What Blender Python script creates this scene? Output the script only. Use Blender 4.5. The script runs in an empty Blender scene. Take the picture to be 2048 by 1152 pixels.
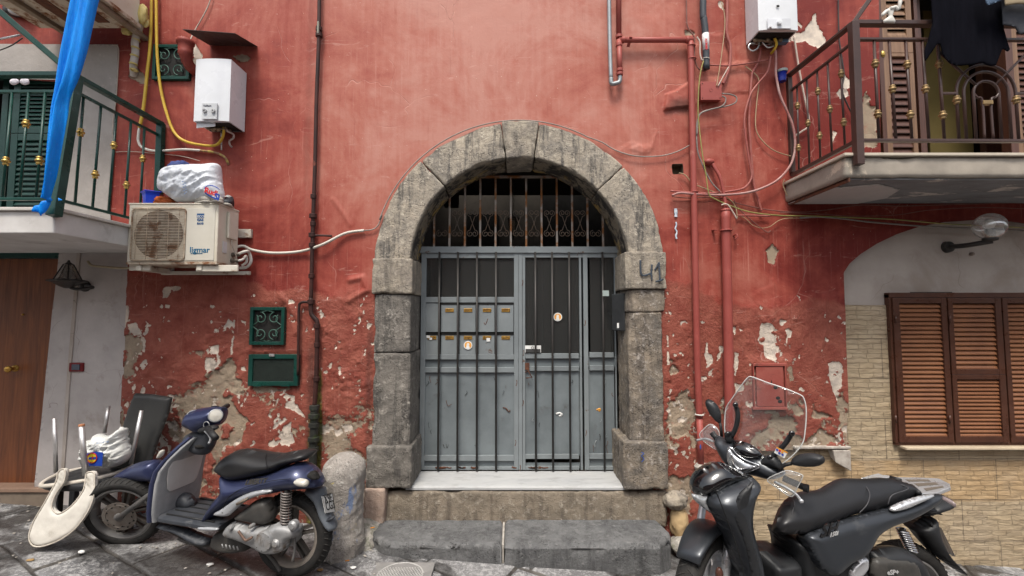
import bpy, bmesh, math, random
import numpy as np
from mathutils import Vector, Matrix
random.seed(7); rng = np.random.RandomState(11)
scene = bpy.context.scene
COL = scene.collection
R = math.radians

# ------------------------------------------------------------ camera, sky, sun, exposure
F = 910.0; D = 3.8; CZ = 1.863; PITCH = math.atan(54/910)
cam_d = bpy.data.cameras.new('camera'); cam = bpy.data.objects.new('camera', cam_d); COL.objects.link(cam)
cam_d.sensor_width = 36; cam_d.lens = F*36/2048; cam_d.clip_end = 200; cam_d.clip_start = .02
cam.location = (0, -D, CZ); cam.rotation_euler = (R(90)+PITCH, 0, 0)
scene.camera = cam
w = bpy.data.worlds.new('World'); scene.world = w; w.use_nodes = True
SUN_EL, SUN_AZ = R(62), R(192)     # azimuth the light comes from, from +Y clockwise
sk = w.node_tree.nodes.new('ShaderNodeTexSky'); sk.sky_type = 'NISHITA'; sk.sun_disc = False
sk.sun_elevation = SUN_EL; sk.sun_rotation = SUN_AZ; sk.dust_density = 4; sk.air_density = 1.2; sk.ozone_density = 1
bg = w.node_tree.nodes['Background']; bg.inputs[1].default_value = .105
hs_ = w.node_tree.nodes.new('ShaderNodeHueSaturation'); hs_.inputs['Saturation'].default_value = .4   # thin cloud
w.node_tree.links.new(sk.outputs[0], hs_.inputs['Color']); w.node_tree.links.new(hs_.outputs[0], bg.inputs[0])
sd = bpy.data.lights.new('sun', 'SUN'); sd.energy = 1.4; sd.angle = R(14); sd.color = (1, .94, .84)
so = bpy.data.objects.new('sun', sd); COL.objects.link(so)
sdir = Vector((math.sin(SUN_AZ)*math.cos(SUN_EL), math.cos(SUN_AZ)*math.cos(SUN_EL), math.sin(SUN_EL)))
so.rotation_euler = sdir.to_track_quat('Z', 'Y').to_euler(); so.location = sdir*20
scene.view_settings.view_transform = 'Standard'; scene.view_settings.look = 'None'
scene.view_settings.exposure = 1.24; scene.view_settings.gamma = 1
scene.render.engine = 'CYCLES'
scene.cycles.max_bounces = 8; scene.cycles.transparent_max_bounces = 12

# ------------------------------------------------------------ pixel measurement -> point on the plane y = Y
cp, sp = math.cos(PITCH), math.sin(PITCH)
def ray(u, v):
    a = (u-1024)/F; b = -(v-576)/F
    return np.array((a, cp-b*sp, sp+b*cp))
CAM = np.array((0, -D, CZ))
def P(u, v, Y=0.0):
    d = ray(u, v); t = (Y+D)/d[1]; return tuple(CAM+d*t)
def P2(u, v, Y=0.0): p = P(u, v, Y); return (p[0], p[2])
def gz(x): return .07-.064*x
# ------------------------------------------------------------ noise
_T = np.random.RandomState(5).rand(65536)
def _h(i, j, k=0):
    return _T[((i*73856093) ^ (j*19349663) ^ (k*83492791)) & 65535]
def vnoise(x, y, z=None):
    xi = np.floor(x).astype(np.int64); yi = np.floor(y).astype(np.int64)
    fx = x-xi; fy = y-yi; fx = fx*fx*(3-2*fx); fy = fy*fy*(3-2*fy)
    if z is None:
        a = _h(xi, yi); b = _h(xi+1, yi); c = _h(xi, yi+1); d = _h(xi+1, yi+1)
        return (a*(1-fx)+b*fx)*(1-fy)+(c*(1-fx)+d*fx)*fy
    zi = np.floor(z).astype(np.int64); fz = z-zi; fz = fz*fz*(3-2*fz)
    def L(k): 
        a = _h(xi, yi, k); b = _h(xi+1, yi, k); c = _h(xi, yi+1, k); d = _h(xi+1, yi+1, k)
        return (a*(1-fx)+b*fx)*(1-fy)+(c*(1-fx)+d*fx)*fy
    return L(zi)*(1-fz)+L(zi+1)*fz
def fbm(x, y, s, o=4, seed=0, z=None):
    t = 0; amp = .5; tot = 0
    for i in range(o):
        if z is None: t = t+amp*vnoise(x*s+seed*17.3+i*5.1, y*s+seed*9.7+i*3.3)
        else: t = t+amp*vnoise(x*s+seed*17.3+i*5.1, y*s+seed*9.7+i*3.3, z*s+i*7.7)
        tot += amp; amp *= .5; s *= 2.03
    return t/tot-.5
def inpoly(x, y, poly):
    r = np.zeros(x.shape, bool); n = len(poly)
    for i in range(n):
        x0, y0 = poly[i]; x1, y1 = poly[(i+1) % n]
        if y0 == y1: continue
        c = ((y0 > y) != (y1 > y)) & (x < (x1-x0)*(y-y0)/(y1-y0)+x0)
        r ^= c
    return r
def nearpoly(x, y, poly, closed=True):
    bd = np.full(x.shape, 1e9); bx = x.copy(); by = y.copy(); n = len(poly)
    for i in range(n if closed else n-1):
        x0, y0 = poly[i]; x1, y1 = poly[(i+1) % n]
        dx, dy = x1-x0, y1-y0; L = dx*dx+dy*dy+1e-12
        t = np.clip(((x-x0)*dx+(y-y0)*dy)/L, 0, 1); qx = x0+t*dx; qy = y0+t*dy
        d = (x-qx)**2+(y-qy)**2; m = d < bd
        bd = np.where(m, d, bd); bx = np.where(m, qx, bx); by = np.where(m, qy, by)
    return np.sqrt(bd), bx, by
def sdist(x, y, poly):
    d, _, _ = nearpoly(x, y, poly); return np.where(inpoly(x, y, poly), -d, d)

# ------------------------------------------------------------ linking, tags
ORG = {}
def tag(o, label, cat, group=None, kind=None):
    if label: o['label'] = label
    if cat: o['category'] = cat
    if group: o['group'] = group
    if kind: o['kind'] = kind
    return o
def thing(name, label, cat, loc, group=None, rz=0):
    o = bpy.data.objects.new(name, None); COL.objects.link(o); o.empty_display_size = .1
    o.location = loc; o.rotation_euler = (0, 0, rz)
    ORG[o.name] = np.array(loc, float) if rz == 0 else np.zeros(3)
    return tag(o, label, cat, group)
def mesh_obj(name, V, Fc, mat, parent=None, smooth=True, bevel=0, origin=None, attrs=None, sub=0):
    V = np.asarray(V, float).reshape(-1, 3)
    if parent is not None: og = ORG[parent.name]
    elif origin is not None: og = np.array(origin, float)
    else: og = np.array((V[:, 0].mean(), V[:, 1].mean(), V[:, 2].min()))
    me = bpy.data.meshes.new(name)
    if isinstance(Fc, np.ndarray):
        nf, k = Fc.shape
        me.vertices.add(len(V)); me.vertices.foreach_set('co', (V-og).ravel())
        me.loops.add(nf*k); me.loops.foreach_set('vertex_index', Fc.ravel().astype(np.int32))
        me.polygons.add(nf); me.polygons.foreach_set('loop_start', np.arange(0, nf*k, k, dtype=np.int32))
        me.update(calc_edges=True); me.validate()
    else:
        me.from_pydata([tuple(v) for v in (V-og)], [], Fc)
    me.polygons.foreach_set('use_smooth', np.full(len(me.polygons), bool(smooth)))
    if attrs:
        for k, a in attrs.items():
            at = me.color_attributes.new(k, 'FLOAT_COLOR', 'POINT')
            b = np.ones((len(V), 4)); b[:, :a.shape[1]] = a; at.data.foreach_set('color', b.ravel())
    me.update()
    o = bpy.data.objects.new(name, me); COL.objects.link(o)
    if mat: me.materials.append(mat)
    if parent is not None: o.parent = parent; ORG[o.name] = og
    else: o.location = og; ORG[o.name] = og
    if bevel:
        m = o.modifiers.new('bevel', 'BEVEL'); m.width = bevel; m.segments = 2; m.limit_method = 'ANGLE'; m.angle_limit = R(40)
        m.harden_normals = False
    if sub:
        m = o.modifiers.new('sub', 'SUBSURF'); m.levels = sub; m.render_levels = sub
    return o
def fixn(o):
    bm = bmesh.new(); bm.from_mesh(o.data); bmesh.ops.recalc_face_normals(bm, faces=bm.faces); bm.to_mesh(o.data); bm.free()
    return o

class MB:
    def __init__(s): s.v = []; s.f = []
    def add(s, V, Fc):
        b = len(s.v); s.v += [tuple(p) for p in V]; s.f += [tuple(i+b for i in f) for f in Fc]; return s
    def box(s, a, b):
        x0, y0, z0 = [min(a[i], b[i]) for i in range(3)]; x1, y1, z1 = [max(a[i], b[i]) for i in range(3)]
        return s.hexa([(x0,y0,z0),(x1,y0,z0),(x1,y1,z0),(x0,y1,z0),(x0,y0,z1),(x1,y0,z1),(x1,y1,z1),(x0,y1,z1)])
    def hexa(s, c): return s.add(c, [(3,2,1,0),(4,5,6,7),(0,1,5,4),(1,2,6,5),(2,3,7,6),(3,0,4,7)])
    def rect(s, u0, v0, u1, v1, Y, t):
        """box whose front face fills a measured rectangle on plane Y, t deep"""
        a = P(u0, v0, Y); b = P(u1, v1, Y); return s.box((a[0], Y, a[2]), (b[0], Y+t, b[2]))
    def bar(s, p, q, w, h=None, up=(0, 0, 1)):
        p = Vector(p); q = Vector(q); d = (q-p).normalized(); up = Vector(up)
        if abs(d.dot(up)) > .98: up = Vector((0, 1, 0))
        a = d.cross(up).normalized()*w/2; b = a.cross(d).normalized()*(h or w)/2
        return s.hexa([p-a-b, p+a-b, q+a-b, q-a-b, p-a+b, p+a+b, q+a+b, q-a+b])
    def tube(s, pts, r, n=8, closed=False, cap=True):
        pts = [Vector(p) for p in pts]; m = len(pts); rr = r if hasattr(r, '__len__') else [r]*m
        pv = None; rings = []
        for i in range(m):
            if closed: d = pts[(i+1) % m]-pts[i-1]
            else: d = pts[min(i+1, m-1)]-pts[max(i-1, 0)]
            if d.length < 1e-9: d = Vector((0, 0, 1))
            d.normalize()
            if pv is None:
                a = d.orthogonal().normalized()
            else:
                a = (pv-d*pv.dot(d))
                a = a.normalized() if a.length > 1e-6 else d.orthogonal().normalized()
            pv = a; b = d.cross(a)
            rings.append([pts[i]+(a*math.cos(t)+b*math.sin(t))*rr[i] for t in [2*math.pi*k/n for k in range(n)]])
        V = [p for rg in rings for p in rg]; Fc = []
        for i in range(m if closed else m-1):
            j = (i+1) % m
            for k in range(n): Fc.append((i*n+k, i*n+(k+1) % n, j*n+(k+1) % n, j*n+k))
        if cap and not closed: Fc += [tuple(range(n))[::-1], tuple((m-1)*n+k for k in range(n))]
        return s.add(V, Fc)
    def lathe(s, prof, o, ax, n=20):
        """prof: (radius, distance along axis)"""
        o = Vector(o); ax = Vector(ax).normalized(); a = ax.orthogonal().normalized(); b = ax.cross(a)
        V = []; Fc = []
        for r, h in prof:
            for k in range(n):
                t = 2*math.pi*k/n; V.append(o+ax*h+(a*math.cos(t)+b*math.sin(t))*max(r, 1e-4))
        for i in range(len(prof)-1):
            for k in range(n): Fc.append((i*n+k, i*n+(k+1) % n, (i+1)*n+(k+1) % n, (i+1)*n+k))
        Fc += [tuple(range(n))[::-1], tuple((len(prof)-1)*n+k for k in range(n))]
        return s.add(V, Fc)
    def torus(s, c, ax, R_, r, n=28, m=8, a0=0, a1=2*math.pi, ux=None):
        c = Vector(c); ax = Vector(ax).normalized(); a = Vector(ux).normalized() if ux is not None else ax.orthogonal().normalized(); b = ax.cross(a)
        full = abs(a1-a0-2*math.pi) < 1e-6; k = n if full else n+1
        return s.tube([c+(a*math.cos(a0+(a1-a0)*i/n)+b*math.sin(a0+(a1-a0)*i/n))*R_ for i in range(k)], r, m, closed=full)
    def prism(s, poly, off):
        """closed polygon of 3d points extruded by vector off"""
        n = len(poly); off = Vector(off); A = [Vector(p) for p in poly]
        return s.add(A+[p+off for p in A], [tuple(range(n))[::-1], tuple(range(n, 2*n))]+[(i, (i+1) % n, n+(i+1) % n, n+i) for i in range(n)])
    def ell(s, c, rad, n=16, m=10, M=None):
        V = []; Fc = []; c = Vector(c)
        for i in range(m+1):
            ph = math.pi*i/m
            for k in range(n):
                t = 2*math.pi*k/n; p = Vector((rad[0]*math.sin(ph)*math.cos(t), rad[1]*math.sin(ph)*math.sin(t), rad[2]*math.cos(ph)))
                V.append(c+((M @ p) if M else p))
        for i in range(m):
            for k in range(n): Fc.append((i*n+k, (i+1)*n+k, (i+1)*n+(k+1) % n, i*n+(k+1) % n))
        return s.add(V, Fc)
    def build(s, name, mat, parent=None, smooth=False, **k):
        o = mesh_obj(name, s.v, s.f, mat, parent, smooth, **k)
        if len(s.f) < 60000: fixn(o)
        if smooth == 'auto':
            o.data.polygons.foreach_set('use_smooth', np.full(len(o.data.polygons), True)); 
            try: o.data.set_sharp_from_angle(angle=R(42))
            except Exception: pass
        return o
def cr(pts, k=6, closed=False):
    """Catmull-Rom through points"""
    pts = [np.array(p, float) for p in pts]; n = len(pts); out = []
    for i in range(n if closed else n-1):
        if closed: p0, p1, p2, p3 = pts[i-1], pts[i], pts[(i+1) % n], pts[(i+2) % n]
        else: p0 = pts[max(i-1, 0)]; p1 = pts[i]; p2 = pts[i+1]; p3 = pts[min(i+2, n-1)]
        for j in range(k):
            t = j/k
            out.append(.5*((2*p1)+(-p0+p2)*t+(2*p0-5*p1+4*p2-p3)*t*t+(-p0+3*p1-3*p2+p3)*t**3))
    if not closed: out.append(pts[-1])
    return out
def text_geo(txt, size, origin, right, up, depth=.0006, bold=0, shear=0):
    """text as thin mesh; origin = lower left"""
    cu = bpy.data.curves.new('t', 'FONT'); cu.body = txt; cu.size = size; cu.extrude = depth; cu.offset = bold; cu.shear = shear; cu.resolution_u = 3
    ob = bpy.data.objects.new('t', cu); COL.objects.link(ob)
    dg = bpy.context.evaluated_depsgraph_get(); me = bpy.data.meshes.new_from_object(ob.evaluated_get(dg))
    V = np.array([v.co[:] for v in me.vertices]); Fc = [tuple(p.vertices) for p in me.polygons]
    bpy.data.objects.remove(ob); bpy.data.curves.remove(cu); bpy.data.meshes.remove(me)
    r = np.array(Vector(right).normalized()); u = np.array(Vector(up).normalized()); n = np.cross(r, u)
    W = np.array(origin)+V[:, :1]*r+V[:, 1:2]*u+V[:, 2:3]*n
    m = MB(); m.add(W, Fc); return m

# ------------------------------------------------------------ surfaces from outlines
def fill2d(poly, step, jit=0):
    """grid points and quads filling a 2d polygon, boundary snapped; returns xy, faces, edge distance, boundary flag"""
    a = np.array(poly); x0, y0 = a.min(0)-step; x1, y1 = a.max(0)+step
    nx = max(3, int((x1-x0)/step)+1); ny = max(3, int((y1-y0)/step)+1)
    X, Y = np.meshgrid(np.linspace(x0, x1, nx), np.linspace(y0, y1, ny)); X = X.ravel(); Y = Y.ravel()
    ins = inpoly(X, Y, poly); d, bx, by = nearpoly(X, Y, poly)
    idx = np.arange(nx*ny).reshape(ny, nx)
    Q = np.stack([idx[:-1, :-1], idx[:-1, 1:], idx[1:, 1:], idx[1:, :-1]], -1).reshape(-1, 4)
    c = ins[Q].sum(1); Q = Q[c > 0]
    used = np.zeros(nx*ny, bool); used[Q.ravel()] = True
    sn = used & ~ins; X[sn] = bx[sn]; Y[sn] = by[sn]; d[sn] = 0
    near = used & ins & (d < step*.3); X[near] = bx[near]; Y[near] = by[near]; d[near] = 0
    re = -np.ones(nx*ny, int); re[used] = np.arange(used.sum())
    return np.stack([X[used], Y[used]], 1), re[Q], d[used]
def pillow(poly, to3d, T, Rr, step=.012, rim=0.0, disp=None, Tb=None):
    """rounded panel: poly in 2d, to3d(x,y,h)->3d points, half thickness T rising over distance Rr from the edge"""
    xy, Q, d = fill2d(poly, step)
    t = np.clip(d/Rr, 0, 1); h = rim+(T if not callable(T) else T(xy[:, 0], xy[:, 1]))*np.sqrt(1-(1-t)**2)
    Tb = 1 if Tb is None else Tb
    if disp is not None: h = h+disp(xy[:, 0], xy[:, 1])*t
    n = len(xy); A = to3d(xy[:, 0], xy[:, 1], h); B = to3d(xy[:, 0], xy[:, 1], -h*Tb)
    V = np.concatenate([A, B]); bd = d < 1e-9
    F1 = Q; F2 = Q[:, ::-1]+n
    Fc = np.concatenate([F1, F2])
    if rim == 0:
        mp = np.arange(2*n); mp[n:][bd] = np.arange(n)[bd]; Fc = mp[Fc]
        out = [tuple(dict.fromkeys(f)) for f in Fc.tolist()]
        out = [f for f in out if len(f) > 2]
    else:
        out = [tuple(f) for f in Fc.tolist()]
        from collections import Counter
        ed = Counter(); 
        for f in Q.tolist():
            for i in range(4): ed[(f[i], f[(i+1) % 4])] += 1
        for (a, b) in list(ed):
            if (b, a) not in ed: out.append((b, a, a+n, b+n))
    m = MB(); m.v = [tuple(p) for p in V]; m.f = out; return m
def loft(secs, n=20, cap=True):
    """secs: list of (center, axisA, axisB, exponent) ; superellipse rings"""
    m = MB(); V = []
    for c, A, B, e in secs:
        c = Vector(c); A = Vector(A); B = Vector(B)
        for k in range(n):
            t = 2*math.pi*k/n; ct, st = math.cos(t), math.sin(t)
            V.append(c+A*(abs(ct)**(2/e)*(1 if ct > 0 else -1))+B*(abs(st)**(2/e)*(1 if st > 0 else -1)))
    Fc = []
    for i in range(len(secs)-1):
        for k in range(n): Fc.append((i*n+k, i*n+(k+1) % n, (i+1)*n+(k+1) % n, (i+1)*n+k))
    if cap: Fc += [tuple(range(n))[::-1], tuple((len(secs)-1)*n+k for k in range(n))]
    return m.add(V, Fc)
def cloth(fn, nu, nv, thick=.004):
    """fn(a,b)->3d array for a,b in 0..1; closed thin sheet"""
    A, B = np.meshgrid(np.linspace(0, 1, nu), np.linspace(0, 1, nv)); V = fn(A.ravel(), B.ravel())
    i = np.arange(nu*nv).reshape(nv, nu); Q = np.stack([i[:-1, :-1], i[:-1, 1:], i[1:, 1:], i[1:, :-1]], -1).reshape(-1, 4)
    return V, Q
def blob(c, rad, amp=.12, s=6, seed=0, n=40, m=24, flat=None, M=None, crease=0):
    """noise-displaced ellipsoid, optional flat bottom; for bags, stones"""
    th, ph = np.meshgrid(np.linspace(0, 2*np.pi, n, endpoint=False), np.linspace(0.001, np.pi-.001, m))
    th = th.ravel(); ph = ph.ravel(); d = np.stack([np.sin(ph)*np.cos(th), np.sin(ph)*np.sin(th), np.cos(ph)], 1)
    k = 1+amp*2*fbm(d[:, 0]*s/4, d[:, 1]*s/4, 1, 4, seed, z=d[:, 2]*s/4)
    if crease: k = k-crease*np.abs(fbm(d[:, 0]*s, d[:, 1]*s, .6, 3, seed+3, z=d[:, 2]*s))
    V = d*np.array(rad)*k[:, None]
    if flat is not None: V[:, 2] = np.maximum(V[:, 2], flat)
    if M is not None: V = V @ np.array(M.to_3x3()).T
    V = V+np.array(c); i = np.arange(n*m).reshape(m, n); j = np.roll(i, -1, 1)
    Q = np.stack([i[:-1], i[1:], j[1:], j[:-1]], -1).reshape(-1, 4)
    mb = MB(); mb.add(V, Q.tolist()); return mb
def stone(f, L, step, rnd, amp=.006, s=14, seed=0, chip=.0, oc=5):
    """block: f(P in real-size local box coords)->world; rounded and roughened"""
    n = [max(2, int(round(l/step))) for l in L]; idx = {}; pts = []; Fc = []
    def vid(i, j, k):
        key = (i, j, k)
        if key not in idx: idx[key] = len(pts); pts.append((i/n[0]*L[0], j/n[1]*L[1], k/n[2]*L[2]))
        return idx[key]
    for ax in range(3):
        a, b = [(1, 2), (2, 0), (0, 1)][ax]
        for side in (0, n[ax]):
            for i in range(n[a]):
                for j in range(n[b]):
                    q = []
                    for di, dj in ((0, 0), (1, 0), (1, 1), (0, 1)):
                        t = [0, 0, 0]; t[ax] = side; t[a] = i+di; t[b] = j+dj; q.append(vid(*t))
                    Fc.append(tuple(q) if side else tuple(q[::-1]))
    X = np.array(pts); Lm = np.array(L)
    r = rnd*(1+1.2*fbm(X[:, 0]+seed, X[:, 1], 5, 3, seed, z=X[:, 2]))[:, None] if rnd else 0
    if rnd:
        lo = np.minimum(r, Lm/2); inner = np.clip(X, lo, Lm-lo); dv = X-inner
        dn = np.linalg.norm(dv, axis=1, keepdims=True)+1e-9; X2 = inner+dv/dn*np.minimum(dn, r)
    else: X2 = X
    W = f(X2)
    # normals
    c = Lm/2; nd = X2-np.clip(X2, r if rnd else 0, Lm-(r if rnd else 0)); nn = np.linalg.norm(nd, axis=1, keepdims=True)
    big = ((X2-c)/c); big = np.where(np.abs(big) >= np.abs(big).max(1, keepdims=True)-1e-6, np.sign(big), 0)
    nd = np.where(nn > 1e-5, nd/(nn+1e-9), big)
    eps = .002; W2 = f(X2+nd*eps); nw = (W2-W); nw /= np.linalg.norm(nw, axis=1, keepdims=True)+1e-9
    h = amp*2*fbm(W[:, 0], W[:, 1], s, oc, seed, z=W[:, 2])+amp*.9*fbm(W[:, 0], W[:, 1], s*5, 3, seed+5, z=W[:, 2])
    if chip:
        e = np.sort(np.minimum(X2, Lm-X2), axis=1)[:, 1]
        q = fbm(W[:, 0], W[:, 1], 7, 3, seed+9, z=W[:, 2]); h = h-chip*np.clip(q*4-.2, 0, 1)*np.exp(-e/.03)
    m = MB(); m.v = [tuple(p) for p in (W+nw*h[:, None])]; m.f = Fc; return m
# ------------------------------------------------------------ materials
def newmat(name):
    m = bpy.data.materials.new(name); m.use_nodes = True; nt = m.node_tree
    return m, nt, nt.nodes['Principled BSDF']
def N(nt, typ, *a, **ins):
    nd = nt.nodes.new('ShaderNode'+typ)
    for k, v in (a[0].items() if a else ()): setattr(nd, k, v)
    for k, v in ins.items():
        key = int(k[1:]) if k[0] == 'i' and k[1:].isdigit() else k.replace('_', ' ')
        s = nd.inputs[key]
        if isinstance(v, bpy.types.NodeSocket): nt.links.new(v, s)
        elif isinstance(v, bpy.types.Node): nt.links.new(v.outputs[0], s)
        else:
            if isinstance(v, tuple) and len(v) == 3 and s.type == 'RGBA': v = v+(1,)
            s.default_value = v
    return nd
def ramp(nt, fac, a, b, c0=0., c1=1.):
    return N(nt, 'MapRange', {'clamp': True}, Value=fac, i1=a, i2=b, i3=c0, i4=c1)
def mixc(nt, f, a, b, bt='MIX'):
    nd = N(nt, 'Mix', {'data_type': 'RGBA', 'blend_type': bt}); 
    for i, v in ((0, f), (6, a), (7, b)):
        s = nd.inputs[i]
        if isinstance(v, bpy.types.NodeSocket): nt.links.new(v, s)
        elif isinstance(v, bpy.types.Node): nt.links.new(v.outputs[0], s)
        else: s.default_value = (v+(1,)) if isinstance(v, tuple) and len(v) == 3 else v
    return nd.outputs[2]
def mth(nt, op, a, b=0., c=0.):
    return N(nt, 'Math', {'operation': op}, i0=a, i1=b, i2=c).outputs[0]
def coords(nt, scale=(1, 1, 1), obj=True):
    tc = N(nt, 'TexCoord'); return N(nt, 'Mapping', Vector=tc.outputs['Object' if obj else 'Generated'], Scale=scale).outputs[0]
def noise(nt, vec, s, d=5., r=.6, dist=0.):
    return N(nt, 'TexNoise', Vector=vec, Scale=s, Detail=d, Roughness=r, Distortion=dist).outputs[0]
MC = {}
def S(name, c1, c2=None, sc=6, rough=.6, metal=0, bump=0, bs=40, stain=None, ss=5, st=(.52, .62), coat=0, spec=.32, stretch=(1, 1, 1), rv=.15, bd=.004, sheen=0, bumpcr=False):
    """general worn surface"""
    if name in MC: return MC[name]
    m, nt, b = newmat(name); v = coords(nt, stretch)
    if c2 is None: c2 = tuple(x*.75 for x in c1)
    n1 = noise(nt, v, sc, 6, .62)
    col = mixc(nt, ramp(nt, n1, .35, .68), c1, c2)
    if stain:
        n2 = noise(nt, v, ss, 8, .68, .3); f = ramp(nt, n2, *st); col = mixc(nt, f.outputs[0], col, stain)
        if metal: nt.links.new(ramp(nt, n2, st[0], st[1], metal, 0.).outputs[0], b.inputs['Metallic'])
        nt.links.new(ramp(nt, n2, st[0], st[1], rough, .9).outputs[0], b.inputs['Roughness'])
    else:
        b.inputs['Metallic'].default_value = metal
        nt.links.new(ramp(nt, noise(nt, v, sc*2.3, 5), .3, .7, max(.03, rough-rv), min(1, rough+rv)).outputs[0], b.inputs['Roughness'])
    nt.links.new(col, b.inputs['Base Color']) if not isinstance(col, tuple) else None
    b.inputs['Specular IOR Level'].default_value = spec
    if coat: b.inputs['Coat Weight'].default_value = coat; b.inputs['Coat Roughness'].default_value = .08
    if sheen: b.inputs['Sheen Weight'].default_value = sheen
    if bump:
        h = noise(nt, v, bs, 6, .65)
        bn = N(nt, 'Bump', Strength=bump, Distance=bd, Height=h); nt.links.new(bn.outputs[0], b.inputs['Normal'])
    MC[name] = m; return m

def wall_mat():
    m, nt, b = newmat('red_plaster'); v = coords(nt)
    a = N(nt, 'Attribute', {'attribute_name': 'wm'}); c = N(nt, 'SeparateColor', Color=a.outputs['Color'])
    a2 = N(nt, 'Attribute', {'attribute_name': 'wd'}); c2 = N(nt, 'SeparateColor', Color=a2.outputs['Color'])
    W, Cm, Fd = c.outputs; Dk, Ms, Rz = c2.outputs
    big = noise(nt, v, 1.3, 10, .68, .6); mid = noise(nt, v, 7, 9, .7, .4); fine = noise(nt, v, 45, 6, .7)
    vs = coords(nt, (9, 1, .55)); st = noise(nt, vs, 2.6, 3, .5)          # vertical runs
    vb = coords(nt, (1, 1, 5)); br = noise(nt, vb, 1.6, 5, .55, .5)             # horizontal brushing
    # paint: deep red to pale pink, by faded pigment and painted light
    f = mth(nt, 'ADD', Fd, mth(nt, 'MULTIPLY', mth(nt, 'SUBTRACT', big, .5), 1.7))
    f = mth(nt, 'ADD', f, mth(nt, 'MULTIPLY', mth(nt, 'SUBTRACT', st, .5), .34))
    f = mth(nt, 'ADD', f, mth(nt, 'MULTIPLY', mth(nt, 'SUBTRACT', br, .5), .16))
    f = mth(nt, 'ADD', f, mth(nt, 'MULTIPLY', mth(nt, 'SUBTRACT', mid, .5), .55))
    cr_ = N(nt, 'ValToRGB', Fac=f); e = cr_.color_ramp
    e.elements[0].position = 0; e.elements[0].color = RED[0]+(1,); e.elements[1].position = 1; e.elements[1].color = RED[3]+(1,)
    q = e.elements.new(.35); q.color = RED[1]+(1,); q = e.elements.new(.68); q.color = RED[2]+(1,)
    col = cr_.outputs[0]
    # older brownish red coat low on the wall
    low = mixc(nt, ramp(nt, mid, .35, .65).outputs[0], LOWR[0], LOWR[1])
    lf = ramp(nt, mth(nt, 'ADD', Rz, mth(nt, 'MULTIPLY', mth(nt, 'SUBTRACT', mid, .5), 1.1)), .42, .62)
    col = mixc(nt, lf.outputs[0], col, low)
    # pale dry runs and darker wet runs
    vs2 = coords(nt, (18, 1, .35)); st2 = noise(nt, vs2, 2.2, 4, .6)
    col = mixc(nt, mth(nt, 'MULTIPLY', ramp(nt, st2, .66, .72).outputs[0], .22), col, (.62, .33, .27))
    vs3 = coords(nt, (16, 1, .9)); st3 = noise(nt, vs3, 1.7, 6, .75)
    col = mixc(nt, mth(nt, 'MULTIPLY', ramp(nt, st3, .58, .72).outputs[0], .45), col, (.2, .045, .035))
    vs4 = coords(nt, (42, 1, .6)); dr = mth(nt, 'MULTIPLY', ramp(nt, noise(nt, vs4, 1.9, 5, .7), .60, .64).outputs[0], ramp(nt, noise(nt, v, 1.1, 3), .48, .6).outputs[0])
    col = mixc(nt, mth(nt, 'MULTIPLY', dr, .45), col, (.50, .27, .22))
    sc_ = mth(nt, 'MULTIPLY', ramp(nt, noise(nt, coords(nt, (1, 1, 4)), 3.4, 8, .75, 1.2), .60, .66).outputs[0], .28); col = mixc(nt, sc_, col, (.56, .34, .28))
    chp = ramp(nt, noise(nt, v, 60, 2, .5), .755, .77).outputs[0]; col = mixc(nt, chp, col, (.6, .5, .42))
    # hairline cracks
    vo = N(nt, 'TexVoronoi', {'feature': 'DISTANCE_TO_EDGE'}, Vector=N(nt, 'VectorMath', {'operation': 'ADD'}, i0=v, i1=N(nt, 'VectorMath', {'operation': 'SCALE'}, i0=N(nt, 'TexNoise', Vector=v, Scale=3.).outputs[1], Scale=.35)).outputs[0], Scale=1.1)
    ck = mth(nt, 'MULTIPLY', ramp(nt, vo.outputs[0], .0, .0035, 1., 0.).outputs[0], ramp(nt, noise(nt, v, 1.7, 3), .5, .6).outputs[0])
    col = mixc(nt, mth(nt, 'MULTIPLY', ck, .35), col, (.6, .36, .3))
    # dirt with some painted shade, moss
    dk = ramp(nt, mth(nt, 'ADD', Dk, mth(nt, 'MULTIPLY', mth(nt, 'SUBTRACT', mid, .5), .8)), .25, .95)
    col = mixc(nt, mth(nt, 'MULTIPLY', dk, .85), col, (.04, .022, .018))
    # exposed layers: sharp edges from field + noise
    edge = mth(nt, 'ADD', mth(nt, 'MULTIPLY', mth(nt, 'SUBTRACT', noise(nt, v, 26, 6, .7), .5), .9), mth(nt, 'MULTIPLY', mth(nt, 'SUBTRACT', mid, .5), .7))
    wf = ramp(nt, mth(nt, 'ADD', W, edge), .50, .53).outputs[0]
    cf = ramp(nt, mth(nt, 'ADD', Cm, edge), .50, .54).outputs[0]
    wc = mixc(nt, ramp(nt, noise(nt, v, 12, 5), .4, .65).outputs[0], (.62, .53, .44), (.42, .36, .31))
    cc = mixc(nt, ramp(nt, noise(nt, v, 5, 7, .7), .35, .65).outputs[0], (.36, .285, .205), (.22, .17, .125))
    cc = mixc(nt, mth(nt, 'MULTIPLY', ramp(nt, noise(nt, v, 17, 5, .7), .55, .7).outputs[0], .55), cc, (.33, .13, .09))
    col = mixc(nt, cf, col, cc); col = mixc(nt, wf, col, wc)
    ms = ramp(nt, mth(nt, 'ADD', Ms, mth(nt, 'MULTIPLY', edge, .6)), .45, .7).outputs[0]
    col = mixc(nt, mth(nt, 'MULTIPLY', ms, .85), col, mixc(nt, ramp(nt, fine, .4, .6).outputs[0], (.035, .045, .012), (.12, .13, .02)))
    nt.links.new(col, b.inputs['Base Color']); 
    nt.links.new(ramp(nt, mth(nt, 'ADD', mid, mth(nt, 'MULTIPLY', Rz, -.1)), .3, .7, .48, .72).outputs[0], b.inputs['Roughness'])
    b.inputs['Specular IOR Level'].default_value = .2
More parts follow.
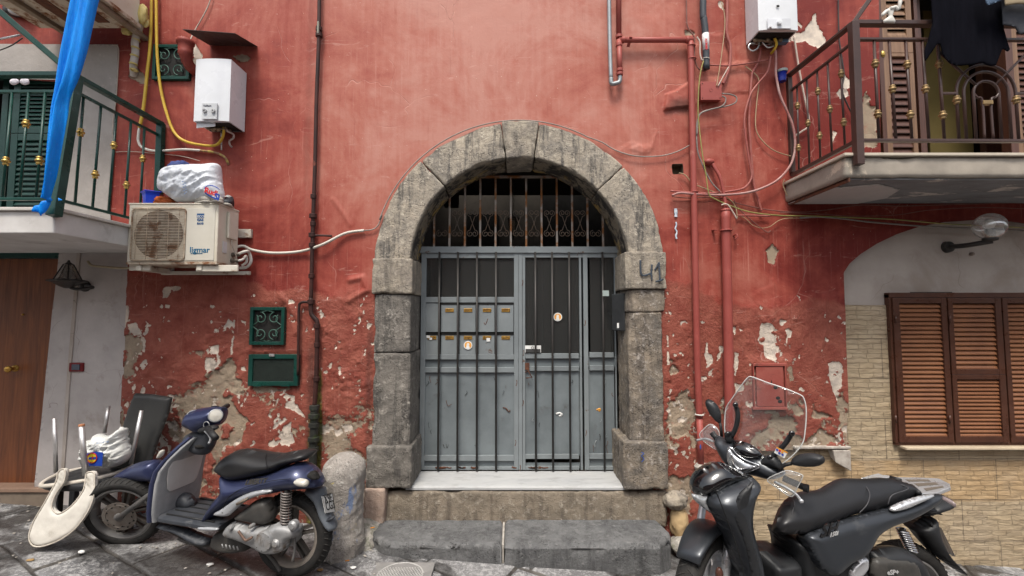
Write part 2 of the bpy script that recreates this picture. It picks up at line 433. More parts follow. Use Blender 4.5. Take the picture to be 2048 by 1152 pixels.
    # relief
    h = mth(nt, 'MULTIPLY', fine, mth(nt, 'ADD', mth(nt, 'MULTIPLY', Rz, 1.9), .22))
    h = mth(nt, 'ADD', h, mth(nt, 'MULTIPLY', mid, mth(nt, 'ADD', mth(nt, 'MULTIPLY', Rz, 2.5), .7)))
    h = mth(nt, 'ADD', h, mth(nt, 'MULTIPLY', br, .0)); h = mth(nt, 'SUBTRACT', h, mth(nt, 'MULTIPLY', wf, 1.3)); h = mth(nt, 'SUBTRACT', h, mth(nt, 'MULTIPLY', cf, 1.6))
    h = mth(nt, 'SUBTRACT', h, mth(nt, 'MULTIPLY', ck, .5))
    bn = N(nt, 'Bump', Strength=.8, Distance=.006, Height=h); nt.links.new(bn.outputs[0], b.inputs['Normal'])
    return m
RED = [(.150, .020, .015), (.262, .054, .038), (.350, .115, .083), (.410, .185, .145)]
LOWR = [(.285, .088, .060), (.185, .040, .028)]

def stone_mat(name, c1, c2, dark, streak=.6, pale=None, pits=1.0, light=(.42, .37, .3)):
    m, nt, b = newmat(name); v = coords(nt)
    n1 = noise(nt, v, 5, 8, .7, .4); n2 = noise(nt, v, 22, 8, .72)
    vs = coords(nt, (10, 10, 1.3)); n3 = noise(nt, vs, 1.6, 6, .7)
    col = mixc(nt, ramp(nt, n1, .35, .65).outputs[0], c1, c2)
    col = mixc(nt, mth(nt, 'MULTIPLY', ramp(nt, n3, .5, .62).outputs[0], streak), col, dark)
    col = mixc(nt, mth(nt, 'MULTIPLY', ramp(nt, n2, .54, .66).outputs[0], .75), col, light)
    vo = N(nt, 'TexVoronoi', Vector=v, Scale=70.); pt = mth(nt, 'MULTIPLY', ramp(nt, vo.outputs[0], .1, .35, 1., 0.).outputs[0], ramp(nt, noise(nt, v, 9, 4), .45, .6).outputs[0])
    col = mixc(nt, mth(nt, 'MULTIPLY', pt, .7*pits), col, dark)
    if pale: col = mixc(nt, ramp(nt, noise(nt, v, 3.1, 8, .75, .5), .6, .66).outputs[0], col, pale)
    nt.links.new(col, b.inputs['Base Color']); b.inputs['Roughness'].default_value = .85; b.inputs['Specular IOR Level'].default_value = .3
    h = mth(nt, 'ADD', n2, mth(nt, 'MULTIPLY', noise(nt, v, 80, 5, .7), .5)); h = mth(nt, 'SUBTRACT', h, mth(nt, 'MULTIPLY', pt, .8*pits))
    bn = N(nt, 'Bump', Strength=1., Distance=.013, Height=h); nt.links.new(bn.outputs[0], b.inputs['Normal']); return m

def tile_mat():
    """split-face stone cladding slabs"""
    m, nt, b = newmat('split_stone_tile'); tc = N(nt, 'TexCoord')
    sx = N(nt, 'SeparateXYZ', Vector=tc.outputs['Object']); xz = N(nt, 'CombineXYZ', X=sx.outputs[0], Y=sx.outputs[2])
    wn = N(nt, 'TexNoise', Vector=xz.outputs[0], Scale=9., Detail=4.)
    wv = N(nt, 'VectorMath', {'operation': 'ADD'}, i0=xz.outputs[0], i1=N(nt, 'VectorMath', {'operation': 'SCALE'}, i0=wn.outputs[1], Scale=.03).outputs[0]).outputs[0]
    def brick(s, bw, rh, off):
        n = N(nt, 'TexBrick', Vector=wv, Scale=s, i5=.0028, i6=.8, i8=bw, i9=rh); n.offset = off; n.inputs['Color1'].default_value = (0, 0, 0, 1); n.inputs['Color2'].default_value = (1, 1, 1, 1); n.inputs['Mortar'].default_value = (.5, .5, .5, 1); return n
    b1 = brick(1, .22, .052, .37)
    r = b1.outputs[0]; fine = noise(nt, wv, 30, 6, .7)
    n1 = noise(nt, xz.outputs[0], 2.2, 5, .6)
    n1b = N(nt, 'TexNoise', Vector=N(nt, 'Mapping', Vector=wv, Scale=(7, 18, 1)).outputs[0], Scale=1., Detail=3.).outputs[0]
    f = mth(nt, 'ADD', mth(nt, 'MULTIPLY', n1b, .8), mth(nt, 'MULTIPLY', fine, .3))
    col = mixc(nt, ramp(nt, f, .38, .68).outputs[0], (.39, .31, .205), (.29, .22, .14))
    bq = brick(1, .2, .040, .43); bq.offset_frequency = 3; bq.squash = .6; bq.squash_frequency = 2; cl_ = N(nt, 'SeparateColor', Color=bq.outputs[0]).outputs[0]
    pe = mth(nt, 'SUBTRACT', 1., bq.outputs[1])
    col = mixc(nt, mth(nt, 'MULTIPLY', cl_, .35), col, (.46, .35, .215)); col = mixc(nt, ramp(nt, pe, 0., 1., .18, 0.).outputs[0], col, (.20, .14, .085))
    zz = sx.outputs[2]; gold_ = mth(nt, 'MULTIPLY', ramp(nt, zz, .97, .985).outputs[0], ramp(nt, zz, 1.30, 1.315, 1., 0.).outputs[0])
    col = mixc(nt, mth(nt, 'MULTIPLY', gold_, .35), col, (.46, .26, .09))
    col = mixc(nt, mth(nt, 'MULTIPLY', ramp(nt, n1, .45, .65).outputs[0], .4), col, (.36, .29, .21))
    # big slab joints 0.6 x 0.3
    b2 = N(nt, 'TexBrick', Vector=xz.outputs[0], Scale=1., i5=.0035, i6=.1, i8=.6, i9=.33); b2.offset = .5
    j = b2.outputs[1]
    col = mixc(nt, mth(nt, 'MULTIPLY', j, .7), col, (.12, .09, .06))
    nt.links.new(col, b.inputs['Base Color']); b.inputs['Roughness'].default_value = .7
    h = mth(nt, 'ADD', mth(nt, 'MULTIPLY', n1b, 1.8), mth(nt, 'MULTIPLY', fine, .5)); h = mth(nt, 'ADD', h, mth(nt, 'MULTIPLY', cl_, 1.1)); h = mth(nt, 'SUBTRACT', h, ramp(nt, pe, 0., 1., .9, 0.).outputs[0]); h = mth(nt, 'SUBTRACT', h, mth(nt, 'MULTIPLY', j, .6))
    bn = N(nt, 'Bump', Strength=.9, Distance=.012, Height=h); nt.links.new(bn.outputs[0], b.inputs['Normal']); return m

def wood_mat(name, c1, c2, rough=.4, sc=1.):
    m, nt, b = newmat(name); v = coords(nt, (14*sc, 14*sc, .8*sc)); n1 = noise(nt, v, 2.2, 7, .6, .8); n2 = noise(nt, coords(nt, (60, 60, 2)), 3, 4)
    col = mixc(nt, ramp(nt, mth(nt, 'ADD', mth(nt, 'MULTIPLY', n1, .75), mth(nt, 'MULTIPLY', n2, .25)), .36, .62).outputs[0], c1, c2)
    nt.links.new(col, b.inputs['Base Color']); nt.links.new(ramp(nt, n1, .3, .7, rough-.08, rough+.12).outputs[0], b.inputs['Roughness'])
    bn = N(nt, 'Bump', Strength=.15, Distance=.002, Height=n2); nt.links.new(bn.outputs[0], b.inputs['Normal']); return m

def street_mat():
    m, nt, b = newmat('basalt_paving'); v = coords(nt)
    a = N(nt, 'Attribute', {'attribute_name': 'sm'}); c = N(nt, 'SeparateColor', Color=a.outputs['Color']); J, W_, Hs = c.outputs
    n1 = noise(nt, v, 3, 7, .65, .3); n2 = noise(nt, v, 38, 8, .8); n3 = noise(nt, v, 120, 3, .8); n4 = noise(nt, v, 11, 6, .7)
    col = mixc(nt, ramp(nt, n1, .35, .65).outputs[0], (.15, .15, .155), (.055, .055, .058))
    col = mixc(nt, ramp(nt, Hs, 0., 1., 0., .4).outputs[0], col, (.26, .25, .245))
    sp_ = ramp(nt, mth(nt, 'ADD', mth(nt, 'MULTIPLY', n2, .65), mth(nt, 'ADD', mth(nt, 'MULTIPLY', n3, .25), mth(nt, 'MULTIPLY', n4, .2))), .53, .60).outputs[0]
    col = mixc(nt, mth(nt, 'MULTIPLY', sp_, .8), col, (.40, .395, .39))
    col = mixc(nt, ramp(nt, mth(nt, 'ADD', J, mth(nt, 'MULTIPLY', mth(nt, 'SUBTRACT', n4, .5), .4)), .35, .6).outputs[0], col, mixc(nt, ramp(nt, n4, .4, .6).outputs[0], (.025, .022, .02), (.09, .08, .07)))
    wt = ramp(nt, mth(nt, 'ADD', W_, mth(nt, 'MULTIPLY', mth(nt, 'SUBTRACT', n1, .5), 1.)), .4, .6).outputs[0]
    col = mixc(nt, mth(nt, 'MULTIPLY', wt, .8), col, (.02, .018, .017))
    nt.links.new(col, b.inputs['Base Color']); nt.links.new(ramp(nt, wt, 0., 1., .62, .3).outputs[0], b.inputs['Roughness'])
    h = mth(nt, 'SUBTRACT', mth(nt, 'MULTIPLY', n2, .8), mth(nt, 'MULTIPLY', sp_, .3))
    bn = N(nt, 'Bump', Strength=.7, Distance=.006, Height=h); nt.links.new(bn.outputs[0], b.inputs['Normal']); return m

def glass_mat(name, tint=(1, 1, 1), rough=.03, alpha=.18):
    """thin clear sheet: mostly lets light through, with a glossy face"""
    m, nt, b = newmat(name); nt.nodes.remove(b); out = nt.nodes['Material Output']
    tr = N(nt, 'BsdfTransparent', Color=tint); gl = N(nt, 'BsdfGlossy', Color=(1, 1, 1), Roughness=rough)
    fr = N(nt, 'LayerWeight', Blend=.25); f = mth(nt, 'ADD', mth(nt, 'MULTIPLY', fr.outputs[1], .7), alpha*.22)
    df = N(nt, 'BsdfDiffuse', Color=(.8, .82, .82)); m2 = N(nt, 'MixShader', Fac=alpha*.28, i1=tr, i2=df)
    mx = N(nt, 'MixShader', Fac=f, i1=m2, i2=gl); nt.links.new(mx.outputs[0], out.inputs[0]); return m
# ------------------------------------------------------------ the red facade
def px(poly, Y=0.0): return [P2(u, v, Y) for u, v in poly]
AX, AZ = P2(1038.5, 530); AR0 = 218.5/239.5; AR1 = 290/239.5
def arcpts(r, a0, a1, n): return [(AX+r*math.cos(R(a0+(a1-a0)*i/n)), AZ+r*math.sin(R(a0+(a1-a0)*i/n))) for i in range(n+1)]
rm = (AR0+AR1)/2+.03
hole_arch = [(AX-rm, -2.)]+arcpts(rm, 180, 0, 40)+[(AX+rm, -2.)]
hole_door = px([(-250, 492), (257, 500), (256, 545), (250, 640), (245, 760), (238, 880), (234, 1060)])+[(P2(-250, 1060)[0], -1.3)]
NICHE_ARC = [(1688, 545), (1700, 527), (1722, 508), (1755, 487), (1795, 468), (1840, 453), (1890, 444), (1950, 440), (2020, 443), (2090, 452), (2160, 470), (2230, 500)]
hole_niche = px(NICHE_ARC)+px([(2240, 545), (2240, 1260), (1496, 1260), (1500, 903), (1697, 897), (1697, 800), (1693, 700)])
hole_bdoor = px([(1757, -50), (2122, -50), (2126, 330), (1762, 330)])
hole_ldoor = px([(-110, 150), (138, 165), (128, 460), (-110, 460)])
hole_box = px([(1343, 328), (1366, 327), (1367, 348), (1345, 349)])
def axis(a, b, st, lo, hi, cst):
    A = list(np.arange(lo, a, cst)); B = list(np.arange(a, b, st)); C = list(np.arange(b, hi+cst, cst)); return np.array(A+B+C)
gx = axis(-4.9, 4.9, .0085, -9, 9, .25); gzs = axis(-.5, 4.75, .0085, -1.4, 8.5, .25)
X, Z = np.meshgrid(gx, gzs); nx_, nz_ = len(gx), len(gzs); X = X.ravel().copy(); Z = Z.ravel().copy()
inside = np.zeros(X.shape, bool); SX = X.copy(); SZ = Z.copy()
for h in (hole_arch, hole_door, hole_niche, hole_bdoor, hole_ldoor, hole_box):
    i = inpoly(X, Z, h)&~inside; inside |= i
    _, bx, by = nearpoly(X[i], Z[i], h); SX[i] = bx; SZ[i] = by
idx = np.arange(nx_*nz_).reshape(nz_, nx_)
Q = np.stack([idx[:-1, :-1], idx[:-1, 1:], idx[1:, 1:], idx[1:, :-1]], -1).reshape(-1, 4)
Q = Q[inside[Q].sum(1) < 4]
used = np.zeros(nx_*nz_, bool); used[Q.ravel()] = True; re_ = -np.ones(nx_*nz_, int); re_[used] = np.arange(used.sum()); Q = re_[Q]
X = np.where(inside, SX, X)[used]; Z = np.where(inside, SZ, Z)[used]
print('wall verts', len(X))
WXn = fbm(X, Z, 5, 4, 91); WZn = fbm(X, Z, 5, 4, 92); WXf = fbm(X, Z, 22, 3, 93); WZf = fbm(X, Z, 22, 3, 94)
def field(poly, soft=.022, k=1, wa=.035):
    """1 well inside, 0.5 on the outline, 0 outside"""
    q = px(poly); a = np.array(q); m = (X > a[:, 0].min()-.08) & (X < a[:, 0].max()+.08) & (Z > a[:, 1].min()-.08) & (Z < a[:, 1].max()+.08)
    r = np.zeros(X.shape); r[m] = np.clip(.5-sdist(X[m]+wa*WXn[m]+.4*wa*WXf[m], Z[m]+wa*WZn[m]+.4*wa*WZf[m], q)/soft*.5, 0, 1)*k; return r
def linef(pts, wd, soft=.02):
    q = px(pts); a = np.array(q); m = (X > a[:, 0].min()-.1) & (X < a[:, 0].max()+.1) & (Z > a[:, 1].min()-.1) & (Z < a[:, 1].max()+.1)
    r = np.zeros(X.shape); d, _, _ = nearpoly(X[m], Z[m], q, closed=False); r[m] = np.clip(.5-(d-wd)/soft*.5, 0, 1); return r
def sm(x, a, b): t = np.clip((x-a)/(b-a), 0, 1); return t*t*(3-2*t)
WHITE = [[(323,596),(326,578),(346,574),(362,576),(361,581),(344,586),(338,596)], [(253,584),(260,600),(258,640),(250,668),(249,620)],
 [(256,648),(273,643),(281,664),(291,685),(289,703),(281,700),(276,675),(260,664)], [(273,732),(279,737),(271,753),(258,766),(250,762),(266,750)],
 [(283,771),(294,776),(286,785)], [(330,771),(341,773),(336,779)], [(443,651),(456,638),(466,646),(461,667),(453,667)],
 [(466,633),(469,633),(470,660),(467,712),(463,712)], [(409,721),(414,685),(426,692),(440,690),(443,727),(411,757)],
 [(567,814),(581,790),(596,812),(619,850),(601,830),(581,819)], [(530,891),(556,868),(580,842),(583,865),(591,889),(564,893),(539,897)],
 [(483,640),(492,640),(491,654)], [(476,729),(488,730),(496,744),(484,742)], [(537,826),(549,838),(545,842),(536,832)], [(502,846),(516,838),(512,846),(502,850)],
 [(675,684),(680,684),(680,698)], [(676,733),(682,730),(680,752)], [(330,612),(338,612),(337,617),(331,617)],
 [(1336,622),(1349,629),(1349,638),(1338,633)], [(1349,648),(1369,640),(1375,645),(1362,654)], [(1409,713),(1411,685),(1415,688),(1416,709),(1432,716),(1435,692),(1446,695),(1442,727),(1415,734)],
 [(1468,707),(1479,706),(1477,727),(1470,754),(1467,747)], [(1522,648),(1543,647),(1564,675),(1565,716),(1543,720),(1529,716),(1527,692),(1517,685),(1519,664)],
 [(1559,638),(1574,643),(1564,655),(1559,652)], [(1571,657),(1588,659),(1571,692)], [(1466,652),(1474,654),(1470,674)], [(1492,727),(1499,727),(1496,738)], [(1467,765),(1484,768),(1487,782),(1470,786)],
 [(1657,727),(1678,723),(1687,740),(1685,775),(1675,803),(1663,768)], [(1648,675),(1657,680),(1655,686),(1647,682)], [(1642,697),(1648,699),(1646,717),(1642,716)], [(1594,591),(1601,594),(1600,603)], [(1520,613),(1527,617),(1522,624)],
 [(1571,84),(1596,34),(1610,57),(1629,23),(1634,42),(1652,80),(1636,95),(1610,84)], [(1420,-6),(1442,-4),(1452,20),(1443,22),(1433,8)], [(362,73),(391,86),(409,112),(391,133),(380,125),(385,89)],
 [(1333,640),(1337,640),(1337,730),(1333,730)], [(1415,60),(1424,66),(1421,70),(1415,66)],
 [(1671,183),(1688,150),(1702,160),(1700,190),(1682,196)], [(1668,260),(1676,262),(1665,290)], [(1708,250),(1716,256),(1708,262)], [(652,590),(656,592),(654,600)], [(630,846),(636,850),(633,868)]]
CEM = [[(247,672),(263,667),(279,682),(279,716),(266,742),(250,755),(240,742)], [(406,776),(427,742),(469,727),(492,758),(484,794),(443,805),(406,794)],
 [(325,865),(342,814),(359,797),(386,800),(410,780),(444,780),(461,800),(505,841),(482,882),(450,905),(430,960),(410,893),(370,900)], [(260,985),(330,930),(420,960),(400,1010),(300,1030)],
 [(1333,713),(1352,709),(1356,747),(1338,754)], [(1333,803),(1369,782),(1387,803),(1394,831),(1392,907),(1369,879),(1335,872)],
 [(1665,790),(1699,775),(1699,907),(1685,893),(1680,838)], [(1508,817),(1540,812),(1595,803),(1619,824),(1592,848),(1588,872),(1543,865),(1539,838)],
 [(1625,810),(1637,810),(1640,820),(1671,824),(1668,834),(1637,838),(1626,834)], [(1571,727),(1585,730),(1585,758),(1574,768)], [(1527,500),(1545,485),(1560,500),(1545,530),(1535,522)],
 [(250,143),(273,138),(289,156),(284,167),(255,156)], [(466,112),(503,112),(518,122),(477,125)], [(1721,200),(1735,190),(1752,235),(1751,300),(1721,300)], [(1370,60),(1395,62),(1394,74),(1371,72)],
 [(500,770),(560,774),(590,780),(560,790),(520,786)], [(240,790),(262,900),(240,960)], [(1335,960),(1395,945),(1395,1060),(1335,1000)], [(1640,858),(1680,860),(1690,895),(1600,898),(1600,885)]]
wf_ = np.zeros(X.shape); cf_ = np.zeros(X.shape)
for p in WHITE: wf_ = np.maximum(wf_, field(p, .02))
for p in CEM:
    ar = abs(sum(p[i][0]*p[i-1][1]-p[i-1][0]*p[i][1] for i in range(len(p))))/2; bigp = ar > 1500
    cf_ = np.maximum(cf_, field(p, .05 if bigp else .03, wa=.13 if bigp else .05))
cf_ = np.clip(cf_-.75*np.clip(fbm(X, Z, 7, 5, 95)-.0, 0, 1)*3, 0, 1)
UV_Z = lambda v: P2(1024, v)[1]
UX = lambda u: P2(u, 600)[0]
# zone of old rough plaster low on the wall
lim = UV_Z(560)+.22*fbm(X, Z, 1.1, 4, 2)*2+.05*fbm(X, Z, 7, 3, 3)
lim = lim+np.where(X > UX(1340), -.14*sm(X, UX(1340), UX(1500)), 0)+np.where((X < UX(490)), .04, 0)
rz = sm(lim-Z, -.10, .16)
low = sm(UV_Z(700)-Z, 0, .8)
sp1 = fbm(X, Z, 9, 5, 21); sp2 = fbm(X, Z, 22, 4, 22)
wf_ = np.clip(wf_-.8*np.clip(fbm(X, Z, 15, 4, 96)*3, 0, 1), 0, 1)
wf_ = np.maximum(wf_, rz*np.clip(.5+(fbm(X, Z, 26, 4, 97)+.6*fbm(X, Z, 3, 3, 98)-.31+.06*low)*2.2, 0, 1))
wf_ = np.maximum(wf_, rz*np.clip(.5+(sp1+.5*sp2+.10*low-.37+.14*np.exp(-np.abs(X-UX(660))/.25)*low)*1.6, 0, 1))
cf_ = np.maximum(cf_, rz*np.clip(.5+(fbm(X, Z, 3.4, 6, 23)-.19+.12*low)*2.2, 0, 1)*.80*(low > 0))
# pale middle, deeper sides: faded pigment plus brighter light, painted in
fade_light = .30+.62*np.exp(-((X-UX(1000))/1.75)**2)*sm(Z, UV_Z(560), UV_Z(330))
fade_light += .10*sm(Z, UV_Z(120), UV_Z(0))*np.exp(-((X-UX(1100))/2.)**2)
fade_light -= .22*np.exp(-((X-UX(500))/.35)**2)*sm(UV_Z(180)-Z, -.3, .4)
fade_light -= .3*sm(X, UX(1500), UX(1680))
fade_light -= .16*sm(-X, -UX(330), -UX(240))
moss = .75*np.exp(-((X-UX(642))/.045)**2)*sm(UV_Z(700)-Z, 0, .25)+.5*np.exp(-((X-UX(628))/.08)**2)*sm(UV_Z(790)-Z, 0, .25)
dark = .75*np.exp(-((X-UX(627))/.05)**2)*sm(UV_Z(640)-Z, 0, .3)
dark = np.maximum(dark, .55*np.exp(-((X-UX(607))/.055)**2)*sm(Z, UV_Z(560), UV_Z(300))*.7)  # vertical shading band left of the drainpipe, painted in
dark = np.maximum(dark, .75*np.exp(-np.clip(UV_Z(455)-Z+ .06, -9, 9)**2/.01)*(X > UX(1560))*0)
dark = np.maximum(dark, .6*np.exp(-((X-(AX-AR1-.03))/.04)**2)*sm(UV_Z(600)-Z, 0, .3))
dark = np.maximum(dark, field([(1330,222),(1340,198),(1380,190),(1380,229),(1328,232)], .05)*.75)  # shade under the raised plaster chunk, painted dark
dark = np.maximum(dark, field([(1240,84),(1275,82),(1274,92),(1245,94)], .05)*.5)
dark = np.maximum(dark, .5*sm(gz(X)+.18-Z, 0, .18))
# relief in metres (towards the street)
H = .006*fbm(X, Z, .9, 3, 1)*2+.004*fbm(X, Z, 3, 4, 4)
H += .0035*np.exp(-((X-UX(1400))/.9)**2)*fbm(X, Z, 5, 3, 6)*4*sm(Z, UV_Z(560), UV_Z(400))
rr = fbm(X, Z, 5.5, 5, 8); blis = np.maximum(0, rr-.03)
rk = sm(fbm(X, Z, 2.3, 4, 14)+.03*np.exp(-((X-UX(700))/.22)**2)+.05*low+.0*(X > UX(1340)), -.02, .12)
H += rz*(.004*fbm(X, Z, 3, 4, 7))+rz*rk*(.008*fbm(X, Z, 13, 4, 9)+.010*fbm(X, Z, 30, 3, 10)+.05*np.clip(fbm(X, Z, 10, 4, 11)-.07, 0, .2))+rz*.02*np.minimum(blis, .1)*rk
ridge = 1-np.abs(fbm(X, Z, 3.2, 4, 12))*9; H += rz*.007*np.clip(ridge, 0, 1)*(.1+.9*rk)
H -= .006*sm(wf_, .45, .6); H -= .013*sm(cf_, .45, .6)
RAISE = [([(1328,222),(1331,190),(1350,182),(1378,165),(1378,215),(1352,218)], .030), ([(1378,100),(1424,66),(1460,70),(1480,140),(1440,158),(1400,165)], .010), ([(1256,300),(1275,290),(1300,292),(1310,262),(1304,300),(1290,312)], .012),
 ([(1225,300),(1262,285),(1290,300),(1285,315),(1250,312)], .010), ([(1440,130),(1500,122),(1520,150),(1500,190),(1450,186)], .016), ([(1330,400),(1400,395),(1380,470),(1340,440)], .006), ([(1500,590),(1560,560),(1600,640),(1540,640)], .006)]
for poly, hh in RAISE: H += (hh if hh > .025 else hh*.55)*sm(field(poly, .03 if hh < .025 else .018, wa=.06 if hh < .025 else .02), .2, .8)*(1+.5*fbm(X, Z, 12, 3, 31))
for pts, hh, wd in [([(560,590),(600,640),(592,665)], .012, .02), ([(1545,560),(1549,600),(1543,640)], .010, .006), ([(1650,590),(1652,660),(1640,700)], .01, .012), ([(700,560),(725,555),(735,580),(700,600)], .018, .02),
   ([(430,330),(470,335),(500,320)], .005, .01), ([(667,400),(690,432),(700,450)], .008, .012)]: H += hh*sm(linef(pts, wd, .03), .1, .9)
for (u_, v_, ru, rv, hh) in ((533, 652, 36, 41, -.012), (546, 741, 51, 33, -.012), (341, 123, 38, 37, -.012), (1541, 774, 42, 54, .02), (1422, 182, 30, 26, .012)):
    c_ = P2(u_, v_); k_ = sm(np.maximum(np.abs(X-c_[0])/(ru/239.5), np.abs(Z-c_[1])/(rv/239.5)), 1.25, .85); H = H*(1-k_)+hh*k_
Yw = -H
zz = Z
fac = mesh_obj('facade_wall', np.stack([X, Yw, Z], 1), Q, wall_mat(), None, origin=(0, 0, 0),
   attrs={'wm': np.stack([wf_, cf_, np.clip(fade_light, 0, 1)], 1), 'wd': np.stack([np.clip(dark, 0, 1), moss, rz], 1)})
tag(fac, 'weathered red plaster facade with peeling paint around the stone doorway', 'building')

# ------------------------------------------------------------ paved alley
sx = axis(-4.8, 4.8, .009, -12, 12, .3); sy = axis(-2.05, .1, .009, -6.2, .6, .2)
GX, GY = np.meshgrid(sx, sy); n0, n1 = len(sx), len(sy); GX = GX.ravel(); GY = GY.ravel()
ca, sa = math.cos(R(-28)), math.sin(R(-28)); wx = GX+.03*fbm(GX, GY, 3, 3, 41); wy = GY+.03*fbm(GX, GY, 3, 3, 42)
A_ = wx*ca+wy*sa; B_ = -wx*sa+wy*ca
rowh = .36; row = np.floor(B_/rowh); off = _h(row.astype(np.int64), np.zeros(len(row), np.int64), 3)*.6; bw = .55
fa = np.abs(((A_+off)/bw) % 1-.5)*bw; fb = np.abs((B_/rowh) % 1-.5)*rowh
e = np.minimum(bw/2-fa, rowh/2-fb); jn = np.exp(-(e/.013)**2)
slab = _h(np.floor((A_+off)/bw).astype(np.int64), row.astype(np.int64), 9)
hz = -.014*jn+.005*fbm(GX, GY, 14, 5, 43)+.012*(slab-.5)+.004*fbm(GX, GY, 45, 3, 44)
wet = .85*np.exp(-(((GX+2.15)/.62)**2+((GY+.72)/.32)**2))+.45*np.exp(-(((GX+3.15)/.45)**2+((GY+.5)/.2)**2))+.5*np.exp(-(((GX+1.2)/.3)**2+((GY+.55)/.2)**2))
wet = np.maximum(wet, .6*sm(fbm(GX, GY, 1.6, 4, 48), .0, .14)); wet = np.maximum(wet, .45*np.exp(-((GY)/.12)**2))
o = mesh_obj('street', np.stack([GX, GY, gz(GX)+hz], 1), (lambda i: np.stack([i[:-1, :-1], i[:-1, 1:], i[1:, 1:], i[1:, :-1]], -1).reshape(-1, 4))(np.arange(n0*n1).reshape(n1, n0)), street_mat(), None, origin=(0, 0, 0),
   attrs={'sm': np.stack([jn, wet, slab], 1)}); tag(o, None, None, kind='structure')

# ------------------------------------------------------------ unseen wall across the alley, shaped for fill light and reflections
mb = MB(); opp = S('opposite_fill_plaster', (.42, .35, .28), (.32, .26, .21), 2, .85)
mb.box((-12, -6.4, -1.5), (12, -6.2, 4.3)); ow = mb.build('opposite_fill_wall', opp, origin=(0, -6.3, -1.5)); tag(ow, None, None, kind='structure')

# ------------------------------------------------------------ right-hand niche: grey plaster and split-stone cladding
grey = S('grey_plaster', (.42, .37, .33), (.33, .285, .25), 2.2, .85, bump=.35, bs=14, stain=(.26, .21, .17), ss=2.2, st=(.5, .8))
grey2 = S('grey_plaster_rough', (.31, .285, .265), (.23, .21, .195), 2.8, .9, bump=.7, bs=22, stain=(.42, .38, .34), ss=6, st=(.6, .72), bd=.008)
NY = .06
def sheet(name, poly3, Y, mat, amp, label, cat, step=.02, seed=0, T=.05, parent=None):
    xy, q, d = fill2d(poly3, step); x, z = xy[:, 0], xy[:, 1]
    y = Y-amp*2*fbm(x, z, 3, 5, seed); o = mesh_obj(name, np.stack([x, y, z], 1), q, mat, parent, origin=None if parent else (poly3[0][0], Y, min(p[1] for p in poly3)))
    if not parent: tag(o, label, cat)
    return o
def cracked(m, col, sc, dens=.5, wd=.004):
    nt = m.node_tree; b_ = nt.nodes['Principled BSDF']; src = b_.inputs['Base Color'].links[0].from_socket; v = coords(nt)
    wv = N(nt, 'VectorMath', {'operation': 'ADD'}, i0=v, i1=N(nt, 'VectorMath', {'operation': 'SCALE'}, i0=N(nt, 'TexNoise', Vector=v, Scale=4.).outputs[1], Scale=.3).outputs[0]).outputs[0]
    vo = N(nt, 'TexVoronoi', {'feature': 'DISTANCE_TO_EDGE'}, Vector=wv, Scale=sc); ck = mth(nt, 'MULTIPLY', ramp(nt, vo.outputs[0], 0., wd, 1., 0.).outputs[0], ramp(nt, noise(nt, v, 2.1, 3), dens, dens+.06).outputs[0])
    nt.links.new(mixc(nt, mth(nt, 'MULTIPLY', ck, .7), src, col), b_.inputs['Base Color'])
cracked(grey, (.12, .10, .085), 1.3, .48)
sheet('niche_plaster', px([(1660, 430), (2260, 400), (2260, 612), (1660, 611)], NY), NY, grey, .003, 'plain grey plaster filling the arched recess above the brown shutters', 'wall', .03, 3)
tile = tile_mat(); TY = .045
sheet('stone_cladding', px([(1688, 610), (2260, 612), (2260, 1250), (1480, 1250), (1482, 900), (1688, 895)], TY), TY, tile, .002, 'beige split stone cladding slabs below and beside the brown shutters', 'wall', .02, 4)
lg = MB(); a = P(1590, 893, -.02); b = P(1700, 893, -.02); lg.box((a[0], -.02, a[2]-.022), (b[0]+.01, .06, a[2])); lg.hexa([(b[0]-.12, -.02, a[2]-.16+.03), (b[0]+.005, -.02, a[2]-.2), (b[0]+.005, .05, a[2]-.2), (b[0]-.12, .05, a[2]-.1), (b[0]-.14, -.02, a[2]-.031), (b[0]+.005, -.02, a[2]-.031), (b[0]+.005, .05, a[2]-.031), (b[0]-.14, .05, a[2]-.031)])
oo = lg.build('plaster_ledge', S('white_ledge', (.48, .44, .39), (.26, .22, .19), 14, .8, bump=.5, bs=30), bevel=.006); tag(oo, 'chipped white ledge where the red plaster ends above the stone cladding', 'ledge')

# ------------------------------------------------------------ left doorway wall strip, surround of the balcony door
st_y = .03
pier_m = S('pale_pier', (.47, .43, .41), (.35, .32, .305), 2.4, .85, bump=.45, bs=26, stain=(.2, .165, .135), ss=3, st=(.56, .8)); cracked(pier_m, (.13, .10, .09), 2.2, .5)
sheet('doorway_pier', px([(118, 498), (262, 498), (262, 545), (256, 640), (250, 760), (243, 880), (238, 1060), (60, 1060)], st_y), st_y, pier_m, .006, 'pale grey plastered pier between the brown door and the red facade', 'wall', .02, 5)
sr = px([(-260, 86), (236, 89), (232, 200), (228, 300), (220, 420), (224, 470), (125, 470), (132, 160), (-260, 150)], -.012)
o = sheet('balcony_door_surround', sr, -.012, grey2, .004, 'rough grey cement surround of the green balcony door', 'wall', .015, 6)

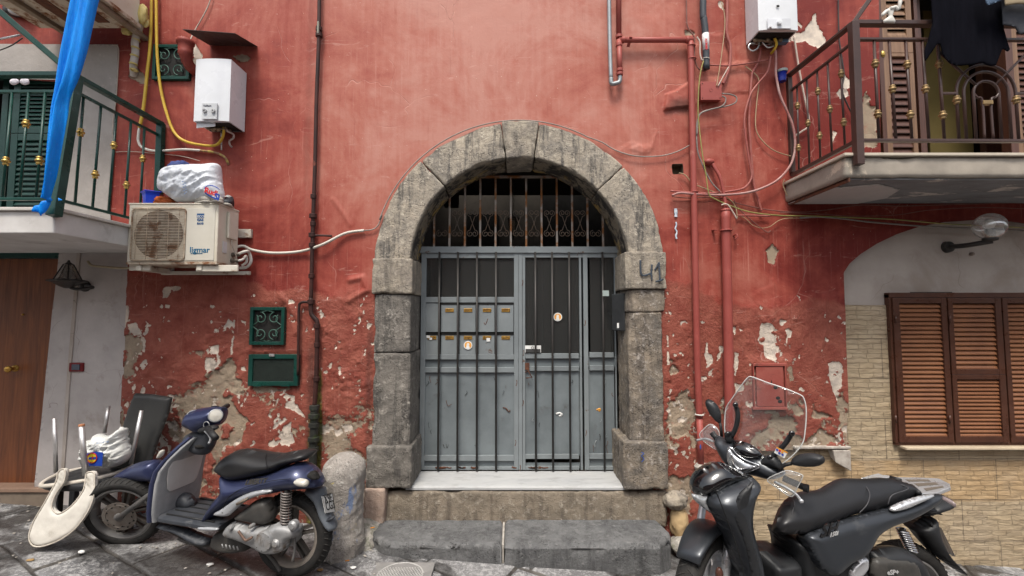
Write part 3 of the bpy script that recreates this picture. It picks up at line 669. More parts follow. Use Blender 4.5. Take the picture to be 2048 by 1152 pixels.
# ------------------------------------------------------------ stone archway
stA = stone_mat('arch_stone', (.42, .36, .28), (.20, .18, .155), (.060, .057, .056), .8, None, 1.0, (.52, .46, .37))
stL = stone_mat('lava_stone', (.21, .19, .165), (.11, .10, .09), (.040, .038, .036), .55, None, 1.2, (.36, .33, .29))
stC = stone_mat('capital_stone', (.36, .31, .24), (.2, .175, .15), (.06, .055, .05), .5, None, .8, (.44, .39, .32))
stB = stone_mat('jamb_right_stone', (.27, .22, .165), (.13, .115, .10), (.06, .05, .045), .6, None, 1.1, (.42, .38, .34))
arch = thing('stone_archway', 'weathered grey stone arch of large blocks around the barred gate', 'archway', (AX, 0, gz(0)))
DEP = .40
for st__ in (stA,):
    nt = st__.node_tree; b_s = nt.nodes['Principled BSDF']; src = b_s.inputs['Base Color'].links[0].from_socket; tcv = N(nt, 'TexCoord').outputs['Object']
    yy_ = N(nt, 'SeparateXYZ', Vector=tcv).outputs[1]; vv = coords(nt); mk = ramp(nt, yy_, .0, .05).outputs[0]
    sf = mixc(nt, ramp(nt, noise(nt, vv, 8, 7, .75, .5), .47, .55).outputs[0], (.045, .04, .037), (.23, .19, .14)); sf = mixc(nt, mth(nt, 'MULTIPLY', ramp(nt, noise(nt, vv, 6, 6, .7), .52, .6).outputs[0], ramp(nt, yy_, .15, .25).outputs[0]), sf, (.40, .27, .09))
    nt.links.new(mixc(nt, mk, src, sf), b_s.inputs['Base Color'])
def vous(name, a0, a1, y0=-.03, r0=AR0, r1=AR1, seed=0, mat=stA, amp=.007, lip=0):
    ra, rb = R(a0), R(a1); Lr = r1-r0; La = abs(rb-ra)*(r0+r1)/2
    def f(p):
        t = p[:, 0]/La; r = r0+p[:, 2]/Lr*(r1-r0); an = ra+(rb-ra)*t
        # chamfer of the soffit towards the back
        r = r-np.clip(p[:, 1]-.12, 0, 1)*.0
        return np.stack([AX+r*np.cos(an), y0+p[:, 1], AZ+r*np.sin(an)], 1)
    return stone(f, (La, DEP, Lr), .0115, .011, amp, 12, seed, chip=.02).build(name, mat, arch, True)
J = [180, 133.5, 97.2, 82, 43.5, 0]
for i in range(5):
    g = .1
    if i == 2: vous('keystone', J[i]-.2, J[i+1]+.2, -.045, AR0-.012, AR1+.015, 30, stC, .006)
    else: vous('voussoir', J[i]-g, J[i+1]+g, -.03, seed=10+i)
def jamb(name, u0, u1, v0, v1, y0, seed, mat, amp=.007, inner='r', xin=None, chip=.025, dep=.40, step=.011, rnd=.011):
    x0, z1 = P2(u0, v0, y0); x1, z0 = P2(u1, v1, y0)
    f = lambda p: np.stack([x0+p[:, 0], y0+p[:, 1], z0+p[:, 2]], 1)
    return stone(f, (x1-x0, dep, z1-z0), step, rnd, amp, 13, seed, chip=chip).build(name, mat, arch, True)
jamb('capital', 744, 824, 516, 588, -.055, 41, stC, .006)
jamb('capital', 1250, 1334, 503, 578, -.055, 42, stC, .006)
jamb('jamb_block', 749, 820, 589, 705, -.03, 43, stL); jamb('jamb_block', 747, 819, 706, 894, -.03, 44, stL, .009)
jamb('jamb_block', 1255, 1330, 579, 624, -.03, 45, stB); jamb('jamb_block', 1256, 1329, 625, 884, -.03, 46, stB, .009)
jamb('base_block', 732, 822, 893, 978, -.075, 47, stL, .009, dep=.46, rnd=.013); jamb('base_block', 1247, 1338, 884, 980, -.075, 48, stB, .009, dep=.46, rnd=.013)
# ledge of mortar on the bases
# house number painted on the right capital
def brush(pts, r, Y, mat, name, parent, flat=.0015):
    m = MB(); P3 = [Vector(P(u, v, Y)) for u, v in pts]; P3 = cr(P3, 4)
    n = len(P3); V = []; 
    for i, p in enumerate(P3):
        p = Vector(p); d = Vector(P3[min(i+1, n-1)])-Vector(P3[max(i-1, 0)]); nn = Vector((-d.z, 0, d.x)).normalized()
        rr = r*(.75+.5*random.random()); V += [p+nn*rr, p-nn*rr]
    A = [(v.x, v.y, v.z) for v in V]; B = [(v.x, v.y+flat, v.z) for v in V]; k = len(A); m.v = A+B
    for i in range(n-1): m.f += [(2*i, 2*i+1, 2*i+3, 2*i+2), (k+2*i+2, k+2*i+3, k+2*i+1, k+2*i), (2*i, 2*i+2, k+2*i+2, k+2*i), (2*i+1, k+2*i+1, k+2*i+3, 2*i+3)]
    m.f += [(0, k, k+1, 1), (2*n-2, 2*n-1, k+2*n-1, k+2*n-2)]
    return m.build(name, mat, parent, True)
navy = S('dark_marker', (.035, .045, .06), (.06, .07, .085), 30, .8)
PY = -.066
brush([(1281, 520), (1281, 535), (1283, 549), (1290, 551), (1303, 546)], .0085, PY, navy, 'painted_numeral', arch)
brush([(1304, 529), (1303, 545), (1304, 562)], .0075, PY-.001, navy, 'painted_numeral', arch)
brush([(1309, 541), (1314, 533), (1318, 525)], .007, PY, navy, 'painted_numeral', arch)
brush([(1318, 524), (1319, 540), (1320, 562)], .008, PY-.001, navy, 'painted_numeral', arch)
brush([(1311, 563), (1319, 562), (1327, 558)], .0075, PY-.002, navy, 'painted_numeral', arch)
blueg = S('blue_scribble', (.03, .09, .35), None, 20, .8)
brush([(1283, 905), (1288, 907), (1283, 912), (1288, 918), (1283, 924)], .0028, -.088, blueg, 'blue_scribble', arch)

# ------------------------------------------------------------ sill, riser, steps
marble = S('white_marble', (.42, .42, .415), (.36, .365, .37), 3, .4, bump=.1, bs=30, stain=(.24, .235, .23), ss=5, st=(.52, .8), stretch=(1, 3, 1))
zs = P(1035, 970, -.01)[2]+.0
zs = P(1035, 942, .33)[2]
def slabst(name, outline, z0, z1, mat, label, cat, seed, rnd=.012, amp=.004, step=.012, parent=None, chip=.015):
    """convex plan outline (x,y) extruded, worn edges"""
    xy, q, d = fill2d(outline, step); x, y = xy[:, 0], xy[:, 1]
    k = np.clip(d/rnd, 0, 1); dz = rnd*(1-np.sqrt(1-(1-k)**2))
    top = z1-dz+amp*2*fbm(x, y, 9, 5, seed)*np.clip(d/.02, 0, 1)
    nb = max(2, int((z1-z0)/step)); bd = d < 1e-9
    a = np.array(outline); cxy = a.mean(0)
    V = [np.stack([x, y, top], 1)]; base = len(x)
    # side skirt from boundary quads
    from collections import Counter
    ed = set()
    for f in q.tolist():
        for i in range(4): ed.add((f[i], f[(i+1) % 4]))
    be = [(p, r_) for p, r_ in ed if (r_, p) not in ed and p != r_]
    bi = sorted(set([p for e_ in be for p in e_])); mp = {p: i for i, p in enumerate(bi)}; bx, by = x[bi], y[bi]
    rings = [bi]; Fc = q.tolist(); cnt = base
    nrm = np.stack([bx-cxy[0], (by-cxy[1])*3], 1); nrm /= np.linalg.norm(nrm, axis=1, keepdims=True)
    for j in range(1, nb+1):
        zz_ = (z1-rnd)+((z0)-(z1-rnd))*j/nb; zc = np.full(len(bi), zz_)
        g = amp*2.2*fbm(bx, by, 13, 5, seed+2, z=zc)-chip*np.clip(fbm(bx, by, 8, 3, seed+4, z=zc)*5-.4, 0, 1)*np.exp(-(j-1)*step/.04)
        V.append(np.stack([bx+nrm[:, 0]*g, by+nrm[:, 1]*g, zc], 1)); rings.append(list(range(cnt, cnt+len(bi)))); cnt += len(bi)
    for j in range(nb):
        for p, r_ in be:
            A, B = (p, r_) if j == 0 else (rings[j][mp[p]], rings[j][mp[r_]])
            Fc.append((A, rings[j+1][mp[p]], rings[j+1][mp[r_]], B))
    m = MB(); m.v = [tuple(p) for p in np.concatenate(V)]; m.f = [tuple(f) for f in Fc]
    o = m.build(name, mat, parent, True)
    if label: tag(o, label, cat)
    return o
xl, xr = P(835, 942, .33)[0], P(1237, 942, .33)[0]
slabst('door_sill', [(-.865, -.03), (.925, -.03), (.965, .0), (.985, .34), (-.865, .34), (-.865, 0)], zs-.03, zs, marble, 'white marble sill slab at the foot of the grey gate', 'doorsill', 51, rnd=.006, amp=.0006, chip=.008)
zst = P(1035, 1040, -.03)[2]
rz1 = stone_mat('riser_stone', (.25, .205, .155), (.16, .135, .105), (.07, .055, .045), .5, None, .5, (.38, .34, .28))
f_ = lambda p: np.stack([-1.06+p[:, 0], -.03+p[:, 1]-.02*(1-p[:, 2]/.33), zst-.06+p[:, 2]], 1)
o = stone(f_, (2.31, .3, zs-.037-zst+.06), .014, .02, .010, 9, 52, chip=.03).build('threshold_block', rz1, None, True); tag(o, 'worn brown stone riser between the marble sill and the dark step', 'stone block')
lava = stone_mat('step_lava', (.16, .16, .16), (.09, .09, .092), (.02, .02, .02), .4, None, .8, (.20, .198, .195))
stp = thing('stone_step', 'dark lava stone step of two worn slabs below the doorway', 'step', (.05, -.2, zst-.25))
slabst('step_slab', [(-1.13, -.06), (-1.10, -.22), (-.98, -.36), (-.9, -.405), (-.075, -.43), (-.075, -.02), (-.95, .0)], zst-.30, zst+.004, lava, None, None, 53, rnd=.03, amp=.004, parent=stp, chip=.03)
slabst('step_slab', [(-.055, -.43), (1.06, -.43), (1.17, -.33), (1.2, -.25), (1.16, -.0), (-.055, -.0)], zst-.34, zst+.008, lava, None, None, 54, rnd=.03, amp=.004, parent=stp, chip=.02)
mo = MB(); mo.box((-.073, -.412, zst-.2), (-.057, -.02, zst-.004)); mo.build('mortar_joint', S('mortar', (.42, .39, .35), (.26, .24, .21), 20, .9, bump=.5), stp, bevel=.004)
# ------------------------------------------------------------ entrance gate
GYY = .33
steel = S('grey_gate_paint', (.205, .228, .236), (.155, .172, .18), 3, .5, bump=.15, bs=20, stain=(.10, .055, .035), ss=9, st=(.64, .68))
panelm = S('grey_gate_panel', (.175, .20, .21), (.11, .126, .134), 2.5, .45, bump=.25, bs=5, stain=(.10, .10, .10), ss=5, st=(.6, .72))
rustw = S('rusty_white_bar', (.30, .27, .24), (.22, .19, .165), 9, .75, bump=.4, bs=40, stain=(.20, .085, .03), ss=5, st=(.46, .56))
blk = S('black_bar', (.022, .021, .02), (.035, .03, .027), 12, .38, stain=(.07, .035, .02), ss=9, st=(.66, .74))
rust = S('rust', (.13, .05, .025), (.07, .03, .02), 20, .9, bump=.6, bs=60)
brass = S('aged_brass', (.55, .33, .08), (.4, .22, .05), 20, .35, metal=.8)
gate = thing('entrance_gate', 'grey steel gate with vertical bars and letterboxes inside the stone arch', 'gate', (.06, GYY, zs))
m = MB()
T = .04
for r in [(843,505,848,940),(1028,505,1037,940),(1037,505,1045,940),(843,505,1037,516),(1037,505,1170,515),(1158,515,1166,940),(1166,505,1179,940),(1166,505,1237,515),(1045,515,1051,940),(1228,505,1236,940),
          (848,594,1028,605),(848,709,1028,719),(848,735,1028,745),(848,911,1028,922),(848,934,1028,940),
          (1051,707,1158,717),(1051,733,1158,742),(1051,909,1158,918),(1051,933,1158,940),(1179,705,1228,715),(1179,731,1228,741),(1179,908,1228,918),(1179,933,1228,940)]:
    m.rect(*r, GYY+(.0 if r[2]-r[0] < 20 else .004), T)
m.rect(838, 493, 1240, 505.5, GYY-.012, .055)
m.build('frame', steel, gate, bevel=.002)
pz = MB()
for r in [(846,716,1030,737),(846,742,1030,914),(846,918,1030,938),(1048,714,1160,735),(1048,740,1160,911),(1176,712,1230,733),(1176,738,1230,911)]: pz.rect(*r, GYY+.028, .003)
pz.rect(1048, 925, 1160, 937, GYY+.028, .003); pz.rect(1176, 915, 1230, 937, GYY+.028, .003)
def ribbed(u0, v0, u1, v1, n, Y):
    a = P(u0, v0, Y); b = P(u1, v1, Y); x = np.linspace(a[0], b[0], n*8+1); y = Y+.006*np.abs(np.sin((x-a[0])/(b[0]-a[0])*np.pi*n))**.5
    mm = MB(); V = [(x[i], y[i], z) for z in (a[2], b[2]) for i in range(len(x))]; k = len(x)
    mm.add(V, [(i, k+i, k+i+1, i+1) for i in range(k-1)]); return mm
pz.build('panel', panelm, gate)
ribbed(848, 745, 1028, 911, 5, GYY+.02).build('ribbed_panel', panelm, gate, True); ribbed(1051, 742, 1158, 909, 3, GYY+.02).build('ribbed_panel', panelm, gate, True)
# letterboxes
cols = [(849, 877), (882, 914), (919, 951), (957, 989), (994, 1027)]
black = S('deep_black', (.008, .008, .008), None, 5, .8)
for rix, (v0, v1, pv) in enumerate([(606, 664, 617), (667, 709, 672)]):
    for ci, (u0, u1) in enumerate(cols):
        if rix == 0 and ci == 0:
            q = MB().rect(u0, v0, u1, v1, GYY+.012, .02).build('blank_plate', steel, gate, bevel=.002); continue
        lb = MB().rect(u0, v0+3, u1, v1, GYY+.008, .03).build('letterbox', steel, gate, bevel=.002)
        MB().rect(u0+.5, v0, u1-.5, v0+3.2, GYY+.004, .03).build('slot', black, lb)
        c = (u0+u1)/2+1; MB().rect(c-8.5, pv, c+8.5, pv+7, GYY+.003, .005).build('name_plate', brass, lb, bevel=.001)
        for k in range(2): MB().rect(c-6, pv+1.8+k*2.2, c+5-k*3, pv+2.6+k*2.2, GYY+.0023, .001).build('engraving', S('engrave', (.12, .06, .02), None, 5, .6), lb)
st_w = S('sticker_white', (.75, .75, .73), (.6, .6, .58), 9, .5); st_o = S('sticker_orange', (.75, .34, .05), None, 6, .5)
def disc(u, v, Y, r, mat, name, parent, t=.001):
    c = Vector(P(u, v, Y)); return MB().lathe([(r, 0), (r, t)], c, (0, -1, 0), 24).build(name, mat, parent)
for (u, v, Y) in [(936, 690.5, GYY+.002), (1115.5, 634, GYY+.012)]:
    s = disc(u, v, Y, .039, st_w, 'round_sticker', gate); disc(u, v, Y-.0015, .031, st_o, 'orange_disc', s)
    MB().lathe([(.012, 0), (.012, .001)], Vector(P(u, v-2, Y-.003)), (0, -1, 0), 12).build('pale_figure', st_w, s)
    MB().prism([P(u-4, v+7, Y-.003), P(u+4, v+7, Y-.003), P(u+1, v-3, Y-.003), P(u-2, v-4, Y-.003)], (0, .001, 0)).build('pale_figure', st_w, s)
sg = MB().rect(1050, 691, 1082, 705, GYY-.004, .002).build('small_sign', st_w, gate); MB().rect(1051, 698, 1081, 705, GYY-.0055, .001).build('dark_band', S('sign_dark', (.05, .05, .05), None, 5, .5), sg)
MB().torus(P(1065, 695.5, GYY-.006), (0, 1, 0), .011, .0018).build('emblem', S('sign_dark', (.05, .05, .05)), sg, True)
MB().rect(1071, 610, 1073, 612, GYY, .001)
for u0, v0, u1, v1 in [(853, 671, 860, 676), (859, 675, 864, 680), (973, 676, 980, 683)]: MB().rect(u0, v0, u1, v1, GYY+.001, .001).build('paper_label', st_w, gate)
rs2 = random.Random(9)
for k in range(26):
    uu, vv = rs2.choice([(850, 1026), (1052, 1156), (1181, 1226)]), rs2.uniform(750, 905); u_ = rs2.uniform(*uu)
    brush([(u_, vv), (u_+rs2.uniform(-3, 3), vv+rs2.uniform(2, 6)), (u_+rs2.uniform(-4, 4), vv+rs2.uniform(4, 14))], rs2.uniform(.0012, .0026), GYY+.018, rs2.choice([rust, blk, S('pale_scratch', (.34, .37, .38), None, 9, .6)]), 'scratch', gate)
for k in range(9):
    u_ = rs2.uniform(852, 1026) if k < 6 else rs2.uniform(1055, 1155); brush([(u_, 934), (u_+rs2.uniform(3, 8), 936), (u_+rs2.uniform(8, 22), 935)], rs2.uniform(.004, .008), GYY-.0005, rust, 'rust_patch', gate)
for u_, v_ in ((1045, 560), (1047, 700), (1046, 800), (1170, 640), (1172, 860), (1031, 880), (1033, 760), (1040, 930)): brush([(u_, v_), (u_+1, v_+5), (u_-1, v_+12)], .003, GYY-.0005, rust, 'rust_patch', gate)
# lock
lk = MB().rect(1050, 726, 1059, 740, GYY-.006, .01); lk.build('lock_plate', rust, gate, bevel=.002)
MB().tube([P(1051, 745, GYY-.02), P(1056, 741, GYY-.03), P(1064, 755, GYY-.02), P(1052, 756, GYY-.02)], .006, 8).build('handle', rust, gate, True)
for uu, vv in [(1015, 817)]: brush([(1006, 815), (1012, 817), (1018, 824), (1020, 820)], .0045, GYY+.018, rust, 'rust_mark', gate)
brush([(1112, 828), (1120, 826), (1124, 830), (1118, 832)], .008, GYY+.018, st_w, 'paint_splash', gate); brush([(1193, 820), (1200, 818), (1198, 823)], .008, GYY+.027, st_o, 'paint_splash', gate)
brush([(886, 888), (889, 896)], .002, GYY+.018, blk, 'pen_scrawl', gate); brush([(892, 887), (894, 896), (897, 889)], .002, GYY+.018, blk, 'pen_scrawl', gate)
brush([(892, 800), (896, 812), (903, 808)], .0022, GYY+.018, rust, 'pen_scrawl', gate); brush([(968, 645), (971, 649), (976, 637)], .0028, GYY+.007, rust, 'pen_scrawl', gate)
# rods in front
for u, du in [(879, -3), (916, -1.5), (954, -.5), (992, 0), (1070.5, 1.5), (1104, 2.2), (1138, 3), (1205, 4.5)]:
    a = P(u, 504, GYY-.03); b = P(u+du, 942, GYY-.03); MB().tube([a, b], .0095, 10).build('rod', blk, gate, True)
for vv in (516, 719, 925): pass
# lunette grille
lun = MB()
for i in range(12):
    u = 868+i*30.75; x, _, z0 = P(u, 494, GYY+.01); dx = x-AX; r = AR0+.02
    if abs(dx) < r:
        zt = min(AZ+math.sqrt(r*r-dx*dx), P(u, 352, GYY)[2]); b_ = MB().bar((x, GYY+.01, z0), (x, GYY+.01, zt), .018, .014).build('grille_bar', rustw, gate, bevel=.002)
a = P(925, 354, GYY+.02); b = P(1150, 354, GYY+.02); MB().bar((a[0]-.1, a[1], a[2]), (b[0]+.1, b[1], b[2]), .022, .02).build('grille_rail', rustw, gate)
def spiral(c, r, turns, sgn, a0, Y, n=26):
    out = []
    for i in range(n+1):
        t = i/n; rr = r*(1-.8*t); an = a0+sgn*turns*2*math.pi*t; out.append((c[0]+rr*math.cos(an), Y, c[1]+rr*math.sin(an)))
    return out
dm = S('scroll_iron', (.10, .085, .07), (.13, .08, .05), 14, .7)
for i in range(11):
    u = 868+(i+.5)*30.75; x, _, zc = P(u, 445, GYY+.015); dx = x-AX
    if abs(dx) > AR0-.1: continue
    for s in (-1, 1):
        top = math.sqrt(max(0, (AR0-.04)**2-dx*dx))+AZ
        lo = spiral((x-s*.022, P(u, 448, 0)[2]-.02), .032, 1.4, s, R(90), GYY+.015); zl = lo[0][2]
        if AZ+math.sqrt(AR0**2-dx*dx) > zc+.2:
            hi = spiral((x+s*.022, P(u, 394, 0)[2]-.06), .03, 1.4, s, R(-90), GYY+.015)
            MB().tube(cr([Vector(p) for p in (lo[::-1]+hi)], 1), .0032, 6).build('scroll', dm, gate, True)
        else: MB().tube([Vector(p) for p in lo], .0032, 6).build('scroll', dm, gate, True)
# dusty panes in the upper halves of the leaves
glz = glass_mat('dusty_glass', (.55, .57, .55), .08, .10)
MB().rect(848, 515, 1028, 596, GYY+.022, .003).build('pane', glz, gate); MB().rect(1051, 514, 1158, 708, GYY+.022, .003).build('pane', glz, gate); MB().rect(1179, 514, 1228, 706, GYY+.022, .003).build('pane', glz, gate)
# ------------------------------------------------------------ hall behind
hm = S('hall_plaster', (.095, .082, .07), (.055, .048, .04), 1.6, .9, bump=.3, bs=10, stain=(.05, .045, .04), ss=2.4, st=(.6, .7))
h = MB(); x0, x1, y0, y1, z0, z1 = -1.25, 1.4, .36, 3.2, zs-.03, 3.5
h.box((x0-.1, y0, z0), (x0, y1, z1)); h.box((x1, y0, z0), (x1+.1, y1, z1)); h.box((x0, y1, z0), (x1, y1+.1, z1)); h.box((x0, y0, z1), (x1, 2.35, z1+.1)); h.box((x0, 2.3, z1+.1), (x1, 2.35, 5.2)); h.box((x0-.1, 2.35, z1), (x0, y1, 5.2)); h.box((x1, 2.35, z1), (x1+.1, y1, 5.2)); h.box((x0, y1, z1), (x1, y1+.1, 5.2)); h.box((x0, y0, z0-.1), (x1, y1, z0))  # rear roof left open as a light well, added to brighten the hall
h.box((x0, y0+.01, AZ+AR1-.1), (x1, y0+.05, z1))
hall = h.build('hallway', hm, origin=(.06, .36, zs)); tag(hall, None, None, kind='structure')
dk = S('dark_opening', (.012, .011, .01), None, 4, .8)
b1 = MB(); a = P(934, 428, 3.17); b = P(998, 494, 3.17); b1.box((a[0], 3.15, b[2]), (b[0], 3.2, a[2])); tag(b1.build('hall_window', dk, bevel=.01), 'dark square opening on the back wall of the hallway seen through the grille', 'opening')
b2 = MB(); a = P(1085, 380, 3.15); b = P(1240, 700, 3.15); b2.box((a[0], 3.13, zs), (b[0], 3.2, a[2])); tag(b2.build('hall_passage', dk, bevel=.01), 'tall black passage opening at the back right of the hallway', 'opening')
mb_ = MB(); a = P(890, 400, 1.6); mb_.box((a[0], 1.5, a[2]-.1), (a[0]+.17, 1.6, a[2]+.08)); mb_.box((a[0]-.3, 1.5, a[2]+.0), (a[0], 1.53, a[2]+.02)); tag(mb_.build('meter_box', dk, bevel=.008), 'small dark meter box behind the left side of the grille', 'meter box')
# hanging lantern
lc = P(1027, 452, 1.5); lan = thing('hanging_lantern', 'black iron lantern hanging on a chain behind the lunette grille', 'lantern', (lc[0], lc[1], lc[2]-.12))
L = MB(); L.lathe([(.002, .17), (.02, .15), (.06, .10), (.075, .09), (.07, .085), (.002, .08)], (lc[0], lc[1], lc[2]), (0, 0, 1), 6); L.lathe([(.035, -.10), (.03, -.12), (.008, -.14), (.012, -.16), (.002, -.17)], (lc[0], lc[1], lc[2]), (0, 0, 1), 6)
for k in range(6):
    t = R(60*k); L.tube([(lc[0]+.066*math.cos(t), lc[1]+.066*math.sin(t), lc[2]+.085), (lc[0]+.036*math.cos(t), lc[1]+.036*math.sin(t), lc[2]-.10)], .004, 6)
L.build('cage', blk, lan, 'auto'); MB().lathe([(.06, .08), (.032, -.1)], lc, (0, 0, 1), 6).build('glass', glass_mat('lantern_glass', (.8, .8, .75), .1, .5), lan)
C_ = MB()
for k in range(26): C_.torus((lc[0], lc[1], lc[2]+.18+k*.03), (1, 0, 0) if k % 2 else (0, 1, 0), .014, .003, 10, 5)
C_.build('chain', blk, lan, True)
# intercom on the right reveal
ic = thing('intercom', 'dark grey intercom box on the right side of the gate opening', 'intercom', P(1230, 660, .2))
a = P(1219, 588, .22); b = P(1243, 588, .03); a2 = P(1238, 662, .1)
MB().hexa([(.885, .24, a2[2]), (.955, .06, a2[2]), (.97, .10, a2[2]), (.93, .30, a2[2]), (.885, .24, a[2]), (.955, .06, a[2]), (.97, .10, a[2]), (.93, .30, a[2])]).build('housing', S('dark_plastic', (.03, .032, .034), (.045, .047, .05), 9, .45), ic, bevel=.006)
MB().rect(1234, 646, 1238, 656, .055, .004).build('white_tag', st_w, ic); MB().rect(1205, 581, 1218, 592, .26, .003).build('paper_note', S('pale_note', (.35, .42, .40), None, 5, .7), ic)
def onx(u, v, x):
    """measured pixel on the plane x = const"""
    d = ray(u, v); t = x/d[0]; return tuple(CAM+d*t)
def ong(u, v, h=0.0):
    """measured pixel on the street plane, h above it"""
    d = ray(u, v); t = (h+.07-CZ)/(d[2]+.064*d[0]); return tuple(CAM+d*t)
green = S('dark_green_paint', (.006, .048, .036), (.005, .034, .027), 6, .35, bump=.05, bs=30)
green_d = S('shutter_green', (.006, .032, .025), (.005, .024, .02), 6, .4)
gold = S('gold_collar', (.50, .34, .10), (.34, .22, .06), 30, .35, metal=.85)
slabw = S('slab_white', (.60, .58, .56), (.45, .43, .41), 3, .8, bump=.25, bs=20, stain=(.2, .18, .16), ss=3.5, st=(.6, .78))
def collar(p, parent, r=.015, n=1):
    prof = [(r*.6, -.030), (r*1.0, -.026), (r*1.25, -.020), (r*.8, -.013), (r*1.45, -.006), (r*1.6, 0), (r*1.45, .006), (r*.8, .013), (r*1.25, .020), (r*1.0, .026), (r*.6, .030)]
    return MB().lathe(prof, p, (0, 0, 1), 14).build('collar', gold, parent, True)
def tube(name, pts, r, mat, parent=None, n=8, k=6, label=None, cat=None, group=None, smooth=True):
    P3 = cr(pts, k) if k > 1 else [np.array(p, float) for p in pts]
    o = MB().tube([Vector(p) for p in P3], r, n).build(name, mat, parent, smooth)
    if label: tag(o, label, cat, group)
    return o
def wl(pts, Y): return [P(u, v, Y if not hasattr(Y, '__len__') else Y[i]) for i, (u, v) in enumerate(pts)]
# ------------------------------------------------------------ left balcony
bl = thing('balcony', 'green railed balcony with a pale slab above the brown door', 'balcony', (-3.9, -.45, CZ+.52))
zb, zt = CZ+.523, CZ+.688
slab = MB(); slab.box((-6.2, -.915, zb), (-2.93, .02, zt-.022)); slab.build('slab', slabw, bl, bevel=.006)
MB().box((-6.2, -.935, zt-.0215), (-2.905, .01, zt)).build('slab_edging', S('travertine', (.55, .52, .48), (.42, .39, .35), 6, .6, stain=(.25, .2, .16), ss=5, st=(.62, .75)), bl, bevel=.004)
def pole(a, b, w_, name='post', mat=green, par=bl, h=None, bev=.003): return MB().bar(a, b, w_, h).build(name, mat, par, bevel=bev)
pole(P(108, 432, -.935), P(153, 150, -.77), .058)
pole(P(317, 388, -.03), P(322, 247, -.03), .048)
pole(P(152, 153, -.77), P(324, 249, -.02), .05, 'handrail', h=.03); pole(P(152, 184, -.785), P(320, 272, -.02), .02, 'rail'); pole(P(118, 400, -.9), P(322, 452, -.02), .02, 'rail')
pole(P(-120, 150, -.77), P(152, 150, -.77), .05, 'handrail', h=.03); pole(P(-120, 184, -.785), P(150, 183, -.785), .02, 'rail'); pole(P(-120, 398, -.9), P(115, 398, -.9), .02, 'rail')
for (u0, v0, u1, v1, cs) in [(167, 193, 150, 406, [266]), (202, 211, 185, 415, [350]), (233, 227, 217, 424, [292]), (262, 242, 249, 432, [371]), (289, 257, 279, 441, [318])]:
    Zd = -2.9*910/(u0-1024); a = np.array(P(u0, v0, Zd-D)); b = np.array(P(u1, v1, Zd-D-.02)); bb = MB().tube([a, b], .0085, 8).build('baluster', green, bl, True)
    for c in cs: t = (c-v0)/(v1-v0); collar(a+(b-a)*t, bb)
for i, (u0, u1, cs) in enumerate([(91, 72, [324]), (58, 39, [250]), (25, 5, [325]), (-8, -29, []), (-41, -62, []), (-74, -96, [])]):
    a = np.array(P(u0, 183, -.785)); b = np.array(P(u1, 398, -.9)); bb = MB().tube([a, b], .0085, 8).build('baluster', green, bl, True)
    for c in cs: t = (c-183)/(215); collar(a+(b-a)*t, bb)
pole(P(150, 152, -.80), P(-70, -36, -1.05), .035, 'drying_arm')
MB().tube(wl([(-10, 80), (40, 70)], -.9), .006, 8).build('drying_wire', S('alu', (.6, .6, .6), None, 9, .3, metal=.7), bl, True)
MB().tube(cr(wl([(-10, 104), (14, 95), (28, 88), (45, 76)], -.92), 4), .004, 6).build('drying_wire', blk, bl, True)
# shutters of the balcony door
def louvre(name, x0, x1, z0, z1, Y, n, mat, par, t=.03, fr=.05, frm=None, tilt=.6, slat_mat=None):
    f = MB(); frm = frm or mat; st = fr if hasattr(fr, '__len__') else (fr, fr, fr, fr)   # left right bottom top
    f.box((x0, Y, z0), (x0+st[0], Y+t, z1)); f.box((x1-st[1], Y, z0), (x1, Y+t, z1)); f.box((x0+st[0], Y+.001, z0), (x1-st[1], Y+t, z0+st[2])); f.box((x0+st[0], Y+.001, z1-st[3]), (x1-st[1], Y+t, z1))
    leaf = f.build(name, frm, par, bevel=.003); s = MB(); a, b = z0+st[2], z1-st[3]; p = (b-a)/n
    for i in range(n):
        zc = a+(i+.5)*p; dz = p*.42; dy = .011
        s.hexa([(x0+st[0]-.004, Y+t*.5-dy, zc-dz-.004), (x1-st[1]+.004, Y+t*.5-dy, zc-dz-.004), (x1-st[1]+.004, Y+t*.5+dy, zc+dz-.004), (x0+st[0]-.004, Y+t*.5+dy, zc+dz-.004),
                (x0+st[0]-.004, Y+t*.5-dy, zc-dz+.004), (x1-st[1]+.004, Y+t*.5-dy, zc-dz+.004), (x1-st[1]+.004, Y+t*.5+dy, zc+dz+.004), (x0+st[0]-.004, Y+t*.5+dy, zc+dz+.004)])
    s.build('slats', slat_mat or mat, leaf); return leaf
bd = thing('balcony_door', 'dark green louvred balcony door behind the green railing', 'door', P(60, 440, .1))
x0, _ = P2(-120, 300, .1); xr_ = P2(150, 300, .1)[0]; z0 = zt+.0; z1 = P2(100, 150, .1)[1]
MB().box((x0, .04, z1-.03), (xr_+.02, .14, z1+.06)).build('frame', green_d, bd, bevel=.004); MB().box((xr_-.05, .02, z0), (xr_+.02, .14, z1-.03)).build('frame', green_d, bd, bevel=.004)
xa = P2(22, 300, .08)[0]; zm = P2(60, 268, .08)[1]
lv = louvre('shutter_leaf', xa, xr_-.06, z0, zm, .07, 17, green_d, bd, fr=(.06, .05, .08, .06)); louvre('shutter_leaf', xa, xr_-.06, zm+.004, z1-.04, .07, 11, green_d, bd, fr=(.06, .05, .05, .05))
MB().box((xa-.12, .09, z0), (xa-.065, .13, z1-.04)).build('frame', green_d, bd, bevel=.004)
rm_ = MB(); rm_.box((x0-.4, .5, z0-.1), (xr_+.05, .55, z1+.4)); rm_.box((x0-.4, .15, z1+.06), (xr_+.05, .5, z1+.1)); rm_.box((xr_+.021, .05, z0-.1), (xr_+.05, .5, z1+.3)); rm_.build('dark_room', dk, bd)
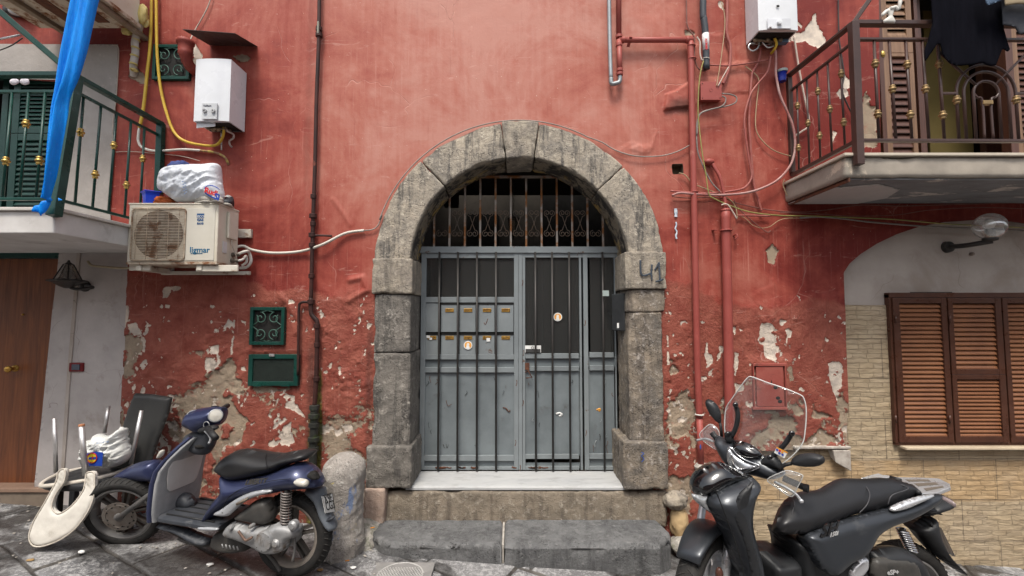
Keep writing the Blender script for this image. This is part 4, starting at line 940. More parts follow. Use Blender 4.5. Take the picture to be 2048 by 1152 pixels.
clw = S('white_laundry', (.62, .58, .62), (.5, .46, .5), 12, .9, bump=.4, bs=20)
q = thing('laundry', 'two small white garments hanging under the green handrail', 'laundry', P(38, 165, -.6))
for uu, s in ((29, 1), (50, 2)): blob(P(uu, 163, -.6), (.033, .015, .024), .3, 5, s, 20, 14).build('garment', clw, q, True)
# blue plastic sheet tied to the corner post
bp = S('blue_plastic', (.006, .36, .95), (.004, .25, .80), 5, .25, bump=.6, bs=22, bd=.012, stretch=(3, 3, .6))
_nt = bp.node_tree; _b = _nt.nodes['Principled BSDF']; _t = N(_nt, 'BsdfTranslucent', Color=(.03, .35, .95)); _mx = N(_nt, 'MixShader', Fac=.35, i1=_b, i2=_t); _nt.links.new(_mx.outputs[0], _nt.nodes['Material Output'].inputs[0])
Lf = [(176, -150), (149, -12), (135, 60), (122, 120), (112, 180), (102, 235), (98, 280), (95, 330), (92, 372), (94, 392), (94, 399)]; Rt = [(232, -150), (199, -12), (185, 50), (173, 105), (158, 155), (141, 195), (135, 235), (124, 290), (113, 345), (102, 390), (99, 399)]
Lf = cr([np.array(P(u, v, -1.0)) for u, v in Lf], 5); Rt = cr([np.array(P(u, v, -1.0)) for u, v in Rt], 5); nL = len(Lf); V = []; nw = 22
for i in range(nL):
    wd_ = np.linalg.norm(Rt[i]-Lf[i])
    for k in range(nw):
        t = k/(nw-1); p = Lf[i]*(1-t)+Rt[i]*t; p = p+np.array((0, -.035*math.sin(math.pi*t)-.012*math.sin(9*t+i*.06)*min(1, wd_/.1)-.01*math.sin(17*t-i*.1), 0)); V.append(p)
V = np.array(V); i = np.arange(nL*nw).reshape(nL, nw); Qb = np.stack([i[:-1, :-1], i[:-1, 1:], i[1:, 1:], i[1:, :-1]], -1).reshape(-1, 4)
bs_ = thing('blue_plastic_sheet', 'bright blue plastic sheet twisted and knotted to the green balcony corner post', 'plastic sheet', P(97, 400, -1.0))
o = mesh_obj('sheet', V, Qb, bp, bs_); so_ = o.modifiers.new('s', 'SOLIDIFY'); so_.thickness = .002
tl = [(98, 399), (84, 404), (72, 412), (64, 424), (74, 424), (83, 433), (90, 426), (96, 410), (100, 402)]
pillow([P2(u, v, -1.0) for u, v in tl], lambda x, y, h: np.stack([x, -1.0-h-.01*np.sin(x*120), y], 1), .012, .03, .006).build('tail', bp, bs_, True)
blob(P(98, 399, -1.0), (.014, .014, .016), .3, 5, 3, 16, 12).build('knot', bp, bs_, True)
pillow([P2(u, v, -.99) for u, v in [(116, 395), (126, 400), (117, 402)]], lambda x, y, h: np.stack([x, -.99-h, y], 1), .006, .02, .005).build('tail', bp, bs_, True)
# ------------------------------------------------------------ brown door
dr = thing('entrance_door', 'brown wooden entrance door with a brass knob in a dark green frame', 'door', P(20, 975, .12))
dw = wood_mat('door_wood', (.215, .066, .018), (.105, .030, .009), .4)
def quadp(pts, Y, t, name, mat, par, bevel=.002):
    return MB().prism([P(u, v, Y) for u, v in pts], (0, t, 0)).build(name, mat, par, bevel=bevel)
quadp([(-260, 515), (141, 515), (136, 560), (118, 768), (98, 973), (-260, 973)], .12, .04, 'leaf', dw, dr)
quadp([(141, 517), (153, 517), (147, 586), (132, 768), (120, 978), (98, 976), (118, 768), (136, 560)], .09, .08, 'frame', green_d, dr); quadp([(-260, 500), (156, 503), (153, 517), (-260, 516)], .085, .08, 'frame', green_d, dr)
quadp([(153, 505), (147, 586), (132, 768), (117, 1010), (124, 1010), (139, 768), (154, 586), (160, 505)], .02, .14, 'reveal', grey, dr)
c = np.array(P(27, 737, .10)); kb = MB().lathe([(.028, .02), (.028, .012), (.012, .008), (.011, -.03), (.024, -.04), (.028, -.055), (.02, -.066), (.001, -.068)], c, (-.2, 1, 0), 20); kb.build('knob', brass, dr, True)
MB().lathe([(.008, .03), (.008, 0), (.003, -.002)], P(44, 629, .11), (0, 1, 0), 14).build('spyhole', brass, dr, True)
ds = S('door_step_stone', (.21, .165, .125), (.14, .11, .085), 5, .8, bump=.4, bs=25)
a = P(-260, 975, .0); b = P(100, 1006, .0); MB().box((a[0], -.0, b[2]-.3), (b[0]+.02, .16, P(0, 984, 0)[2])).build('step', ds, dr, bevel=.008)
MB().box((a[0], -.015, P(0, 983.8, 0)[2]), (b[0]+.03, .16, P(0, 976, 0)[2])).build('threshold', S('threshold', (.3, .2, .14), (.22, .14, .1), 5, .6), dr, bevel=.004)
rs = thing('light_switch', 'small switch in a dark red frame beside the brown door', 'switch', P(151, 742, .02))
MB().rect(138, 725.5, 165, 743.5, .012, .02).build('frame', S('dark_red_plastic', (.16, .012, .014), None, 9, .4), rs, bevel=.004); MB().rect(143, 729, 158, 740, .004, .01).build('rocker', S('grey_plastic', (.09, .10, .13), None, 9, .4), rs, bevel=.002)
# carriage lantern
cl = thing('wall_lantern', 'dark carriage lantern on the grey pier beside the brown door', 'wall lamp', P(172, 580, 0))
lc = np.array(P(136, 549, -.16)); L = MB()
L.lathe([(.006, .115), (.012, .10), (.03, .085), (.034, .08)], lc, (0, 0, 1), 6)
for k in range(6):
    t = R(60*k+15); L.tube([(lc[0]+.034*math.cos(t), lc[1]+.034*math.sin(t), lc[2]+.08), (lc[0]+.095*math.cos(t), lc[1]+.095*math.sin(t), lc[2]-.045)], .0045, 6)
L.lathe([(.098, -.04), (.128, -.05), (.12, -.058), (.085, -.07), (.05, -.095), (.02, -.11), (.004, -.112)], lc, (0, 0, 1), 6)
L.build('cage', blk, cl, 'auto'); MB().lathe([(.03, .078), (.088, -.042)], lc, (0, 0, 1), 6).build('glass', glass_mat('smoked_glass', (.35, .30, .24), .15, .3), cl)
MB().lathe([(.012, -.04), (.03, .0), (.02, .035), (.004, .04)], lc, (0, 0, 1), 12).build('bulb', S('bulb', (.5, .48, .42), None, 4, .3), cl, True)
tube('arm', [lc+np.array((0, 0, -.09)), lc+np.array((.05, .02, -.115)), lc+np.array((.13, .08, -.10)), np.array(P(172, 572, .0))], .013, blk, cl)
MB().lathe([(.045, 0), (.045, -.012), (.03, -.03), (.012, -.045)], P(172, 573, .03), (0, 1, 0), 18).build('wall_plate', blk, cl, True)
tube('conduit', wl([(176, 523), (184, 531), (210, 534), (240, 536), (262, 536)], [.0, -.02, -.03, -.03, -.03]), .010, S('conduit_beige', (.42, .36, .24), (.3, .25, .17), 12, .6), label='short beige taped conduit between the grey pier and the outdoor unit', cat='conduit')
# bulkhead lamp
bk = thing('bulkhead_lamp', 'oval black bulkhead lamp with frosted cover high on the wall', 'wall lamp', P(42, 25, 0))
c = np.array(P(42, 24, 0)); MB().ell((c[0], -.035, c[2]), (.115, .045, .065), 28, 16).build('housing', S('black_plastic', (.018, .018, .02), (.03, .03, .03), 12, .4), bk, True)
c2 = np.array(P(38, 21, -.06)); MB().ell((c2[0], -.062, c2[2]), (.088, .035, .046), 28, 16).build('cover', S('frosted_cover', (.30, .31, .32), (.42, .42, .42), 8, .2, bump=.3, bs=60, stretch=(3, 1, 1)), bk, True)
# ------------------------------------------------------------ cable ducts and gas hoses, left
yel = S('yellow_hose', (.60, .40, .045), (.48, .3, .035), 8, .4, bump=.2, bs=60)
tube('gas_hose', wl([(305, -150), (302, 60), (294, 150), (287, 215), (279, 256)], -.03), .0125, yel, label='yellow hose running straight down into the white conduit near the balcony', cat='hose', group='yellow hoses on the facade')
tube('gas_hose', wl([(312, -150), (313, 60), (316, 130), (322, 180), (333, 225), (347, 262), (367, 281), (402, 290), (432, 290), (446, 272), (448, 246)], [-.035]*9+[-.09, -.12]), .0115, yel, label='yellow hose looping down and up into the white water heater on the left', cat='hose', group='yellow hoses on the facade')
whc = S('white_conduit', (.60, .57, .52), (.5, .47, .42), 9, .5)
tube('white_conduit', wl([(279, 254), (277, 270), (277, 283), (285, 295), (312, 302), (365, 299), (401, 301)], -.028), .0105, whc, label='white conduit bending under the balcony railing end', cat='conduit')
tube('brown_conduit', wl([(399, 301), (430, 305), (450, 315), (457, 330)], [-.028, -.028, -.028, .0]), .010, S('rust_conduit', (.30, .17, .10), (.2, .1, .05), 20, .7, stain=(.5, .4, .1), ss=14, st=(.5, .6)), label='short rusty conduit ending in a hole above the plastic bag', cat='conduit')
tube('thin_wire', wl([(225, 90), (237, 96), (236, 140), (232, 200), (226, 240), (225, 290)], -.022), .0035, S('beige_wire', (.42, .36, .3), None, 9, .6), label='thin beige wire along the edge of the grey cement surround', cat='cable')
tube('thin_wire', wl([(232, 304), (262, 303), (300, 306), (360, 312), (400, 322)], -.012), .003, S('beige_wire', (.42, .36, .3)), label='thin wire crossing the red wall behind the balcony railing', cat='cable')
tube('thin_wire', wl([(424, -10), (415, 15), (402, 40), (393, 55), (385, 70), (378, 86)], [-.02, -.02, -.02, -.02, -.04, -.1]), .0045, S('beige_wire', (.42, .36, .3)), label='beige wire dropping behind the metal canopy to the terracotta pipe', cat='cable')
# terracotta flue
ter = S('terracotta_paint', (.24, .045, .032), (.17, .03, .022), 8, .6, bump=.3, bs=30)
fl = [P(371, 82, -.12), P(371, 88, -.12), P(371.5, 90, -.12), P(371, 104, -.12), P(371.5, 107, -.12), P(372, 112, -.115), P(374, 122, -.10), P(380, 133, -.07), P(394, 145, .0)]
o = MB().tube([Vector(p) for p in fl], [.068, .066, .056, .053, .057, .047, .043, .043, .043], 20, cap=False).build('flue_pipe', ter, None, True); tag(o, 'red painted flared flue pipe above the left water heater', 'flue'); o.modifiers.new('s', 'SOLIDIFY').thickness = .006
o = MB().hexa([P(365, 59, -.32), P(470, 67, -.32), P(515, 93.5, 0), P(420, 91, 0), P(365, 58, -.32), P(470, 66, -.32), P(515, 92.5, 0), P(420, 90, 0)]).build('metal_canopy', S('dark_sheet_metal', (.035, .022, .02), (.08, .04, .03), 6, .6), None); tag(o, 'dark rusty sheet metal canopy above the left water heater', 'canopy')
# vents
def vent(name, u0, v0, u1, v1, label, scroll=True):
    t = thing(name, label, 'vent', P((u0+u1)/2, v1, 0)); Y = -.03; a = P(u0, v0, Y); b = P(u1, v1, Y); w_ = .027 if scroll else .036
    f = MB(); f.box((a[0], Y, b[2]), (a[0]+w_, .012, a[2])); f.box((b[0]-w_, Y, b[2]), (b[0], .012, a[2])); f.box((a[0]+w_, Y+.001, b[2]), (b[0]-w_, .012, b[2]+w_)); f.box((a[0]+w_, Y+.001, a[2]-w_), (b[0]-w_, .012, a[2]))
    f.build('frame', green, t, bevel=.003); MB().box((a[0]+.01, -.004, b[2]+.01), (b[0]-.01, .01, a[2]-.01)).build('dark_back', dk, t)
    cx, cz = (a[0]+b[0])/2, (a[2]+b[2])/2; W_, H_ = (b[0]-a[0])/2-w_, (a[2]-b[2])/2-w_
    if scroll:
        g = S('pale_green_iron', (.07, .14, .11), (.03, .08, .06), 9, .45)
        for sx_ in (-1, 1):
            for sz_ in (-1, 1):
                c = (cx+sx_*W_*.5, cz+sz_*H_*.5); r = min(W_, H_)*.42; pts = spiral(c, r, 1.25, sx_*sz_, R(90 if sz_ > 0 else -90), Y+.008, 26)
                MB().tube([(cx, Y+.008, cz+sz_*H_*.98)]+pts, .0042, 6).build('scroll', g, t, True)
                c2 = (cx+sx_*W_*.62, cz+sz_*H_*.15)
                MB().tube(cr([(cx+sx_*W_, Y+.008, cz+sz_*H_*.05), (c2[0], Y+.006, cz+sz_*H_*.35), (cx+sx_*W_*.75, Y+.006, cz+sz_*H_*.7)], 4), .0035, 6).build('scroll', g, t, True)
    else:
        g = S('wire_mesh', (.05, .07, .06), None, 9, .6, metal=.3); m_ = MB(); n = int(2*W_/.011)
        for i in range(-n, n+1):
            for s in (-1, 1):
                x0_ = cx+i*.011; pa = np.array((x0_-s*H_, cz-H_)); pb = np.array((x0_+s*H_, cz+H_)); lo, hi = cx-W_, cx+W_
                t0, t1 = 0., 1.; dx = pb[0]-pa[0]
                ta, tb = sorted(((lo-pa[0])/dx, (hi-pa[0])/dx)); t0, t1 = max(0, ta), min(1, tb)
                if t1-t0 > .02: q0 = pa+(pb-pa)*t0; q1 = pa+(pb-pa)*t1; m_.bar((q0[0], Y+.012+.001*s, q0[1]), (q1[0], Y+.012+.001*s, q1[1]), .0014)
        m_.build('mesh', g, t)
        for uu in (514, 571): MB().rect(uu-8, v1-4, uu+8, v1+1, Y-.006, .006).build('hinge', green, t, bevel=.001)
        MB().rect(538, v0-1, 548, v0+4, Y-.012, .012).build('latch', S('alu', (.6, .6, .6)), t, bevel=.001)
    return t
vent('green_vent', 306, 88, 377, 158, 'green framed vent with scrolls beside the flue pipe high on the wall'); vent('green_vent', 500, 614, 567, 690, 'green framed vent with scrolls directly above the mesh covered box'); vent('mesh_vent_box', 497, 709, 595, 772, 'wide dark green box with wire mesh below the scroll vent', False)
# ------------------------------------------------------------ water heaters
enamel = S('white_enamel', (.64, .65, .67), (.56, .57, .585), 2, .3, bump=.02, coat=.3)
def heater(u0, u1, v0, v1, Y, x_wall_u, label):
    a = P(u0, v0, Y); b = P(u1, v1, Y); t = thing('water_heater', label, 'water heater', ((a[0]+b[0])/2, 0, b[2]))
    x0, x1 = sorted((a[0], b[0])); z0, z1 = b[2], a[2]; n = 12; bulge = .016; V = []; m = MB()
    prof = [(x0, -.01), (x0, Y+.012)]+[(x0+(x1-x0)*i/n, Y+.008-bulge*math.sin(math.pi*i/n)**.6) for i in range(n+1)]+[(x1, Y+.012), (x1, -.01)]
    m.prism([(x, y, z0) for x, y in prof], (0, 0, z1-z0)); m.build('casing', enamel, t, 'auto')
    MB().box((x0+.012, Y+.03, z0-.003), (x1-.012, -.02, z0+.01)).build('underside', dk, t); return t, x0, x1, z0, z1
h1, x0, x1, z0, z1 = heater(391, 457, 118, 242, -.23, 489, 'white water heater with two round knobs below the metal canopy')
pn = MB().rect(404, 206, 433, 238, -.254, .012).build('control_panel', S('panel_grey', (.52, .53, .54), None, 6, .4), h1, bevel=.002)
for uu in (410, 427): MB().lathe([(.016, 0), (.015, .012), (.006, .013), (.006, .004)], P(uu, 222, -.256), (0, -1, 0), 18).build('knob', S('knob_grey', (.12, .12, .13), (.5, .5, .5), 9, .4), pn, 'auto')
text_geo('Vaillant', .022, P(406, 213, -.2555), (1, 0, 0), (0, 0, 1), bold=.0004).build('lettering', S('lettering_grey', (.1, .1, .12), None, 5, .5), pn)
gm = MB()
for k in range(6): gm.ell((x0+.05+.03*k, -.12+.02*(k % 3), z0-.012-.006*(k % 2)), (.018, .014, .016), 10, 8)
gm.tube([(x0+.05, -.11, z0-.012), (x0+.2, -.11, z0-.014)], .012, 8); gm.build('fittings', S('fittings', (.12, .09, .07), (.3, .22, .15), 30, .5, metal=.5), h1, True)
MB().hexa([(x0+.01, -.2, z0-.045), (x0+.16, -.2, z0-.03), (x0+.16, -.195, z0-.03), (x0+.01, -.195, z0-.045), (x0+.01, -.2, z0), (x0+.16, -.2, z0), (x0+.16, -.195, z0), (x0+.01, -.195, z0)]).build('lip', enamel, h1)
tube('drain_hose', wl([(450, 250), (455, 262), (466, 268), (467, 276), (459, 282), (460, 290), (464, 294)], [-.12, -.1, -.06, -.04, -.03, -.02, 0]), .0075, S('corrugated', (.5, .42, .38), (.35, .25, .22), 60, .6), h1)
tube('valve', wl([(443, 262), (443, 285), (443, 300)], [-.06, -.05, -.03]), .006, S('alu', (.6, .6, .6)), h1)
h2, x0, x1, z0, z1 = heater(1514, 1597, -70, 60, -.215, 0, 'white water heater with a single knob near the top right balcony')
pn = MB().rect(1535, 36, 1583, 57, -.235, .008).build('control_panel', S('panel_white', (.62, .63, .66), None, 6, .4), h2, bevel=.003)
MB().lathe([(.019, 0), (.018, .02), (.004, .022)], P(1558, 46, -.236), (0, -1, 0), 18).build('knob', enamel, pn, 'auto'); MB().lathe([(.010, 0), (.009, .012), (.003, .013)], P(1541, 54, -.236), (0, -1, 0), 14).build('knob', enamel, pn, 'auto')
MB().ell(P(1556, 12, -.232), (.014, .003, .009)).build('spy_hole', dk, h2, True)
gm = MB()
for k in range(7): gm.ell((x0+.03+.035*k, -.1+.03*(k % 3), z0-.012), (.02, .016, .02), 10, 8)
gm.tube([(x0+.03, -.1, z0-.012), (x0+.24, -.07, z0-.012)], .012, 8); gm.build('fittings', S('fittings', (.12, .09, .07)), h2, True); MB().rect(1556, 66, 1578, 84, -.10, .05).build('ignition_box', S('blue_grey_box', (.10, .16, .24), None, 9, .4), h2, bevel=.004)
tube('copper_pipe', wl([(1518, 84), (1516, 95), (1505, 102), (1497, 96), (1500, 88), (1510, 86)], -.08), .0065, S('alu', (.6, .6, .6)), h2); tube('hose', wl([(1524, 84), (1535, 95), (1548, 92)], -.08), .006, S('alu', (.6, .6, .6)), h2)
tube('yellow_connector', wl([(1549, 76), (1553, 88), (1548, 100), (1542, 107)], [-.12, -.1, -.07, -.03]), .011, yel, h2)
# ------------------------------------------------------------ outdoor unit with the things piled on it
cream = S('aged_cream_metal', (.60, .56, .47), (.50, .45, .36), 4, .45, bump=.1, bs=20, stain=(.20, .09, .04), ss=7, st=(.66, .76))
creamr = S('rusty_cream_metal', (.50, .44, .35), (.38, .31, .23), 6, .6, bump=.4, bs=30, stain=(.17, .065, .025), ss=9, st=(.48, .6))
def ac_unit(label, x0, x1, y0, y1, z0, z1, front=True):
    t = thing('air_conditioner_unit', label, 'air conditioner', ((x0+x1)/2, (y0+y1)/2, z0))
    MB().box((x0, y0, z0+.018), (x1, y1, z1-.012)).build('casing', cream, t, bevel=.006)
    MB().box((x0-.004, y0-.004, z1-.013), (x1+.004, y1, z1)).build('lid', cream, t, bevel=.004); MB().box((x0-.002, y0-.003, z0), (x1+.002, y1, z0+.02)).build('base_pan', creamr, t, bevel=.003)
    return t
AY = -.36
a = P(259, 406, AY); b = P(433, 529, AY); ax0, ax1, az0, az1 = a[0], b[0], b[2], a[2]; ay1 = -.10
ac = ac_unit('cream outdoor air conditioner with rusty fan grille below the plastic bag', ax0, ax1, AY, ay1, az0, az1)
ga = P(267, 417, AY); gb = P(369, 521, AY); gcx, gcz = (ga[0]+gb[0])/2, (ga[2]+gb[2])/2; gw, gh = (gb[0]-ga[0])/2, (ga[2]-gb[2])/2
MB().lathe([(min(gw, gh)*.93, 0), (min(gw, gh)*.93, .002)], (gcx, AY-.001, gcz), (0, -1, 0), 40).build('fan_opening', S('fan_dark', (.045, .032, .025), (.09, .06, .04), 9, .8), ac)
fb = MB()
for k in range(5):
    t = R(72*k); 
    fb.hexa([(gcx+.03*math.cos(t), AY-.006, gcz+.03*math.sin(t)), (gcx+.17*math.cos(t-.35), AY-.004, gcz+.17*math.sin(t-.35)), (gcx+.18*math.cos(t+.3), AY-.010, gcz+.18*math.sin(t+.3)), (gcx+.03*math.cos(t+.8), AY-.008, gcz+.03*math.sin(t+.8)),
             (gcx+.03*math.cos(t), AY-.008, gcz+.03*math.sin(t)), (gcx+.17*math.cos(t-.35), AY-.006, gcz+.17*math.sin(t-.35)), (gcx+.18*math.cos(t+.3), AY-.012, gcz+.18*math.sin(t+.3)), (gcx+.03*math.cos(t+.8), AY-.010, gcz+.03*math.sin(t+.8))])
fb.lathe([(.045, 0), (.04, .014), (.01, .018)], (gcx, AY-.004, gcz), (0, -1, 0), 20); fb.build('fan', S('fan_blade', (.05, .04, .034), (.08, .065, .05), 12, .6), ac, 'auto')
gr = MB(); n = 34; wire = S('grille_wire', (.50, .43, .34), (.36, .27, .19), 20, .5, stain=(.16, .07, .03), ss=12, st=(.5, .62))
for i in range(n):
    z = gcz-gh+2*gh*(i+.5)/n; gr.tube([(gcx-gw, AY-.012, z), (gcx-gw+.012, AY-.022, z), (gcx+gw-.012, AY-.022, z), (gcx+gw, AY-.012, z)], .0021, 5)
for i in range(5):
    x = gcx-gw+2*gw*(i+.5)/5; gr.tube([(x, AY-.016, gcz-gh), (x, AY-.018, gcz+gh)], .0022, 5)
rr_ = .03; corner = []
for cx_, cz_, a0 in ((gcx+gw-rr_, gcz+gh-rr_, 0), (gcx-gw+rr_, gcz+gh-rr_, 90), (gcx-gw+rr_, gcz-gh+rr_, 180), (gcx+gw-rr_, gcz-gh+rr_, 270)):
    for k in range(7): t = R(a0+15*k); corner.append((cx_+rr_*math.cos(t), AY-.008, cz_+rr_*math.sin(t)))
gr.tube(corner, .006, 6, closed=True); gr.build('grille', wire, ac, True)
fp = MB().rect(374, 416, 427, 521, AY-.004, .006).build('front_panel', S('panel_cream', (.56, .53, .46), (.5, .47, .4), 3, .4, bump=.05), ac, bevel=.003)
nv = S('print_blue', (.01, .07, .2), None, 4, .5); nv2 = S('print_teal', (.01, .13, .25), None, 4, .5)
text_geo('ligmar', .062, P(379, 505, AY-.005), (1, 0, 0), (0, 0, 1), bold=.0010).build('lettering', nv2, fp)
text_geo('AIR CONDITIONER', .0105, P(381, 508, AY-.005), (1, 0, 0), (0, 0, 1), bold=.0003).build('lettering', nv2, fp)
MB().rect(394, 427, 408, 436, AY-.0055, .001).build('label', nv, fp); text_geo('ECO', .026, P(394.5, 435, AY-.0065), (1, 0, 0), (0, 0, 1), bold=.0004).build('lettering', S('print_pale', (.6, .6, .6), None, 4, .5), fp)
text_geo('GAS', .026, P(394, 442, AY-.0055), (1, 0, 0), (0, 0, 1), bold=.0012).build('lettering', nv, fp); text_geo('R410', .023, P(394, 449, AY-.0055), (1, 0, 0), (0, 0, 1), bold=.001).build('lettering', nv, fp)
# side: valve cover, sticker, pipes
sx_ = ax1+.004
MB().box((sx_-.002, AY+.10, az0+.22), (sx_+.018, AY+.22, az1-.04)).build('valve_cover', cream, ac, bevel=.006)
MB().box((sx_-.002, AY+.06, az0+.10), (sx_+.001, AY+.11, az0+.19)).build('label', S('print_pale', (.6, .6, .6)), ac)
tube('power_cord', [(sx_+.01, AY+.15, az0+.22), (sx_+.02, AY+.15, az0+.16), (sx_+.035, AY+.18, az0+.08), (sx_+.03, AY+.22, az0-.02), (sx_+.01, AY+.24, az0-.0)], .0045, S('beige_wire', (.42, .36, .3)), ac)
for k, zz_ in enumerate((.05, .10)):
    MB().lathe([(.018, 0), (.018, .02), (.012, .022), (.012, .04), (.016, .042), (.014, .055)], (sx_-.004, AY+.18+.01*k, az0+zz_), (1, 0, 0), 12).build('valve', S('valve_dark', (.06, .05, .045), (.2, .17, .13), 20, .5, metal=.5), ac, 'auto')
bsm = S('bracket_white', (.60, .57, .50), (.46, .41, .33), 8, .6, stain=(.17, .07, .03), ss=9, st=(.56, .68))
for (x_) in (ax0+.08, ax1-.14):
    m = MB(); m.box((x_-.02, AY+.01, az0-.045), (x_+.02, .0, az0-.003)); m.box((x_-.02, -.025, az0-.045), (x_+.02, .0, az0+.25)); m.build('bracket', bsm, ac, bevel=.004)
m = MB(); m.box((ax0+.02, -.045, az0-.05), (ax1+.07, -.02, az0-.02)); m.rect(476, 458, 501, 475, -.03, .03); m.build('cross_bar', bsm, ac, bevel=.003)
MB().rect(258, 529, 300, 541, AY+.03, .02).build('bracket_end', bsm, ac, bevel=.004); MB().rect(392, 530, 475, 543, AY+.02, .02).build('bracket_end', bsm, ac, bevel=.004)
tube('insulated_pipe', [(sx_+.03, AY+.19, az0+.10), (sx_+.09, AY+.21, az0+.13), np.array(P(498, 505, -.07)), np.array(P(502, 522, -.06)), np.array(P(494, 534, -.05)), np.array(P(480, 536, -.05))], .012, whc, ac)
tube('insulated_pipe', [(sx_+.03, AY+.18, az0+.05), (sx_+.07, AY+.2, az0+.06), np.array(P(492, 512, -.09)), np.array(P(493, 524, -.08)), np.array(P(484, 531, -.08))], .010, whc, ac)
gcd = S('conduit_grey_white', (.56, .53, .47), (.45, .42, .36), 9, .5)
tube('conduit', wl([(470, 495), (486, 492), (505, 500), (545, 506), (600, 503), (645, 489), (690, 467), (728, 461)], [-.1, -.06, -.03, -.025, -.025, -.05, -.025, -.02]), .0115, gcd, label='pale conduit crossing the red wall from the outdoor unit to the arch', cat='conduit')
aw = [(722, 461), (745, 459), (757, 449), (764, 430)]
cab = [np.array(P(u, v, -.018)) for u, v in aw]
for k in range(40):
    an = R(162-k*(162-62)/39); r = AR1+.018; cab.append(np.array((AX+r*math.cos(an), -.035, AZ+r*math.sin(an))))
cab += [np.array(P(u, v, -.03)) for u, v in [(1205, 285), (1230, 300), (1270, 312), (1320, 312), (1355, 303), (1382, 289)]]
tube('cable', cab, .0052, S('arch_cable', (.30, .26, .23), (.2, .17, .15), 9, .6), k=3, label='grey cable following the outer edge of the stone arch', cat='cable')
# things on the unit
bin_ = thing('storage_bin', 'small bright blue plastic bin standing on the outdoor unit', 'bin', P(301, 404, AY+.08)); bm_ = S('blue_bin', (.01, .05, .55), None, 4, .35)
c = P(301, 405, AY+.08); m = MB(); m.lathe([(.042, 0), (.048, .07), (.056, .10), (.064, .103), (.064, .110), (.058, .111), (.052, .10), (.044, .01), (.001, .008)], (c[0], c[1], az1), (0, 0, 1), 4)
m.v = [tuple(p) for p in (np.array(m.v)-np.array((c[0], c[1], 0))) @ np.array([[math.cos(.78), math.sin(.78), 0], [-math.sin(.78), math.cos(.78), 0], [0, 0, 1]])+np.array((c[0], c[1], 0))]; m.v = [(c[0]+(p[0]-c[0])*1.35, p[1], p[2]) for p in m.v]
m.build('body', bm_, bin_, bevel=.004)
orr = S('orange_cloth', (.38, .085, .012), (.24, .05, .01), 14, .75, bump=.8, bs=25)
c = P(332, 396, AY+.08); o = blob((c[0], c[1], az1+.032), (.088, .06, .038), .35, 9, 4, 44, 26, flat=-.032, crease=.3).build('folded_cloth', orr, None, True); tag(o, 'crumpled orange cloth between the blue bin and the white bag', 'cloth')
jn_ = S('blue_jeans', (.04, .06, .19), (.025, .04, .12), 14, .8, bump=.5, bs=60)
c = P(360, 330, AY+.14); o = blob((c[0], c[1], c[2]-.02), (.088, .06, .055), .3, 8, 6, 40, 24, crease=.25).build('folded_trousers', jn_, None, True); tag(o, 'blue fabric showing behind the top of the white shopping bag', 'cloth')
bagw = S('white_bag_plastic', (.66, .68, .71), (.57, .6, .64), 3, .32, bump=.5, bs=7, bd=.02)
def bag(name, pix, Y, th, seed, mat, par, rim=.0, step=.007, crs=.035, sc=10):
    poly = [P2(u, v, Y) for u, v in pix]; poly = [tuple(p) for p in cr([np.array(p) for p in poly], 4, closed=True)]
    def f(x, y, h):
        s = np.sign(h); k = np.clip(np.abs(h)/th, 0, 1)
        # folds run along the length of the bag
        ang = .5; xr2 = x*math.cos(ang)+y*math.sin(ang); yr2 = -x*math.sin(ang)+y*math.cos(ang)
        c_ = crs*1.5*(np.abs(fbm(xr2*.6, yr2*1.5, sc*1.2, 5, seed))*2-.3)+crs*.9*(.12-np.abs(fbm(x, y, sc*2.2, 3, seed+8)))+crs*.7*fbm(x, y, sc*.4, 3, seed+1)+crs*.5*np.abs(fbm(xr2*1.5, yr2*.7, sc*2, 3, seed+5))
        return np.stack([x, Y-h+s*c_*k, y], 1)
    _ = 0; return pillow(poly, f, th, th*1.1, step).build(name, mat, par, True)
bg_ = thing('shopping_bag', 'stuffed white plastic shopping bag lying on the outdoor unit', 'bag', P(380, 404, AY+.1))
BY = AY+.06
bag('bag', [(325, 352), (333, 338), (352, 332), (380, 330), (408, 329), (436, 328), (440, 345), (442, 370), (446, 392), (438, 403), (400, 404), (360, 405), (345, 398), (328, 385), (321, 378)], BY, .10, 5, bagw, bg_, crs=.028)
rd = S('print_red', (.62, .02, .02), None, 4, .4); bl_ = S('print_blue_bright', (.015, .06, .38), None, 4, .4)
t1 = text_geo('Rudi', .056, P(408, 384, AY-.062), (1, 0, -.33), (.25, 0, 1), bold=.0024); t1.build('lettering', rd, bg_)
t2 = text_geo('Sì', .062, P(427, 397, AY-.068), (1, 0, -.33), (.25, 0, 1), bold=.003); t2.build('lettering', bl_, bg_)
brush([(409, 378), (412, 373), (420, 371), (430, 373), (439, 379)], .0035, AY-.052, bl_, 'printed_arc', bg_); brush([(410, 385), (418, 391), (430, 397)], .006, AY-.055, bl_, 'printed_arc', bg_)
for k in range(9): MB().rect(364+k*.5+(k % 2)*4, 362+k*3, 366.5+k*.5+(k % 2)*4, 364+k*3, AY-.0615, .001).build('small_print', S('print_faint', (.25, .35, .55), None, 4, .5), bg_)
shw = S('shoe_white', (.5, .48, .42), (.35, .32, .28), 14, .8, bump=.3); shb = S('shoe_black', (.02, .022, .028), (.035, .037, .045), 14, .7, bump=.4, bs=50)
